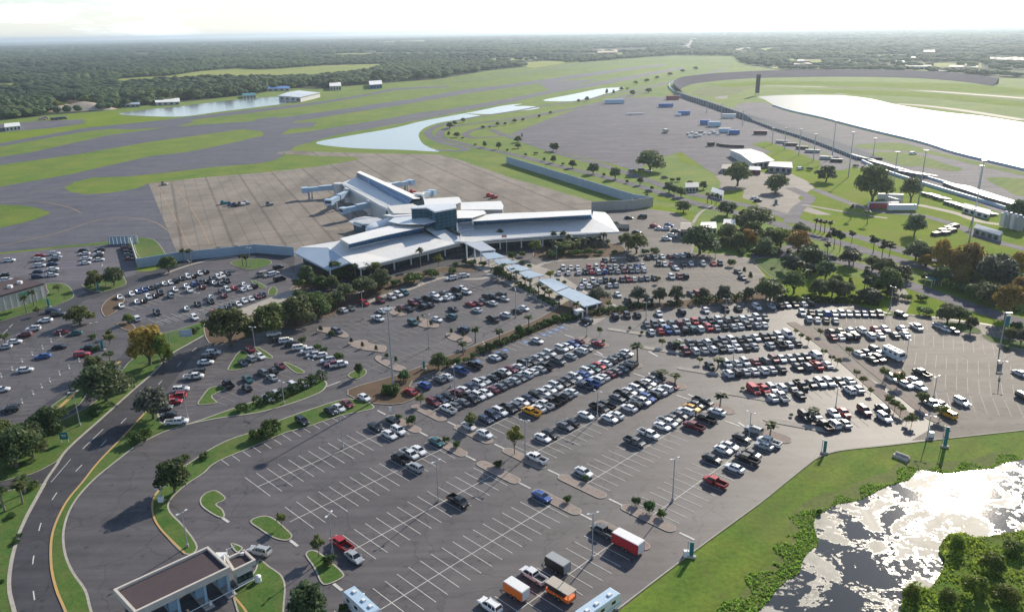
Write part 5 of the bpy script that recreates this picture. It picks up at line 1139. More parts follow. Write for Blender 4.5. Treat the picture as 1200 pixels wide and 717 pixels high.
for i,(x0,y0) in enumerate(((1093,335),(1102,332))):
    X,Y=G(x0,y0); o=empty('shade_shelter',(X,Y,0),.25); t=MB(); t.box((0,0,3.1),(5.2,4.2,.25),top=.9); t.build('canopy',M['teal'],o); t=MB()
    for a in (-2.2,2.2):
        for b in (-1.7,1.7): t.tube((a,b,0),(a,b,3),.08,n=6)
    t.build('frame',M['white_metal'],o); tag(o,('left','right')[i]+' one of two bright teal shade shelters among the trees','shelter')
# gantry sign by the approach road, blue verge sign, white direction sign
X,Y=G(200.5,412); o=empty('gantry_sign',(X,Y,0),math.radians(12)); t=MB(); t.tube((0,0,0),(0,0,6.2),.16,n=8); t.tube((0,0,6),(7.2,0,6.2),.12,n=8); t.build('post',M['pole_grey'],o); t=MB(); t.box((5.2,-.2,5.9),(3.8,.15,2.3)); pn=t.build('panel',plain('sign_pale_blue',(.35,.5,.68),.5),o); t=MB()
for z,w_ in ((6.5,2.6),(6.0,3.1),(5.5,2.0)): t.box((5.2,-.3,z),(w_,.05,.2))
t.build('lettering',M['white_metal'],pn); tag(o,'overhead road sign with a pale blue panel beside the autumn tree','road sign')
X,Y=G(76.5,519); o=empty('verge_sign',(X,Y,.1),.15); t=MB(); t.box((0,0,1.9),(1.9,.12,1.9)); pn=t.build('panel',M['teal'],o); t=MB(); [t.tube((s,.1,0),(s,.1,2.7),.06,n=6) for s in (-.8,.8)]; t.build('post',M['white_metal'],o); t=MB(); t.box((0,-.08,2.2),(1.3,.04,.18)); t.box((0,-.08,1.8),(1.0,.04,.16)); t.build('lettering',M['white_metal'],pn); tag(o,'small teal sign on two white legs beside the approach road','road sign')
X,Y=G(458,487.5); o=empty('direction_sign',(X,Y,.1),-.6); t=MB(); t.box((0,0,1.9),(1.0,.1,1.4)); t.build('panel',M['white_metal'],o); t=MB(); t.tube((0,.1,0),(0,.1,2.4),.06,n=6); t.build('post',M['pole_grey'],o); tag(o,'white direction sign beside the pair of dark cars at the crossing','road sign')
for i,(x,y) in enumerate([(93,424),(81,432),(70,439.5),(58.5,447.5),(49,454.5),(39,462.5),(26,472.5),(12,482.5),(1.5,442),(14.5,434),(26,424.5),(38,416.5),(50,409),(60,401),(71,394)]):
    X,Y=G(x,y); t=MB(); t.tube((0,0,0),(0,0,1.0),.06,n=8); t.tube((0,0,0),(0,0,.3),.28,.2,8); t.box((0,0,1.1),(.4,.1,.4)); o=t.build('bay_sign',M['white_metal'],None,loc=(X,Y,.05)); tag(o,'little white bay marker sign in a diagonal line in the lower left block','sign','bay marker signs in the lower left block')
# flag
X,Y=G(594,297); o=empty('flagpole',(X,Y,0)); t=MB(); t.tube((0,0,0),(0,0,9),.09,.05,8); t.build('pole',M['white_metal'],o); t=MB(); t.box((-1.1,0,8),(2.2,.06,1.3)); fl_=t.build('flag',plain('flag_red',(.5,.05,.05),.7),o); t=MB(); [t.box((-1.1,0,7.5+.32*k),(2.2,.08,.12)) for k in range(4)]; t.build('flag_stripe',M['white_metal'],fl_); tag(o,'white flagpole with a red and white flag in front of the terminal','flagpole')
# dustbins by the pylon, drain covers, culvert
for i,(x,y,lb) in enumerate(((1091,512,'white round utility box on the grass by the tall pylon'),(804,652,'white utility box left of the teal pylon on the slope'),(189,588,'white box at the tip of yellow-kerbed island'))):
    X,Y=G(x,y); t=MB(); t.box((0,0,.7),(1.1,.8,1.3),top=.9); o=t.build('utility_box',M['white_metal'],None,loc=(X,Y,.05)); tag(o,lb,'utility box')
X,Y=G(1056,537); t=MB(); t.box((0,0,.35),(3.4,1.6,.7)); t.box((0,.3,.9),(3.0,.4,.5)); o=t.build('culvert_headwall',M['concrete'],None,loc=(X,Y,0),rz=-.9); tag(o,'low concrete culvert at the end of the grass above the pond','culvert')
# ---- paddock sheds, houses by the boulevard
def shed(pts,z,label,roof='roof_white',wall_='wall_pale',name='paddock_shed',group=None):
    o=empty(name,(0,0,0)); tag(o,label,'building',group); g=[G(x,y,z) for x,y in pts]; cx=sum(p[0] for p in g)/4;cy=sum(p[1] for p in g)/4
    t=MB(); t.prism([(cx+(x-cx)*.95,cy+(y-cy)*.95) for x,y in g],0,z-.4,0); t.build('wall',M[wall_],o)
    a,b,c,d=[Vector(p) for p in g]; m1=(a+d)/2; m2=(b+c)/2; r=z+1.0
    t=MB(); t.add([(a.x,a.y,z-.4),(b.x,b.y,z-.4),(c.x,c.y,z-.4),(d.x,d.y,z-.4),(m1.x,m1.y,r),(m2.x,m2.y,r)],[(0,1,5,4),(2,3,4,5),(0,4,3),(1,2,5),(3,2,1,0)]); t.build('roof',M[roof],o)
    e=(b-a); 
    for f in (.15,.4,.65,.88):
        q=a+e*f; q=Vector((cx,cy))+(q-Vector((cx,cy)))*.96; t=MB(); t.box((q.x,q.y,z*.42),(max(1.2,e.length*.12),.3,z*.5),rz=math.atan2(e.y,e.x)); t.build('window',M['dark_glass'],o)
    return o
shed([(881.8,190.5),(908,187.5),(880,174),(855,175)],5,'long white-roofed paddock shed nearest the grass bank')
shed([(900,194),(929,196),(927,189.5),(904,189)],4.5,'white-roofed shed with dark open front beside the plaza','roof_white','grey_panel')
shed([(870,198),(892,199),(890,195),(872,194)],3.5,'low red-sided shed in front of the white paddock shed','roof_white','maroon_panel')
shed([(845,197),(868,198),(866,192),(848,192)],3.5,'small grey shed left of the red-sided one','tan_panel','grey_panel')
shed([(803,219),(819,218.5),(818,213),(803,213.4)],3.5,'small grey house behind the boulevard trees','grey_panel','wall_cream')
shed([(833,224),(847,228),(849,223),(836,219)],3.5,'little white tent-roofed cabin by the gate')
shed([(820,268),(840,266),(838,259),(822,259.5)],5,'white flat-topped building left of the two dark trees','roof_white','wall_cream')
shed([(847,262),(862,262),(862,256.5),(849,256)],5,'white roof peeping out between tree crowns')
shed([(797,268),(811,268),(809,260),(798,260)],5,'tan and orange fronted cabin near the yard','tan_panel','sand')
shed([(720,266),(738,267),(736,264),(721,263)],1.6,'low sand-coloured plinth beside the terminal end','sand','sand')
shed([(182,120),(211,119),(210,114.5),(180,115.5)],5,'white hall with dark windows between wood and far pond'); shed([(140,122.5),(164,122),(163,118),(140,118.5)],4.5,'blue-grey roofed hall left of the white hall','roof_blue','grey_panel')
shed([(325,112),(352,114),(376,108.5),(350,106)],7.5,'big white hangar at the right end of the far pond','roof_metal','wall_pale')
shed([(312,104),(340,103.4),(339,100.6),(313,101)],5,'hall with a bright blue roof behind the hangar','blue_panel'); shed([(284,112),(300,111),(299,108.6),(284,109.4)],5,'teal-roofed hall left of the blue roof','teal','wall_pale')
shed([(249,105),(290,104),(288,99.5),(250,100.5)],8,'long grey-white hall among the trees','roof_metal','wall_cream'); shed([(223,111),(236,110),(235,106.5),(223,107)],7,'small pale house in the trees'); shed([(386,101),(400,100.5),(399,95.5),(386,96)],8,'grey-roofed hall at the wood edge'); shed([(433,99.5),(448,98.5),(447,94),(432,95)],8,'white hall with bright blue side at the wood edge','roof_white','blue_panel')
shed([(5,149),(24,147),(22,143),(5,144.5)],5,'row of pale parked-plane shelters at the left edge')
shed([(930,75.5),(955,75),(954,73),(931,73.4)],7,'pale warehouse far right beyond the track','concrete','grey_panel'); shed([(1060,78),(1092,78),(1091,75.8),(1061,75.8)],7,'long pale retail hall far right','concrete','grey_panel'); shed([(1112,78.5),(1146,79),(1145,76.5),(1113,76.3)],7,'second long pale hall far right','concrete','grey_panel'); shed([(1082,61),(1096,61),(1095,58),(1083,58)],9,'lone pale building in the far woods','concrete','grey_panel'); shed([(1160,70),(1200,70.5),(1199,66.5),(1160,66.5)],9,'pale hall at the right edge of the horizon','concrete','grey_panel')
shed([(862,60),(880,59.5),(879,56),(862,56.5)],9,'pale hall right of the bright highway','concrete','grey_panel'); shed([(700,62),(724,61.5),(723,58),(700,58.5)],8,'sand-coloured hall before the far woods','sand','sand'); shed([(1128,242),(0+1160,251),(1162,246),(1132,238)],3,'low long roof beside the bleachers')
shed([(1141,266),(1172,275),(1176,272.5),(1146,263)],3.5,'long white-roofed stand by the right edge','roof_white','grey_panel')
for i in range(4):
    X,Y=G(1176+5.5*i,267+1.5*i); t=MB(); t.box((0,0,4),(3,3,6.5)); t.tube((0,0,7.2),(0,0,8.2),1.5,.6,10); o=t.build('storage_silo',M['wall_pale' if i%2==0 else 'grey_panel'],None,loc=(X,Y,0)); tag(o,'square pale and grey silo in the row of four at the right edge','silo','row of four silos')
frng=random.Random(77)
fb=sorted([(frng.uniform(880,1195),frng.choice([63,66,68,71,73,75,78,81])) for _ in range(18)])
for i,(x,y) in enumerate(fb):
    y=y+(x-1000)*.012; w_=frng.uniform(5,12); shed([(x,y+1.1),(x+w_,y+1.0),(x+w_-.4,y-.2),(x+.4,y-.1)],6,f'small pale hall, {ORD[i+1]} from the left in the hazy town beyond the track','roof_metal' if i%3 else 'sand','grey_panel',name='town_building',group='buildings of the hazy town beyond the track')
# sand heaps with digger
for i,(x,y,r,h,lb) in enumerate([(70,129,22,9,'left sand heap beside the orange digger'),(84,127.5,18,12,'dark earth heap behind the sand heaps'),(99,128.5,26,11,'largest sand heap, right end of the yard')]):
    X,Y=G(x,y); t=MB(); n=18; V=[];F=[]
    for k,(s,z) in enumerate(((1.6,0),(1.1,.35),(.55,.8),(.05,1))):
        for j in range(n): a=2*math.pi*j/n; q=r*s*(1+.15*math.sin(3*a+i)); V.append((q*math.cos(a),q*.7*math.sin(a),z*h))
    for k in range(3):
        for j in range(n): a=k*n+j;b=k*n+(j+1)%n; F.append((a,b,b+n,a+n))
    t.add(V,F); o=t.build('sand_heap',M['sand'] if i!=1 else M['mulch'],None,True,loc=(X,Y,0)); tag(o,lb,'sand heap')
sheet('sand_yard',[[(58,131.5),(66,124),(108,121),(114,128)]],'sand',.07)
X,Y=G(76,127.5); o=empty('digger',(X,Y,0),.4); t=MB(); t.box((0,0,2.4),(6,3.4,3)); t.build('body',M['orange'],o); t=MB(); t.tube((2,0,3),(6,0,7.5),.5,n=6); t.tube((6,0,7.5),(9,0,3),.4,n=6); t.box((9,0,2.5),(1.4,1.8,1.4)); t.build('arm',M['orange'],o); t=MB(); [t.box((0,s*1.6,.6),(5.6,.8,1.1)) for s in (-1,1)]; t.build('track',M['dark_trim'],o); tag(o,'orange digger standing on the sand heaps','digger')
for i,(x,y) in enumerate(((50,141,),(53,140),(64,141),(69,140.5),(75,140))):
    X,Y=G(x,y); o=link('aircraft_tug',SPEC['van']['far'],None,(X,Y,.06),.3,(1.6,1.5,1.6)); o.color=((.5,.3,.3,1) if i<2 else (.03,.03,.05,1)); tag(o,['reddish','pinkish','black','dark','darkest'][i]+' utility vehicle on the gravel lot below the sand heaps','utility vehicle')
# ---- speedway
gs=[(790,111),(800,115),(830,125),(870,139),(905,152),(940,163),(975,176),(1005,188)]
l=spline([G(*p) for p in gs],False,3); SP=empty('grandstand',(0,0,0)); tag(SP,'long grey grandstand seen from behind along the speedway straight','grandstand')
n=len(l); V=[];F=[]
for k in range(n):
    a=Vector(l[max(k-1,0)]);b=Vector(l[min(k+1,n-1)]); d=(b-a).normalized(); nn=Vector((-d.y,d.x)); nn=nn if nn.x>0 else -nn; p=Vector(l[k]); hh=5.5 if k<10 else 2.2
    V+=[(p.x,p.y,0),(p.x,p.y,hh),(p.x+nn.x*18,p.y+nn.y*18,1.5),(p.x+nn.x*18,p.y+nn.y*18,0)]
for k in range(n-1): i=4*k; F+=[(i,i+1,i+5,i+4),(i+1,i+2,i+6,i+5),(i+2,i+3,i+7,i+6)]
t=MB(); t.add(V,F); t.build('seating',plain('weathered_steel',(.13,.14,.155),.95,spec=.1),SP)
t=MB()
for k in range(0,n-1):
    p=Vector(l[k]); q=Vector(l[k+1])
    for f in (0,.25,.5,.75): s=p+(q-p)*f; t.box((s.x,s.y-.6,(2.9 if k<10 else 1.2)),(.6,.8,(5.8 if k<10 else 2.6)))
t.build('rib',M['soundwall'],SP)
def lowwall(pts,h,mat,label,name,cat='wall',t_=1.0):
    mb=MB(); vband(mb,PL(pts,True,4),0,h,0,t_); o=mb.build(name,M[mat]); tag(o,label,cat)
lowwall([(905,124),(927,131),(963,139),(1013,152),(1076,167),(1121,181),(1200,200),(1300,226)],1.7,'pale_blue','pale blue safety wall between the pit apron and the lake','track_wall')
lowwall([(1010,190),(1040,203),(1100,222),(1160,240),(1230,262)],1.8,'pale_blue','pale blue catch wall behind the bleachers','track_wall')
lowwall([(930,157),(960,168),(1000,182),(1050,198),(1100,213),(1200,243),(1260,262)],1.5,'pale_blue','pale blue pit wall along the straight','track_wall')
lowwall([(797,114),(788,107),(784,102),(788,98),(800,95),(830,91.5),(870,88.7),(905,87.3)],3.2,'pale_blue','pale blue outer wall round the speedway curve','track_wall')
# banked curve
tb=[(792,108),(789,103),(793,98.5),(803,95.3),(830,92),(870,89.2),(905,87.7),(960,86.8),(1020,86.8),(1080,88.6),(1130,92.5),(1170,98)]
ti=[(804,112),(798,105),(805,101),(816,98),(840,95),(873,92.6),(908,91.2),(960,90.4),(1020,90.5),(1080,92.3),(1129,96.2),(1164,101.5)]
a=spline([G(x,y,0) for x,y in tb],False,4); b=spline([G(x,y) for x,y in ti],False,4); V=[(x,y,8.5) for x,y in a]+[(x,y,.1) for x,y in b]+[(x*1.003,y*1.003,0) for x,y in a]; n=len(a)
F=[(k+n,k+1+n,k+1,k) for k in range(n-1)]+[(k,k+1,k+1+2*n,k+2*n) for k in range(n-1)]
t=MB(); t.add(V,F); o=t.build('banked_track',M['bank']) if 'bank' in M else None
if o is None: M['bank']=ground_mat('banked_asphalt',(.075,.07,.095),(.09,.085,.11),(.10,.095,.12),.01,.1,1,fine=.1,spec=.05,rough=1); o=t.build('banked_track',M['bank'])
o['kind']='structure'
# scoring tower
X,Y=G(887,112.5); o=empty('scoring_tower',(X,Y,0)); t=MB(); t.box((0,0,17),(5,4,26)); t.build('display',M['dark_trim'],o); t=MB(); [t.tube((s,0,0),(s,0,5),.4,n=6) for s in (-1.8,1.8)]; t.build('leg',M['grey_panel'],o); tag(o,'tall dark scoring tower by the near end of the speedway lake','tower')
# bleachers
def bleach(x0,y0,x1,y1,label,depth=14,h=6,group='white bleachers along the straight'):
    a=Vector(G(x0,y0));b=Vector(G(x1,y1)); e=(b-a).normalized(); nn=Vector((-e.y,e.x)); nn=nn if nn.y>0 else -nn; o=empty('bleacher',(a.x,a.y,0),math.atan2(e.y,e.x)); L=(b-a).length; t=MB(); k=9
    for i in range(k): z=h-(h-.8)*i/(k-1); t.box((L/2,depth*(i+.5)/k,z),(L,depth/k*.92,.22))
    t.build('seating',M['white_metal'],o); t=MB()
    for i in range(int(L/5)+1):
        t.add([(i*5-.12,0,0),(i*5+.12,0,0),(i*5+.12,0,h),(i*5-.12,0,h),(i*5-.12,depth,0),(i*5+.12,depth,0),(i*5+.12,depth,.7),(i*5-.12,depth,.7)],[(0,1,2,3),(5,4,7,6),(1,5,6,2),(4,0,3,7),(3,2,6,7)])
    t.build('frame',M['grey_panel'],o); tag(o,label,'bleachers',group)
bl=[(1104,220,1120,226),(1121,226.2,1133,230.2),(1134,230.6,1146,234.6),(1147,235,1159,239),(1160,239.2,1172,242.6),(1173,243,1184,246),(1185,246,1195,248)]
for i,q in enumerate(bl): bleach(*q,f'tall white bleacher, {ORD[i+1]} from the left in the upper line',16,3.2)
bl=[(1079,229,1090,232),(1092,233,1102,236),(1105,239,1116,242.5),(1118,243.5,1127,246),(1132,248,1141,250.5),(1146,251,1157,254)]
for i,q in enumerate(bl): bleach(*q,f'low white bleacher, {ORD[i+1]} from the left in the lower line',7,1.8)
bleach(1051,205,1078,210,'wide white bleacher block behind the round oak',16,3); bleach(1016,192,1032,196.5,'grey-white bleacher left of the wide block',10,2.6); bleach(1034,197,1048,201.5,'grey-white bleacher touching the wide block',10,2.6); bleach(995,184,1012,189,'bleacher block by the first curve trees',9,2.4)
# line of hedge-like parked barriers and white tunnel covers on the green
lowwall([(840,170.5),(850,172.5),(872,173.5)],2.2,'black_panel','dark low barrier line in front of the paddock','barrier','barrier',1.2)
lowwall([(1035,234),(1042,236),(1056,240)],2.6,'white_metal','short white screen wall behind the lorry trailers','screen_wall')
for i,(x,y,w_) in enumerate([(916,168,14),(926,171,16),(940,175,14),(952,179,16),(968,187,13),(980,190,12)]):
    X,Y=G(x,y); t=MB(); t.box((0,0,1.4),(w_*.7,3,2.0),top=.96); o=t.build('pit_trailer',M['black_panel' if i in (1,2,5) else 'grey_panel'],None,loc=(X,Y,0),rz=-.45); tag(o,['long grey','black','second black','dark grey','grey','last black'][i]+' trailer in the line above the grass bank','trailer','trailers lined up above the grass bank')
X,Y=G(1112,263); 
for i,(x,y) in enumerate([(1097,276),(1104,272),(1111,269),(1118,266.5),(1108,275),(1115,272)]):
    X,Y=G(x,y); t=MB(); t.box((0,0,.9),(5,3,1.6),top=.8); o=t.build('tyre_stack',M['black_panel'],None,loc=(X,Y,0),rz=.5); tag(o,'low dark stack in the dark heap on the bright green','stack','dark stacks heaped on the green')
# ================================================================ VEGETATION
def leaf_mat(name,fixed=None):
    m,nt,b=new(name); 
    if fixed: base=fixed
    else: base=nd(nt,'ShaderNodeObjectInfo').outputs['Color']
    n=noise(nt,1.3,3,.6,nd(nt,'ShaderNodeTexCoord').outputs['Object'])
    f=ramp(nt,n,[(.3,.55),(.7,1.5)])
    c=mixc(nt,1.0,base,f,'MULTIPLY')
    rnd=nd(nt,'ShaderNodeObjectInfo').outputs['Random']
    hv=nd(nt,'ShaderNodeHueSaturation'); 
    mr=nd(nt,'ShaderNodeMapRange'); mr.inputs[3].default_value=.8; mr.inputs[4].default_value=1.2; nt.links.new(rnd,mr.inputs[0]); nt.links.new(mr.outputs[0],hv.inputs['Value'])
    mr2=nd(nt,'ShaderNodeMapRange'); mr2.inputs[3].default_value=.485; mr2.inputs[4].default_value=.515; nt.links.new(rnd,mr2.inputs[0]); nt.links.new(mr2.outputs[0],hv.inputs['Hue'])
    nt.links.new(c,hv.inputs['Color']); nt.links.new(hv.outputs[0],b.inputs['Base Color']); b.inputs['Roughness'].default_value=.6; b.inputs['Specular IOR Level'].default_value=.3
    tr=nd(nt,'ShaderNodeBsdfTranslucent'); nt.links.new(hv.outputs[0],tr.inputs['Color'])
    mx=nd(nt,'ShaderNodeMixShader'); mx.inputs[0].default_value=.42; o=nt.nodes['Material Output']
    nt.links.new(b.outputs[0],mx.inputs[1]); nt.links.new(tr.outputs[0],mx.inputs[2]); nt.links.new(mx.outputs[0],o.inputs['Surface']); return m
M['leaf']=leaf_mat('foliage'); M['bark']=plain('bark',(.12,.095,.075),.9); M['palm_bark']=plain('palm_bark',(.20,.17,.14),.9)
rs=np.random.RandomState(5)
def leaves(lobes,n,size,seed,fill=.35):
    """leaf clumps on and inside ellipsoid lobes (cx,cy,cz,rx,ry,rz) -> V,F"""
    r=np.random.RandomState(seed); L=np.array(lobes,float); w=(L[:,3]*L[:,4]*L[:,5])**(2/3); idx=r.choice(len(L),n,p=w/w.sum())
    d=r.normal(size=(n,3)); d/=np.linalg.norm(d,axis=1)[:,None]; d[:,2]=np.where(d[:,2]<-.45,-d[:,2]*.4,d[:,2])
    rad=np.where(r.rand(n)<fill,r.uniform(.35,.85,n),r.uniform(.85,1.08,n))
    c=L[idx,:3]+d*L[idx,3:]*rad[:,None]
    nrm=d+r.normal(scale=.55,size=(n,3)); nrm/=np.linalg.norm(nrm,axis=1)[:,None]
    t=np.cross(nrm,r.normal(size=(n,3))); t/=np.linalg.norm(t,axis=1)[:,None]; b=np.cross(nrm,t)
    s=size*r.uniform(.6,1.35,n)[:,None]; b*=r.uniform(.5,1,n)[:,None]
    V=np.stack([c-t*s,c-b*s,c+t*s,c+b*s],1).reshape(-1,3)
    F=np.arange(4*n).reshape(n,4); return V,F
def oak_variant(seed,spread=1.0,tall=1.0,n=3000,size=.34,nl=9):
    """unit tree: height 10, crown width 10*spread"""
    r=np.random.RandomState(seed); lobes=[]
    lobes.append((0,0,5.4*tall,3.3*spread,3.3*spread,3.0))
    for k in range(nl):
        a=2*math.pi*k/nl+r.uniform(-.4,.4); q=r.uniform(2.0,3.4)*spread; R_=r.uniform(1.3,2.1)
        lobes.append((q*math.cos(a),q*math.sin(a),r.uniform(2.6,6.0)*tall,R_*spread,R_*spread,R_*.95))
    for k in range(4):
        a=r.uniform(0,6.28); lobes.append((1.5*spread*math.cos(a),1.5*spread*math.sin(a),r.uniform(7.0,8.2)*tall,1.6*spread,1.6*spread,1.3))
    V,F=leaves(lobes,n,size,seed); crown=npmesh('oak_crown',V,F,M['leaf'])
    t=MB(); t.tube((0,0,-.3),(0.1,0,1.6),.36,.28,8); 
    for k in range(6):
        a=2*math.pi*k/6+r.uniform(-.3,.3); q=r.uniform(1.5,2.8)*spread; t.tube((.1,0,1.4),(q*math.cos(a),q*math.sin(a),r.uniform(4.2,6)),.2,.06,6)
    return crown,t.mesh('oak_trunk',M['bark'])
def palm_variant(seed):
    """unit: height 10"""
    r=random.Random(seed); t=MB(); x=r.uniform(-.3,.3); t.tube((0,0,-.3),(x*.5,0,4.5),.22,.17,7); t.tube((x*.5,0,4.5),(x,0,8.6),.17,.16,7)
    c=MB()
    for k in range(26):
        a=r.uniform(0,6.28); el=r.uniform(-.75,1.15); L=r.uniform(1.5,2.1); p=Vector((x,0,8.7)); d=Vector((math.cos(a)*math.cos(el),math.sin(a)*math.cos(el),math.sin(el)))
        side=Vector((-math.sin(a),math.cos(a),0)); prev=None
        for j in range(5):
            q=p+d*(L*j/4)+Vector((0,0,-.38*(j/4)**2*L)); w_=(.12,.5,.58,.42,.05)[j]*.9
            cur=(q-side*w_+Vector((0,0,-w_*.35)),q,q+side*w_+Vector((0,0,-w_*.35)))
            if prev: c.add([*prev,*cur],[(0,1,4,3),(1,2,5,4)])
            prev=cur
    return c.mesh('palm_crown',M['leaf']),t.mesh('palm_trunk',M['palm_bark'])
def bush_variant(seed,n=700,size=.17):
    r=np.random.RandomState(seed); lobes=[(0,0,.75,1.1,1.1,.85)]
    for k in range(6): a=r.uniform(0,6.28); lobes.append((.8*math.cos(a),.8*math.sin(a),r.uniform(.5,1.2),r.uniform(.45,.8),r.uniform(.45,.8),r.uniform(.4,.7)))
    V,F=leaves(lobes,n,size,seed); return npmesh('bush_foliage',V,F,M['leaf'])
def young_variant(seed):
    r=np.random.RandomState(seed); lobes=[(0,0,6.4,2.4,2.4,2.3)]
    for k in range(7): a=r.uniform(0,6.28); lobes.append((1.9*math.cos(a),1.9*math.sin(a),r.uniform(4.8,8.2),1.3,1.3,1.1))
    V,F=leaves(lobes,900,.42,seed,.5); t=MB(); t.tube((0,0,-.3),(0,0,4.5),.16,.1,6)
    for k in range(5): a=1.26*k; t.tube((0,0,2.6),(1.5*math.cos(a),1.5*math.sin(a),6),.09,.03,5)
    return npmesh('young_crown',V,F,M['leaf']),t.mesh('young_trunk',M['bark'])
def pine_variant(seed):
    r=np.random.RandomState(seed); lobes=[]
    for k in range(9): a=r.uniform(0,6.28); q=r.uniform(.3,1.6); lobes.append((q*math.cos(a),q*math.sin(a),r.uniform(5.2,9.3),1.0,1.0,.6))
    V,F=leaves(lobes,900,.34,seed,.5); t=MB(); t.tube((0,0,-.3),(0,0,9),.17,.06,6)
    for k in range(5): a=1.3*k; t.tube((0,0,5+k*.7),(1.4*math.cos(a),1.4*math.sin(a),5.8+k*.7),.06,.02,4)
    return npmesh('pine_crown',V,F,M['leaf']),t.mesh('pine_trunk',M['bark'])
def column_variant(seed):
    V,F=leaves([(0,0,1.2,.55,.55,1.2),(0,0,2.1,.4,.4,.9)],450,.14,seed); return npmesh('columnar_foliage',V,F,M['leaf'])
OAK=[oak_variant(s,sp,tl) for s,sp,tl in ((1,1.0,1.0),(2,1.05,.98),(3,.95,1.04),(4,1.0,.95),(5,1.1,1.0),(6,.9,1.05))]+[oak_variant(s,1,1,n,z,nl) for s,n,z,nl in ((61,1900,.38,6),(62,2200,.36,7),(63,3600,.32,12),(64,2000,.42,5))]
PALM=[palm_variant(s) for s in range(4)]; BUSH=[bush_variant(s) for s in (21,22,23,24)]; YOUNG=[young_variant(s) for s in (31,32,33)]; PINE=[pine_variant(s) for s in (41,42)]; COLU=[column_variant(s) for s in (51,52)]
vr=random.Random(3)
COLS={'o':(.105,.14,.055),'d':(.08,.12,.04),'y':(.27,.19,.04),'l':(.16,.21,.035),'p':(.055,.085,.03),'n':(.06,.085,.05),'b':(.06,.115,.03),'c':(.14,.17,.05),'k':(.045,.08,.025),'g':(.085,.105,.07)}
NAME={'o':('oak_tree','tree','evergreen oak'),'d':('oak_tree','tree','dense dark tree'),'g':('oak_tree','tree','grey-green oak'),'y':('autumn_tree','tree','orange-yellow autumn tree'),'l':('leafy_tree','tree','yellow-green leafy tree'),'p':('palm_tree','palm tree','cabbage palm'),'n':('pine_tree','pine tree','tall thin pine'),'b':('shrub','shrub','rounded shrub'),'c':('young_tree','tree','small young tree'),'k':('columnar_shrub','shrub','small columnar shrub')}
NTREE=[0]; PLACED={}
def plant(t,x,y,w_,h_,phrase,group):
    X,Y=G(x,y); d=math.sqrt(X*X+Y*Y+H*H); mpp=math.hypot(X,Y-0)  # metres per pixel from distance
    depth=Vector((X,Y,-H)).dot(FW); mp=depth/FPX; W_=w_*mp; Hh=h_*mp/max(.75,math.cos(math.atan2(H,math.hypot(X,Y))))
    nm,cat,word=NAME[t]
    if t in 'oydlg': Wn,Hn,(cr,tr)=9.6,9.3,vr.choice(OAK)
    elif t=='p': Wn,Hn,(cr,tr)=3.9,9.6,vr.choice(PALM)
    elif t=='n': Wn,Hn,(cr,tr)=4.6,9.9,vr.choice(PINE)
    elif t=='c': Wn,Hn,(cr,tr)=6.2,9.2,vr.choice(YOUNG)
    elif t=='b': Wn,Hn,cr,tr=3.3,2.0,vr.choice(BUSH),None
    else: Wn,Hn,cr,tr=1.1,2.8,vr.choice(COLU),None
    if t in 'oydlg': Hh=max(Hh*.92,W_*.45); 
    if t=='b': Hh=min(max(Hh*.8,W_*.45),W_*1.1)
    if t=='p': W_=max(W_,4.0)*1.1
    sx=W_/Wn; sz=Hh/Hn
    j=[vr.uniform(.8,1.3) for _ in range(3)]; c0=COLS[t]; c=(c0[0]*j[0],c0[1]*(j[0]*.5+.5),c0[2]*j[2],1)
    if tr is None:
        o=link(nm,cr,None,(X,Y,.1),vr.uniform(0,6.28),(sx,sx,sz)); o.color=c
    else:
        o=empty(nm,(X,Y,.08),vr.uniform(0,6.28)); o.scale=(sx,sx,sz)
        a=link('crown',cr,o); a.color=c; link('trunk',tr,o)
    NTREE[0]+=1
    tag(o,phrase(word),cat,group); return o
def plants(s,where,group=None):
    """where: short phrase for the place; each plant gets its rank from the left"""
    it=[]
    for k in s.split(';'):
        k=k.strip()
        if not k: continue
        t,rest=k.split(' '); it.append((t,*[float(q) for q in rest.split(',')]))
    it.sort(key=lambda q:q[1]); cnt={}
    tot={}
    for q in it: tot[q[0]]=tot.get(q[0],0)+1
    for q in it:
        cnt[q[0]]=cnt.get(q[0],0)+1; i=cnt[q[0]]; 
        ph=(lambda w,i=i,q=q:(f"{w}, {ORD[i] if i<len(ORD) else 'last'} from the left, {where}" if tot[q[0]]>1 else f"{w} {where}"))
        plant(*q,ph,(group or where) if tot[q[0]]>1 else None)
plants('o 125,470,66,48;o 112,440,30,25;d 57,507,44,34;d 20,548,62,56;d 38,524,40,32;g 180,491,52,38;y 176,428,52,52;l 192,430,30,40;d 150,455,24,18','between the approach road and service road')
plants('d 205,577,48,42;b 165,516,32,18;b 318,509,36,20;b 303,514,26,16;b 215,541,18,10;b 240,537,16,9;b 283,481,18,12','on the long curved median')
plants('o 270,404,66,44;o 318,390,46,38;o 350,380,46,38;d 372,370,36,30;o 384,362,26,22;o 295,396,30,24;d 336,376,26,24;b 228,390,16,9','clump left of the inner block')
plants('o 94,380,36,22;c 129,404,14,12;o 112,336,22,20;o 134,335,26,23;o 106,337,14,12;c 69,343,11,9;d 198,319,27,21;c 45,370,9,10;c 6,402,12,11;l 151,379,15,13;c 129,396,9,9;b 109,397,12,8;b 112,411,14,7','in the left-hand car parks')
plants('p 216,307,9,15;p 224,308,10,16;p 257,300,10,10;p 268,299,9,9;p 277,298,10,10;p 40,359,10,19;p 31.5,367,10,21;p 130,425,7,13;p 6,599,14,28;p 27,590,15,26;p 30,578,12,20;p 285,312,5,14;p 289,313,5,14','in the left part of the airport')
plants('b 40,572,18,10;b 112,487,22,9;b 9,520,20,12','beside the approach road lawn')
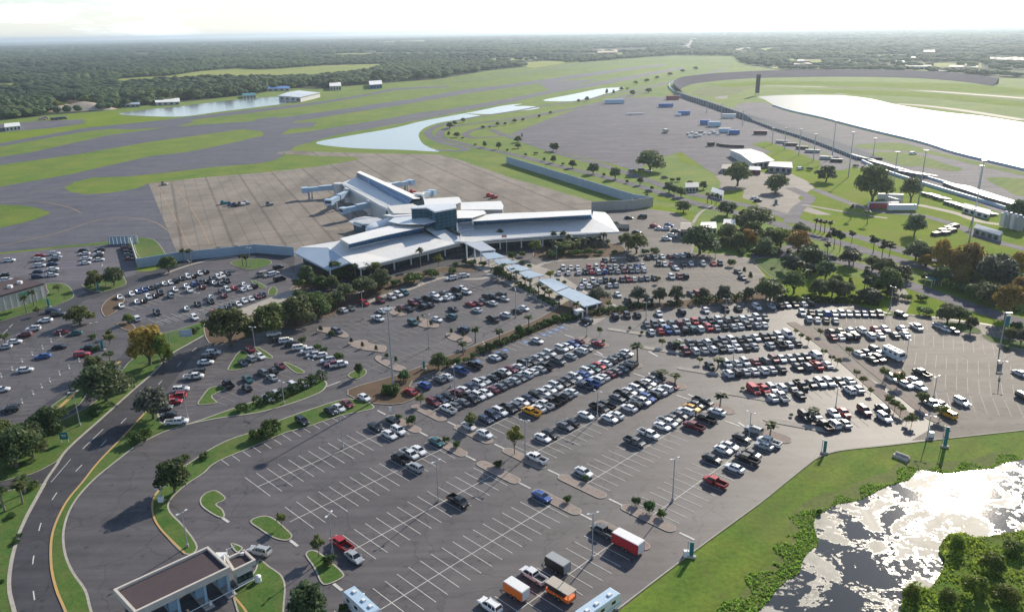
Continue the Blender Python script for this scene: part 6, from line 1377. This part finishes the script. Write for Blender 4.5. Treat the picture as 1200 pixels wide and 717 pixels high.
plants('b 354,402,12,10;b 372,411,11,11;b 380,414,12,10;b 398,422,17,12;d 421,442,13,17;b 455,460,18,13;b 474,446,19,17;b 462,461,20,14;d 514,433,24,20;b 536,429,12,15;b 546,425,12,9;b 577,411,11,9;b 588,405,10,8;b 610,391,15,13;b 621,390,12,10;b 566,414,10,7;b 632,383,10,8;b 641,380,12,9;b 651,376,12,9;b 527,430,12,10;b 556,419,12,8;b 662,373,12,8;b 673,369,12,8','on the planted ridge')
plants('p 543,416,9,15;p 557,402,12,18;p 586,404,12,18;p 620,383,14,13;p 747,425,18,22;p 776,443,8,9;p 791,450,7,11;p 843,481,14,20;p 902,513,15,18;p 953,491,16,12;p 841,432,17,12;p 793,409,12,9','in the middle of the car parks')
plants('c 493,475,12,12;b 467,492,10,9;b 482,498,15,15;b 523,518,11,9;b 535,524,12,10;c 553,501,18,15;b 583,547,13,10;c 603,532,22,30;b 665,588,12,10;b 686,564,9,10;b 745,592,13,13;b 761,600,17,18;b 775,606,14,12;c 330,618,13,15;c 374,652,17,22;b 386,661,20,14;d 362,738,60,52;b 402,718,14,13;b 881,502,6,6;b 927,488,6,5;c 776,406,9,9;c 820,426,8,7;b 732,413,7,5;b 738,387,5,8;b 752,392,5,7;b 707,402,5,6;c 703,394,7,11;b 870,457,6,5','on the parking islands')
plants('k 376,389,5,7;b 389,394,9,9;k 412,403,4,7;k 425,408,4,7;b 453,419,7,7;k 464,425,4,7;k 529,392,4,7;k 543.5,396,5,7;k 490,378,4,7;k 505.4,383,4,7;k 455,364,4,6;k 468.5,368,4,6;c 497,375,6,7;k 441,412,4,7','on the inner block islands')
plants('o 360,337,24,28;b 368,332,18,14;b 382,337,24,11;o 447,340,30,26;o 428,347,40,23;o 405,354,28,23;b 464,335,16,11;b 484,332,30,13;b 507,325,18,13;b 530,320,14,8;d 585,327,18,18;d 395,360,26,20;b 350,352,18,12;c 514,313,12,14;b 534,313,9,9;b 544,310,9,10;b 553,311,16,9;b 566,312,12,8;b 419,330,12,9','in the beds along the terminal frontage')
plants('p 417,328,11,19;p 493,313,7,22;p 549,293,10,17;p 554,292,10,17;p 558,293,9,15;p 580,290,9,17;p 587,289,10,20;p 649,289,7,18;p 660,289,7,18;p 667,291,8,16;p 676,293,9,12;p 686,292,8,13;p 698,291,8,13;p 708,289,9,16;p 711,292,8,11;p 664,294,9,14;p 650,295,9,13','against the terminal front')
plants('p 590,321,8,12;p 599,326,7,12;p 606,330,8,12;p 615,335,7,11;p 621,337,7,10;p 631,345,9,13;p 638,348,9,12;p 644,353,9,13;p 676,368,13,14;p 655,357,7,10','along the covered walkway')
plants('b 600,304,14,13;b 611.5,301,10,9;b 612,311,9,8;b 621,314,8,6;c 645,328,12,10;b 654,330,6,5;b 661,333,8,6;b 669,341,7,5;g 700,354,30,18;c 713,361,9,8;c 627,301,16,20;b 646,302,18,12;b 658,300,14,11;b 672,300,16,10;b 681,300,14,10;b 690,299,14,12;b 702,299,12,8;b 721,267,10,11;b 729,284,11,12;o 736,293,22,20;o 746,297,34,24;b 768,298,16,10;b 720,298,10,7;b 756,298,12,9','beside the upper car park entrance')
plants('g 748,354,26,19;g 773,354,20,18;g 792,354,22,20;g 825,350,17,14;g 847.5,354,20,20;g 877,352,17,16;o 902,352,38,25;b 857,312,12,12;k 872,321,4,8;k 879,328,5,9;c 771,332,7,8','around the upper car park')
plants('o 762,201,40,27;o 864,218,36,31;d 820,298,50,36;o 852,253,28,20;o 721,210,17,15;b 708,207,5,6;b 734.5,215,5,6;o 750,217,10,10;b 764,223,6,7;o 784,226,17,13;o 798,231,14,13;b 788,213,7,6;b 795,213,7,7;o 808,220,11,9;d 824,222,11,10;o 801,249,20,14;b 758,230,6,4;p 829,239,6,13;p 834,240,6,13;p 839,240,6,13;o 790,228,13,12;o 885,273,50,32;o 868,270,32,20;o 936,279,24,20;y 876,289,24,22;y 935,296,34,27;l 915,290,30,24;l 900,288,24,14;d 860,286,24,16;o 850,290,18,14','on the east side of the boulevard')
plants('o 584.5,175,9,9;o 607,167,11,8;n 612,166,3,10;o 607,174,11,6;o 648,177,12,10;o 652,178,7,11;b 594.6,178,4,5;b 616,183,5,5;b 628,181,7,4;b 637.5,189,5,6;o 648.5,191,8,9;b 659.6,194,5,5;o 671,197,11,10;o 695,204,16,13;o 678,120,5,4;o 688,119,6,6;o 527,151,10,8;o 533,147,7,6;o 542.6,144,8,6;o 526,160,5,6;o 535.5,161,9,6;b 542,163,4,3;b 557,171,4,4;o 568,173,6,8;o 603,144,7,5;o 583,148,6,5;o 566,151,6,4;o 592,147,5,4;b 574,150,5,3;o 613,142,5,4;o 711,111,4,7;o 719,111,4,6;o 741,112,8,7;o 760,109,10,6;b 735,105,5,3;o 728,106,6,4;o 745,99,7,4;o 758,96,7,4;o 770,93,7,4;o 785,89,7,4;o 800,85,7,4;o 815,82,7,4;o 632,138,5,4;o 645,134,5,4','along the boulevard by the ponds','trees along the boulevard')
plants('o 968,213,28,20;o 909,225,30,24;c 907,229,8,9;d 1022,238,46,46;o 1067,237,32,31;d 1196,264,36,32;o 1071,277,28,29;o 1073,305,32,24;b 948,200,10,3;b 1003,196,8,3','on the bright green field')
plants('p 955,271,7,15;p 961,272,7,15;p 966,273,6,15;p 972,275,7,16;p 997,257,7,17;p 1016,263,8,17;n 977,292,14,25;n 984,295,12,25;n 969,290,10,18;n 998,285,10,15;n 1023,297,14,21;n 1033,304,16,23;n 1042,301,12,18;g 995,311,28,21;o 1022,317,24,17;g 1053,328,36,20;d 950,315,40,28;p 938,323,10,12;p 947,327,9,11;o 930,344,36,28;o 960,348,30,25;o 975,347,26,24;o 990,348,26,21;o 898,350,32,25;g 1017,354,36,17;p 1020,340,9,14;d 1040,344,40,32;d 1026,340,18,18;b 910,300,16,7;b 945,352,16,9;b 1000,352,16,9;b 885,298,20,9;b 900,300,20,9;b 870,298,16,9','in the belt above the east block')
plants('y 1100,322,28,42;y 1083,314,20,18;y 1130,327,46,50;g 1165,340,58,42;d 1148,338,30,26;y 1192,332,32,42;b 1088,328,22,10;b 1122,342,26,12;b 1143,344,20,10;y 1178,374,42,42;o 1110,378,32,23;o 1124,378,26,21;g 1137,389,18,18;b 1083,369,22,12;b 1061,352,16,10;b 1080,352,16,9;o 1182,400,26,17;g 1196,404,22,20;b 1180,410,12,7;b 1160,352,24,10;b 1190,386,20,12;d 1205,350,40,30','in the upper right corner beyond the car park')
plants(';'.join('c %g,%g,%g,%g'%(x,y,s,s*1.05) for x,y,s in [(932,393,7),(938,398,7),(947,403,8),(965,418,8),(981,429,9),(974,425,8),(1003,443,9),(1011,451,10),(1020,463,8),(1041,475,11),(1048,482,13),(1055,486,11),(1068,499,13),(1062,497,8),(961,394,8),(995,417,10),(1036,445,13),(1052,452,15),(1079,476,16),(1101,491,15),(1110,509,6)]),'on the eastern divider islands')
def scatter(poly,n,kinds,wr_,where,seed,mind=5):
    r=random.Random(seed); xs=[q[0] for q in poly]; ys=[q[1] for q in poly]; out=[]; tries=0
    while len(out)<n and tries<4000:
        tries+=1; x=r.uniform(min(xs),max(xs)); y=r.uniform(min(ys),max(ys)); c=False; j=len(poly)-1
        for i in range(len(poly)):
            xi,yi=poly[i];xj,yj=poly[j]
            if ((yi>y)!=(yj>y)) and x<(xj-xi)*(y-yi)/((yj-yi) or 1e-9)+xi: c=not c
            j=i
        if not c or any(abs(x-a[1])<mind*1.6 and abs(y-a[2])<mind*.7 for a in out): continue
        k=r.choice(kinds); w_=r.uniform(*wr_)*(.45 if k=='b' else .4 if k in 'pn' else 1); h_=w_*(.8 if k not in 'pn' else 2.2)*(.6 if k=='b' else 1); out.append((k,x,y,w_,h_))
    plants(';'.join('%s %.1f,%.1f,%.1f,%.1f'%q for q in out),where)
scatter([(838,262),(872,264),(900,276),(960,296),(1010,312),(1045,330),(1045,352),(960,352),(900,300),(860,296)],42,'oodgbbpn',(18,32),'within the tree belt north of the east block',5)
scatter([(1060,300),(1120,312),(1200,330),(1200,372),(1140,352),(1080,330)],24,'oygbbd',(20,36),'within the mixed trees at the upper right',6,7)
scatter([(640,290),(735,287),(735,298),(650,303)],12,'bbpc',(14,20),'in the frontage bed of the east wing',7,4)
scatter([(320,352),(400,322),(470,322),(540,314),(520,320),(430,346),(380,366),(335,386)],16,'obbdc',(16,28),'in the frontage bed of the west wing',8,4)
scatter([(0,505),(60,485),(100,480),(70,530),(0,556)],7,'odbb',(26,44),'on the wooded verge at the left edge',9,10)
scatter([(-20,556),(0,560),(60,545),(60,541),(0,552)][:0] or [(0,590),(40,575),(20,640),(0,700)],4,'pbb',(20,30),'on the lower left lawn',10,10)
scatter([(128,124),(176,113),(230,106),(300,99),(390,97),(450,92),(520,90),(510,93),(436,99),(376,104),(300,107),(226,117),(150,127)],48,'ooodgl',(9,15),'among the airfield halls by the far pond',12,3.2)
scatter([(20,132),(120,128),(226,117),(300,111),(300,107),(120,122),(0,131),(0,139)],34,'oogld',(10,17),'at the near edge of the woods',11,4)
# clipped hedges
def hedge(pts,w,h,label,px=True,seed=0):
    l=PL(pts) if px else spline([UV(*q) for q in pts],False,4); V=[]; r=np.random.RandomState(seed)
    L=[Vector(p) for p in l]; tot=sum((b-a).length for a,b in zip(L[:-1],L[1:])); n=int(tot*w*22)+60
    acc=np.cumsum([0]+[(b-a).length for a,b in zip(L[:-1],L[1:])]); t=r.uniform(0,tot,n); i=np.clip(np.searchsorted(acc,t)-1,0,len(L)-2)
    A=np.array([[p.x,p.y] for p in L]); seg=A[i+1]-A[i]; ln=np.linalg.norm(seg,axis=1); f=(t-acc[i])/ln; q=A[i]+seg*f[:,None]; nn=np.stack([-seg[:,1],seg[:,0]],1)/ln[:,None]
    wob=.8+.2*np.sin(t*1.7)+r.uniform(-.1,.1,n)
    face=r.rand(n); off=np.where(face<.5,r.uniform(-.5,.5,n),np.where(face<.75,.5,-.5))*w*wob; z=np.where(face<.5,h*wob,r.uniform(0,1,n)*h*wob)
    c=np.stack([q[:,0]+nn[:,0]*off,q[:,1]+nn[:,1]*off,z+.1],1); m=r.normal(size=(n,3)); m/=np.linalg.norm(m,axis=1)[:,None]; tt=np.cross(m,r.normal(size=(n,3))); tt/=np.linalg.norm(tt,axis=1)[:,None]; bb=np.cross(m,tt); s=.26
    V=np.stack([c-tt*s,c-bb*s,c+tt*s,c+bb*s],1).reshape(-1,3); o=link('hedge',npmesh('hedge',V,np.arange(4*n).reshape(n,4),M['leaf'])); o.color=(.045,.085,.025,1)
    tag(o,label,'hedge')
hedge([(298,476),(330,466),(355,455),(372,447),(379,443)],3.2,2.2,'clipped hedge curving below the small lawn-island block',seed=1)
hedge([(578,317),(590,323),(603,330)],3,1.4,'dark hedge at the terminal end of the covered walkway',seed=2)
hedge([(606,334),(618,340),(629,346)],2.6,1.2,'middle one of three dark hedges beside the covered walkway',seed=3)
hedge([(632,349),(643,354),(653,360)],2.6,1.2,'dark hedge nearest the lower end of the covered walkway',seed=4)
hedge([(691,369),(712,366),(735,364.5)],2.6,1.7,'clipped hedge at the foot of the covered walkway',seed=5)
hedge([(733,361),(765,359.5)],2.4,1.7,'short hedge left of the round-topped trees',seed=6)
hedge([(810,356),(840,354),(880,350)],3.2,2.4,'long bright hedge under the upper car park',seed=7)
hedge([(782,358),(800,357)],2.4,1.5,'shortest hedge, between round-topped trees',seed=8)
hedge([(655,378),(672,374),(684,370)],2.4,1.4,'hedge by the small white kiosk',seed=9)
hedge([(560,413),(580,406),(600,399),(625,388),(655,376)],2.4,1.5,'long low hedge along the crest of the planted ridge',seed=10)
hedge([(466,463),(448,462)],3,1.5,'low hedge around the foot of the tall mast',seed=12)
hedge([(905,352),(940,354),(1000,355),(1030,358)],3,1.8,'low green hedge under the oak belt',seed=13)
# marsh plants along the bank and on the islet
def stuff_leaves(name,pts,n,size,zr,col,label,fill=True,seed=0,edge=None):
    r=np.random.RandomState(seed); poly=[Vector(p) for p in pts]; xs=[p.x for p in poly]; ys=[p.y for p in poly]; X=[]
    P_=np.array([[p.x,p.y] for p in poly])
    k=r.uniform((min(xs),min(ys)),(max(xs),max(ys)),(n*4,2)); ins=np.zeros(len(k),bool); j=len(P_)-1
    for i in range(len(P_)):
        xi,yi=P_[i];xj,yj=P_[j]; c=((yi>k[:,1])!=(yj>k[:,1]))&(k[:,0]<(xj-xi)*(k[:,1]-yi)/((yj-yi) or 1e-9)+xi); ins^=c; j=i
    k=k[ins][:n]; n=len(k)
    bumps=(np.sin(k[:,0]*.55+1)*np.cos(k[:,1]*.7)+np.sin(k[:,0]*.21)*np.sin(k[:,1]*.27+2)+2)/4
    z=(zr[0]+(zr[1]-zr[0])*bumps**1.5)*r.uniform(.25,1.0,n)
    c=np.stack([k[:,0],k[:,1],z],1); m=r.normal(size=(n,3)); m[:,2]=abs(m[:,2])*.6; m/=np.linalg.norm(m,axis=1)[:,None]; tt=np.cross(m,r.normal(size=(n,3))); tt/=np.linalg.norm(tt,axis=1)[:,None]; bb=np.cross(m,tt); s=size*r.uniform(.6,1.4,n)[:,None]
    V=np.stack([c-tt*s,c-bb*s*.6,c+tt*s,c+bb*s*.6],1).reshape(-1,3); o=link(name,npmesh(name,V,np.arange(4*n).reshape(n,4),M['leaf'])); o.color=(*col,1); o['kind']='stuff'; o['label']=label; return o
SHORE=[(1200,538),(1180,542),(1160,549),(1140,551),(1120,554),(1105,555),(1090,552),(1075,551),(1065,562),(1040,570),(1025,577),(1010,585),(995,589),(982,591),(962,602),(954,612),(956,625),(959,637),(950,645),(945,650),(940,660),(937,670),(930,677),(922,680),(910,692),(900,705),(885,722),(870,745)]
sh=PL(SHORE,True,3)
m,nt,b=new('marsh_pond'); p=pos(nt)
sc1=noise(nt,.075,7,.62,p,.8); sc2=noise(nt,.9,5,.6,p); 
f=mixc(nt,.22,ramp(nt,sc1,[(.0,0.),(1.,1.)]),ramp(nt,sc2,[(0.,0.),(1.,1.)])); mask=ramp(nt,f,[(.482,0.),(.512,1.)])
filmc=mixc(nt,ramp(nt,noise(nt,.12,7,.7,p,1.2),[(.38,0.),(.66,1.)]),(.30,.29,.265),(.12,.125,.11))
nt.links.new(mixc(nt,mask,(.035,.04,.045),filmc),b.inputs['Base Color'])
mr=nd(nt,'ShaderNodeMapRange'); mr.inputs[3].default_value=.06; mr.inputs[4].default_value=.55; nt.links.new(mask,mr.inputs[0]); nt.links.new(mr.outputs[0],b.inputs['Roughness'])
sl_=nd(nt,'ShaderNodeMapRange'); sl_.inputs[3].default_value=.5; sl_.inputs[4].default_value=.2; nt.links.new(mask,sl_.inputs[0]); nt.links.new(sl_.outputs[0],b.inputs['Specular IOR Level']); bump(nt,b,noise(nt,1.6,4,.6,p),.12,.05); M['marsh_pond']=m
mb=MB(); mb.flat(sh+[G(900,900),G(1600,900),G(1600,530)],.05); o=mb.build('marsh_pond',M['marsh_pond']); o['kind']='structure'
ISL=[(1055,725),(1058,705),(1062,690),(1075,688),(1087,692),(1098,680),(1107,660),(1100,647),(1107,632),(1118,627),(1130,627),(1145,632),(1170,628),(1199,624),(1260,615),(1500,640),(1500,900),(1040,900)]
raised('islet',ISL,'grass',z=.5,kerb=None,sub=3)
stuff_leaves('marsh_plants',PX(ISL,True,sub=3),42000,.30,(.3,1.9),(.26,.33,.05),'dense yellow-green marsh scrub covering the islet',seed=1)
# bank strip
mb=MB(); mb.line([tuple(q) for q in sh],9,.037); o=mb.build('pond_margin',M['dry_grass']); o['kind']='structure'
A_=sh; off=[]
for i,(x,y) in enumerate(A_):
    a=Vector(A_[max(i-1,0)]);b2=Vector(A_[min(i+1,len(A_)-1)]); d=(b2-a).normalized(); nn=Vector((d.y,-d.x)); w_=2.0+1.6*math.sin(i*.9)+ (2.5 if i>44 else 0); off.append((x-nn.x*-w_,y-nn.y*-w_))
stuff_leaves('bank_reeds',[tuple(q) for q in A_]+off[::-1],16000,.26,(.05,.5),(.21,.31,.05),'bright green reeds along the edge of the marsh pond',seed=2)
plants('l 1120,648,20,22;l 1162,672,34,26;l 1142,700,34,28;l 1068,708,24,24;l 1186,650,30,18;l 1180,706,34,20;l 1110,706,24,16;b 960,602,9,7','on and beside the pond islet')
# ---------------------------------------------------------------- woods to the horizon
EDGE=[(-400,190),(-200,165),(-60,150),(0,141),(33,137.5),(60,134),(120,130),(137,127),(165,124),(226,118),(300,110),(330,103),(375,104),(436,98),(513,92.5),(576,82),(640,76),(700,72),(730,69.5),(790,65),(860,66),(870,74),(905,81),(960,83),(1000,83),(1060,84),(1130,88),(1200,92),(1320,100),(1500,118)]
ex=np.array(EDGE)
FIELDS=[[(120,98.5),(144,92),(200,89),(236,83.5),(279,80.5),(310,82),(380,77),(450,75),(455,79),(436,84.5),(360,90),(300,93),(200,96.5),(142,99.5)],[(-60,101),(0,98.5),(32,97),(33,104),(0,108),(-60,112)],[(345,66.5),(400,63),(470,62),(560,61.5),(556,63.5),(470,65.5),(400,66.5)],[(800,60),(806,46),(816,45),(812,60)],[(440,49.5),(500,47.5),(510,49.5),(450,51.5)],[(600,75),(640,71.5),(670,73),(625,80)],[(860,60),(905,56),(930,57),(900,62)],[(920,72),(965,71),(965,76),(925,77)],[(1050,74),(1150,74),(1150,79),(1050,78)],[(1000,66),(1060,64),(1090,66),(1030,69)],[(1150,66),(1220,67),(1220,71),(1150,70)],[(58,134),(62,119),(112,119),(116,130)],[(135,125),(135,117),(166,115),(166,123)],[(176,121),(180,113),(214,112),(214,119)],[(325,106),(380,100),(380,110),(325,112)],[(155,62),(178,62),(178,66),(155,66)],[(690,58),(760,56),(765,60),(690,62)]]
def inside(px,py,poly):
    r_=np.zeros(len(px),bool); j=len(poly)-1
    for i in range(len(poly)):
        xi,yi=poly[i];xj,yj=poly[j]; r_^=((yi>py)!=(yj>py))&(px<(xj-xi)*(py-yi)/((yj-yi) or 1e-9)+xi); j=i
    return r_
def projarr(X,Y):
    V=np.stack([X,Y,np.full_like(X,-H)],1); a=V@np.array(FW); return 600+FPX*(V@np.array(RT))/a, 358.5-FPX*(V@np.array(UP))/a
def ico(sub):
    bm=bmesh.new(); bmesh.ops.create_icosphere(bm,subdivisions=sub,radius=1); V=np.array([v.co[:] for v in bm.verts]); F=np.array([[v.index for v in f.verts] for f in bm.faces]); bm.free(); return V,F
wr=np.random.RandomState(9)
FL=[(x,y+.6) for x,y in EDGE]
mb=MB(); mb.flat([G(x,y) for x,y in FL]+[G(1600,60),G(1600,20.5),G(1100,29.5),G(600,38.8),G(100,48),G(-400,57.2)],.012); o=mb.build('forest_floor',M['forest_floor']); o['kind']='structure'
FIELDS+=[[(-60,82),(60,79),(60,81),(-60,84.5)],[(150,74),(230,72),(230,73.5),(150,76)],[(560,70),(640,67),(650,69),(570,72.5)],[(640,63),(760,62),(790,63.5),(700,66),(640,66)],[(230,56),(330,54),(330,55),(230,57)],[(520,54),(640,52.5),(640,53.5),(520,55)],[(900,49),(1040,46.5),(1040,47.8),(900,50.5)],[(880,69.5),(1000,70),(1000,71.5),(880,71)],[(1060,81),(1200,85),(1200,87),(1060,83)],[(905,78.5),(1000,79),(1000,80.5),(905,80.5)]]
mb=MB()
for f in FIELDS[:11]+FIELDS[-10:]: mb.flat(PX(f),.06)
o=mb.build('far_fields',M['far_field']); o['kind']='structure'
def wood(name,d0,d1,step,rad,hgt,sub,label,dens=1.0):
    V0,F0=ico(sub); ang=.72; n=int((d1*d1-d0*d0)*ang/(step*step)); rr=np.sqrt(wr.uniform(d0*d0,d1*d1,n)); th=wr.uniform(-ang,ang,n); X=rr*np.sin(th);Y=rr*np.cos(th)
    px,py=projarr(X,Y); ok=(px>-120)&(px<1320)&(py<np.interp(px,ex[:,0],ex[:,1]))
    for f in FIELDS: ok&=~inside(px,py,f)
    # clearings
    cl=np.sin(X*.0031+1.3)*np.sin(Y*.0024+.6)+.5*np.sin(X*.0087+Y*.003); ok&=~((cl>.85)&(py<90)&(wr.rand(n)<.8))
    # the built-up right side is sparser
    ok&=~((px>880)&(py>60)&(wr.rand(n)<.35))
    X=X[ok];Y=Y[ok];n=len(X); 
    st=.5+.28*np.sin(X*.0042+Y*.0017)+.22*np.sin(Y*.0053-X*.0021+1)+.15*np.sin(X*.019)*np.sin(Y*.015); kind=np.clip(st*.8+wr.rand(n)*.35-.05,0,.999); R_=rad*wr.uniform(.7,1.3,n); hh=hgt*wr.uniform(.8,1.15,n)*(.85+.3*np.sin(X*.011)*np.sin(Y*.009))
    m=len(V0); jit=wr.uniform(.78,1.2,(n,m,1)); V=V0[None]*jit; V[:,:,0]*=R_[:,None];V[:,:,1]*=R_[:,None];V[:,:,2]*=(hh*.42)[:,None]; V[:,:,2]+=(hh*.58)[:,None]; V[:,:,0]+=X[:,None];V[:,:,1]+=Y[:,None]
    F=F0[None]+ (np.arange(n)*m)[:,None,None]; mi=np.repeat((kind*3).astype(int),len(F0))
    mats=[M['wood_a'],M['wood_b'],M['wood_c']]
    o=link(name,npmesh(name,V.reshape(-1,3),F.reshape(-1,3),mats,mi,smooth=d0>1600)); o['kind']='stuff'; o['label']=label; print(name,n)
for k,c0,c1 in (('wood_a',(.016,.036,.022),(.028,.055,.030)),('wood_b',(.036,.068,.028),(.055,.092,.035)),('wood_c',(.065,.10,.032),(.10,.135,.045))):
    M[k]=ground_mat(k,c0,c1,(.075,.10,.035),.0025,.02,.35,fine=.7,rough=.9,spec=.15)
wood('woodland',850,1700,10,6.5,12,2,'dark green wood of mixed trees beyond the airfield')
wood('woodland',1700,3200,17,11,13,1,'middle distance belt of dark green woodland')
wood('woodland',3200,6500,34,22,14,1,'far woodland fading into the haze')
wood('woodland',6500,14000,75,48,15,1,'farthest woodland on the horizon')
print('plants',NTREE[0])
# ================================================================ CAMERA, LIGHT, AIR
cam=bpy.data.cameras.new('camera'); co=bpy.data.objects.new('camera',cam); COL.objects.link(co); scene.camera=co
cam.sensor_fit='HORIZONTAL'; cam.sensor_width=36; cam.lens=36*FPX/1200; cam.clip_start=.5; cam.clip_end=90000
R=Matrix((RT,UP,-FW)).transposed(); co.matrix_world=Matrix.Translation((0,0,H))@R.to_4x4()
SUN_AZ=math.radians(57.6); SUN_EL=math.radians(27)     # azimuth counter-clockwise from +X
sd=Vector((math.cos(SUN_AZ)*math.cos(SUN_EL),math.sin(SUN_AZ)*math.cos(SUN_EL),math.sin(SUN_EL)))
sl=bpy.data.lights.new('sun','SUN'); sl.energy=5.0; sl.angle=math.radians(.6); sl.color=(1,.895,.73)
so=bpy.data.objects.new('sun',sl); COL.objects.link(so); so.rotation_euler=sd.to_track_quat('Z','Y').to_euler(); so.location=(0,0,400)
w=bpy.data.worlds.new('World'); scene.world=w; w.use_nodes=True; nt=w.node_tree; bg=nt.nodes['Background']
sky=nt.nodes.new('ShaderNodeTexSky'); sky.sky_type='NISHITA'; sky.sun_disc=False; sky.sun_elevation=SUN_EL
sky.sun_rotation=math.pi/2-SUN_AZ; sky.altitude=50; sky.air_density=1.0; sky.dust_density=.5; sky.ozone_density=3
tc=nt.nodes.new('ShaderNodeTexCoord')
mp=nt.nodes.new('ShaderNodeMapping'); mp.inputs['Scale'].default_value=(1,1,5); nt.links.new(tc.outputs['Generated'],mp.inputs['Vector'])
nz=nt.nodes.new('ShaderNodeTexNoise'); nz.inputs['Scale'].default_value=4.2; nz.inputs['Detail'].default_value=8; nz.inputs['Roughness'].default_value=.6; nt.links.new(mp.outputs[0],nz.inputs['Vector'])
rp=nt.nodes.new('ShaderNodeValToRGB'); rp.color_ramp.elements[0].position=.46; rp.color_ramp.elements[1].position=.6; nt.links.new(nz.outputs['Fac'],rp.inputs[0])
mul=nt.nodes.new('ShaderNodeMath'); mul.operation='MULTIPLY'; mul.inputs[1].default_value=.75; nt.links.new(rp.outputs[0],mul.inputs[0])
mx=nt.nodes.new('ShaderNodeMix'); mx.data_type='RGBA'; sx_=nt.nodes.new('ShaderNodeSeparateXYZ'); nt.links.new(tc.outputs['Generated'],sx_.inputs[0])
hz=nt.nodes.new('ShaderNodeMapRange'); hz.inputs[1].default_value=.0; hz.inputs[2].default_value=.14; hz.inputs[3].default_value=.30; hz.inputs[4].default_value=0; nt.links.new(sx_.outputs[2],hz.inputs[0])
hi=nt.nodes.new('ShaderNodeMapRange'); hi.inputs[1].default_value=.05; hi.inputs[2].default_value=.5; hi.inputs[3].default_value=1; hi.inputs[4].default_value=.1; nt.links.new(sx_.outputs[2],hi.inputs[0])
m2=nt.nodes.new('ShaderNodeMath'); m2.operation='MULTIPLY'; nt.links.new(mul.outputs[0],m2.inputs[0]); nt.links.new(hi.outputs[0],m2.inputs[1])
m3=nt.nodes.new('ShaderNodeMath'); m3.operation='MAXIMUM'; nt.links.new(m2.outputs[0],m3.inputs[0]); nt.links.new(hz.outputs[0],m3.inputs[1]); nt.links.new(m3.outputs[0],mx.inputs[0]); nt.links.new(sky.outputs[0],mx.inputs[6]); mx.inputs[7].default_value=(12.5,13.6,14.8,1)
nt.links.new(mx.outputs[2],bg.inputs['Color']); bg.inputs['Strength'].default_value=.095
def haze():
    mb=MB(); n=64; r=41500
    vs=[(r*math.cos(2*math.pi*k/n),r*math.sin(2*math.pi*k/n),z) for z in (-2,130) for k in range(n)]
    fs=[(k,(k+1)%n,(k+1)%n+n,k+n) for k in range(n)]+[tuple(range(n-1,-1,-1)),tuple(range(n,2*n))]
    mb.add(vs,fs); m=bpy.data.materials.new('haze'); m.use_nodes=True; t=m.node_tree; t.nodes.clear()
    o=t.nodes.new('ShaderNodeOutputMaterial'); v=t.nodes.new('ShaderNodeVolumePrincipled'); t.links.new(v.outputs[0],o.inputs['Volume'])
    v.inputs['Color'].default_value=(.72,.86,1,1); v.inputs['Density'].default_value=HAZE; v.inputs['Anisotropy'].default_value=.5
    h=mb.build('haze',m); h['kind']='stuff'; h['label']='pale blue haze hanging over the woods and the airfield'
HAZE=.00007
haze()
vs=scene.view_settings; vs.view_transform='Standard'; vs.look='None'; vs.gamma=1; vs.use_curve_mapping=False; vs.exposure=0.45
scene.cycles.max_bounces=5; scene.cycles.diffuse_bounces=2; scene.cycles.glossy_bounces=2; scene.cycles.transmission_bounces=2; scene.cycles.volume_bounces=0; scene.cycles.transparent_max_bounces=6
scene.cycles.use_denoising=True
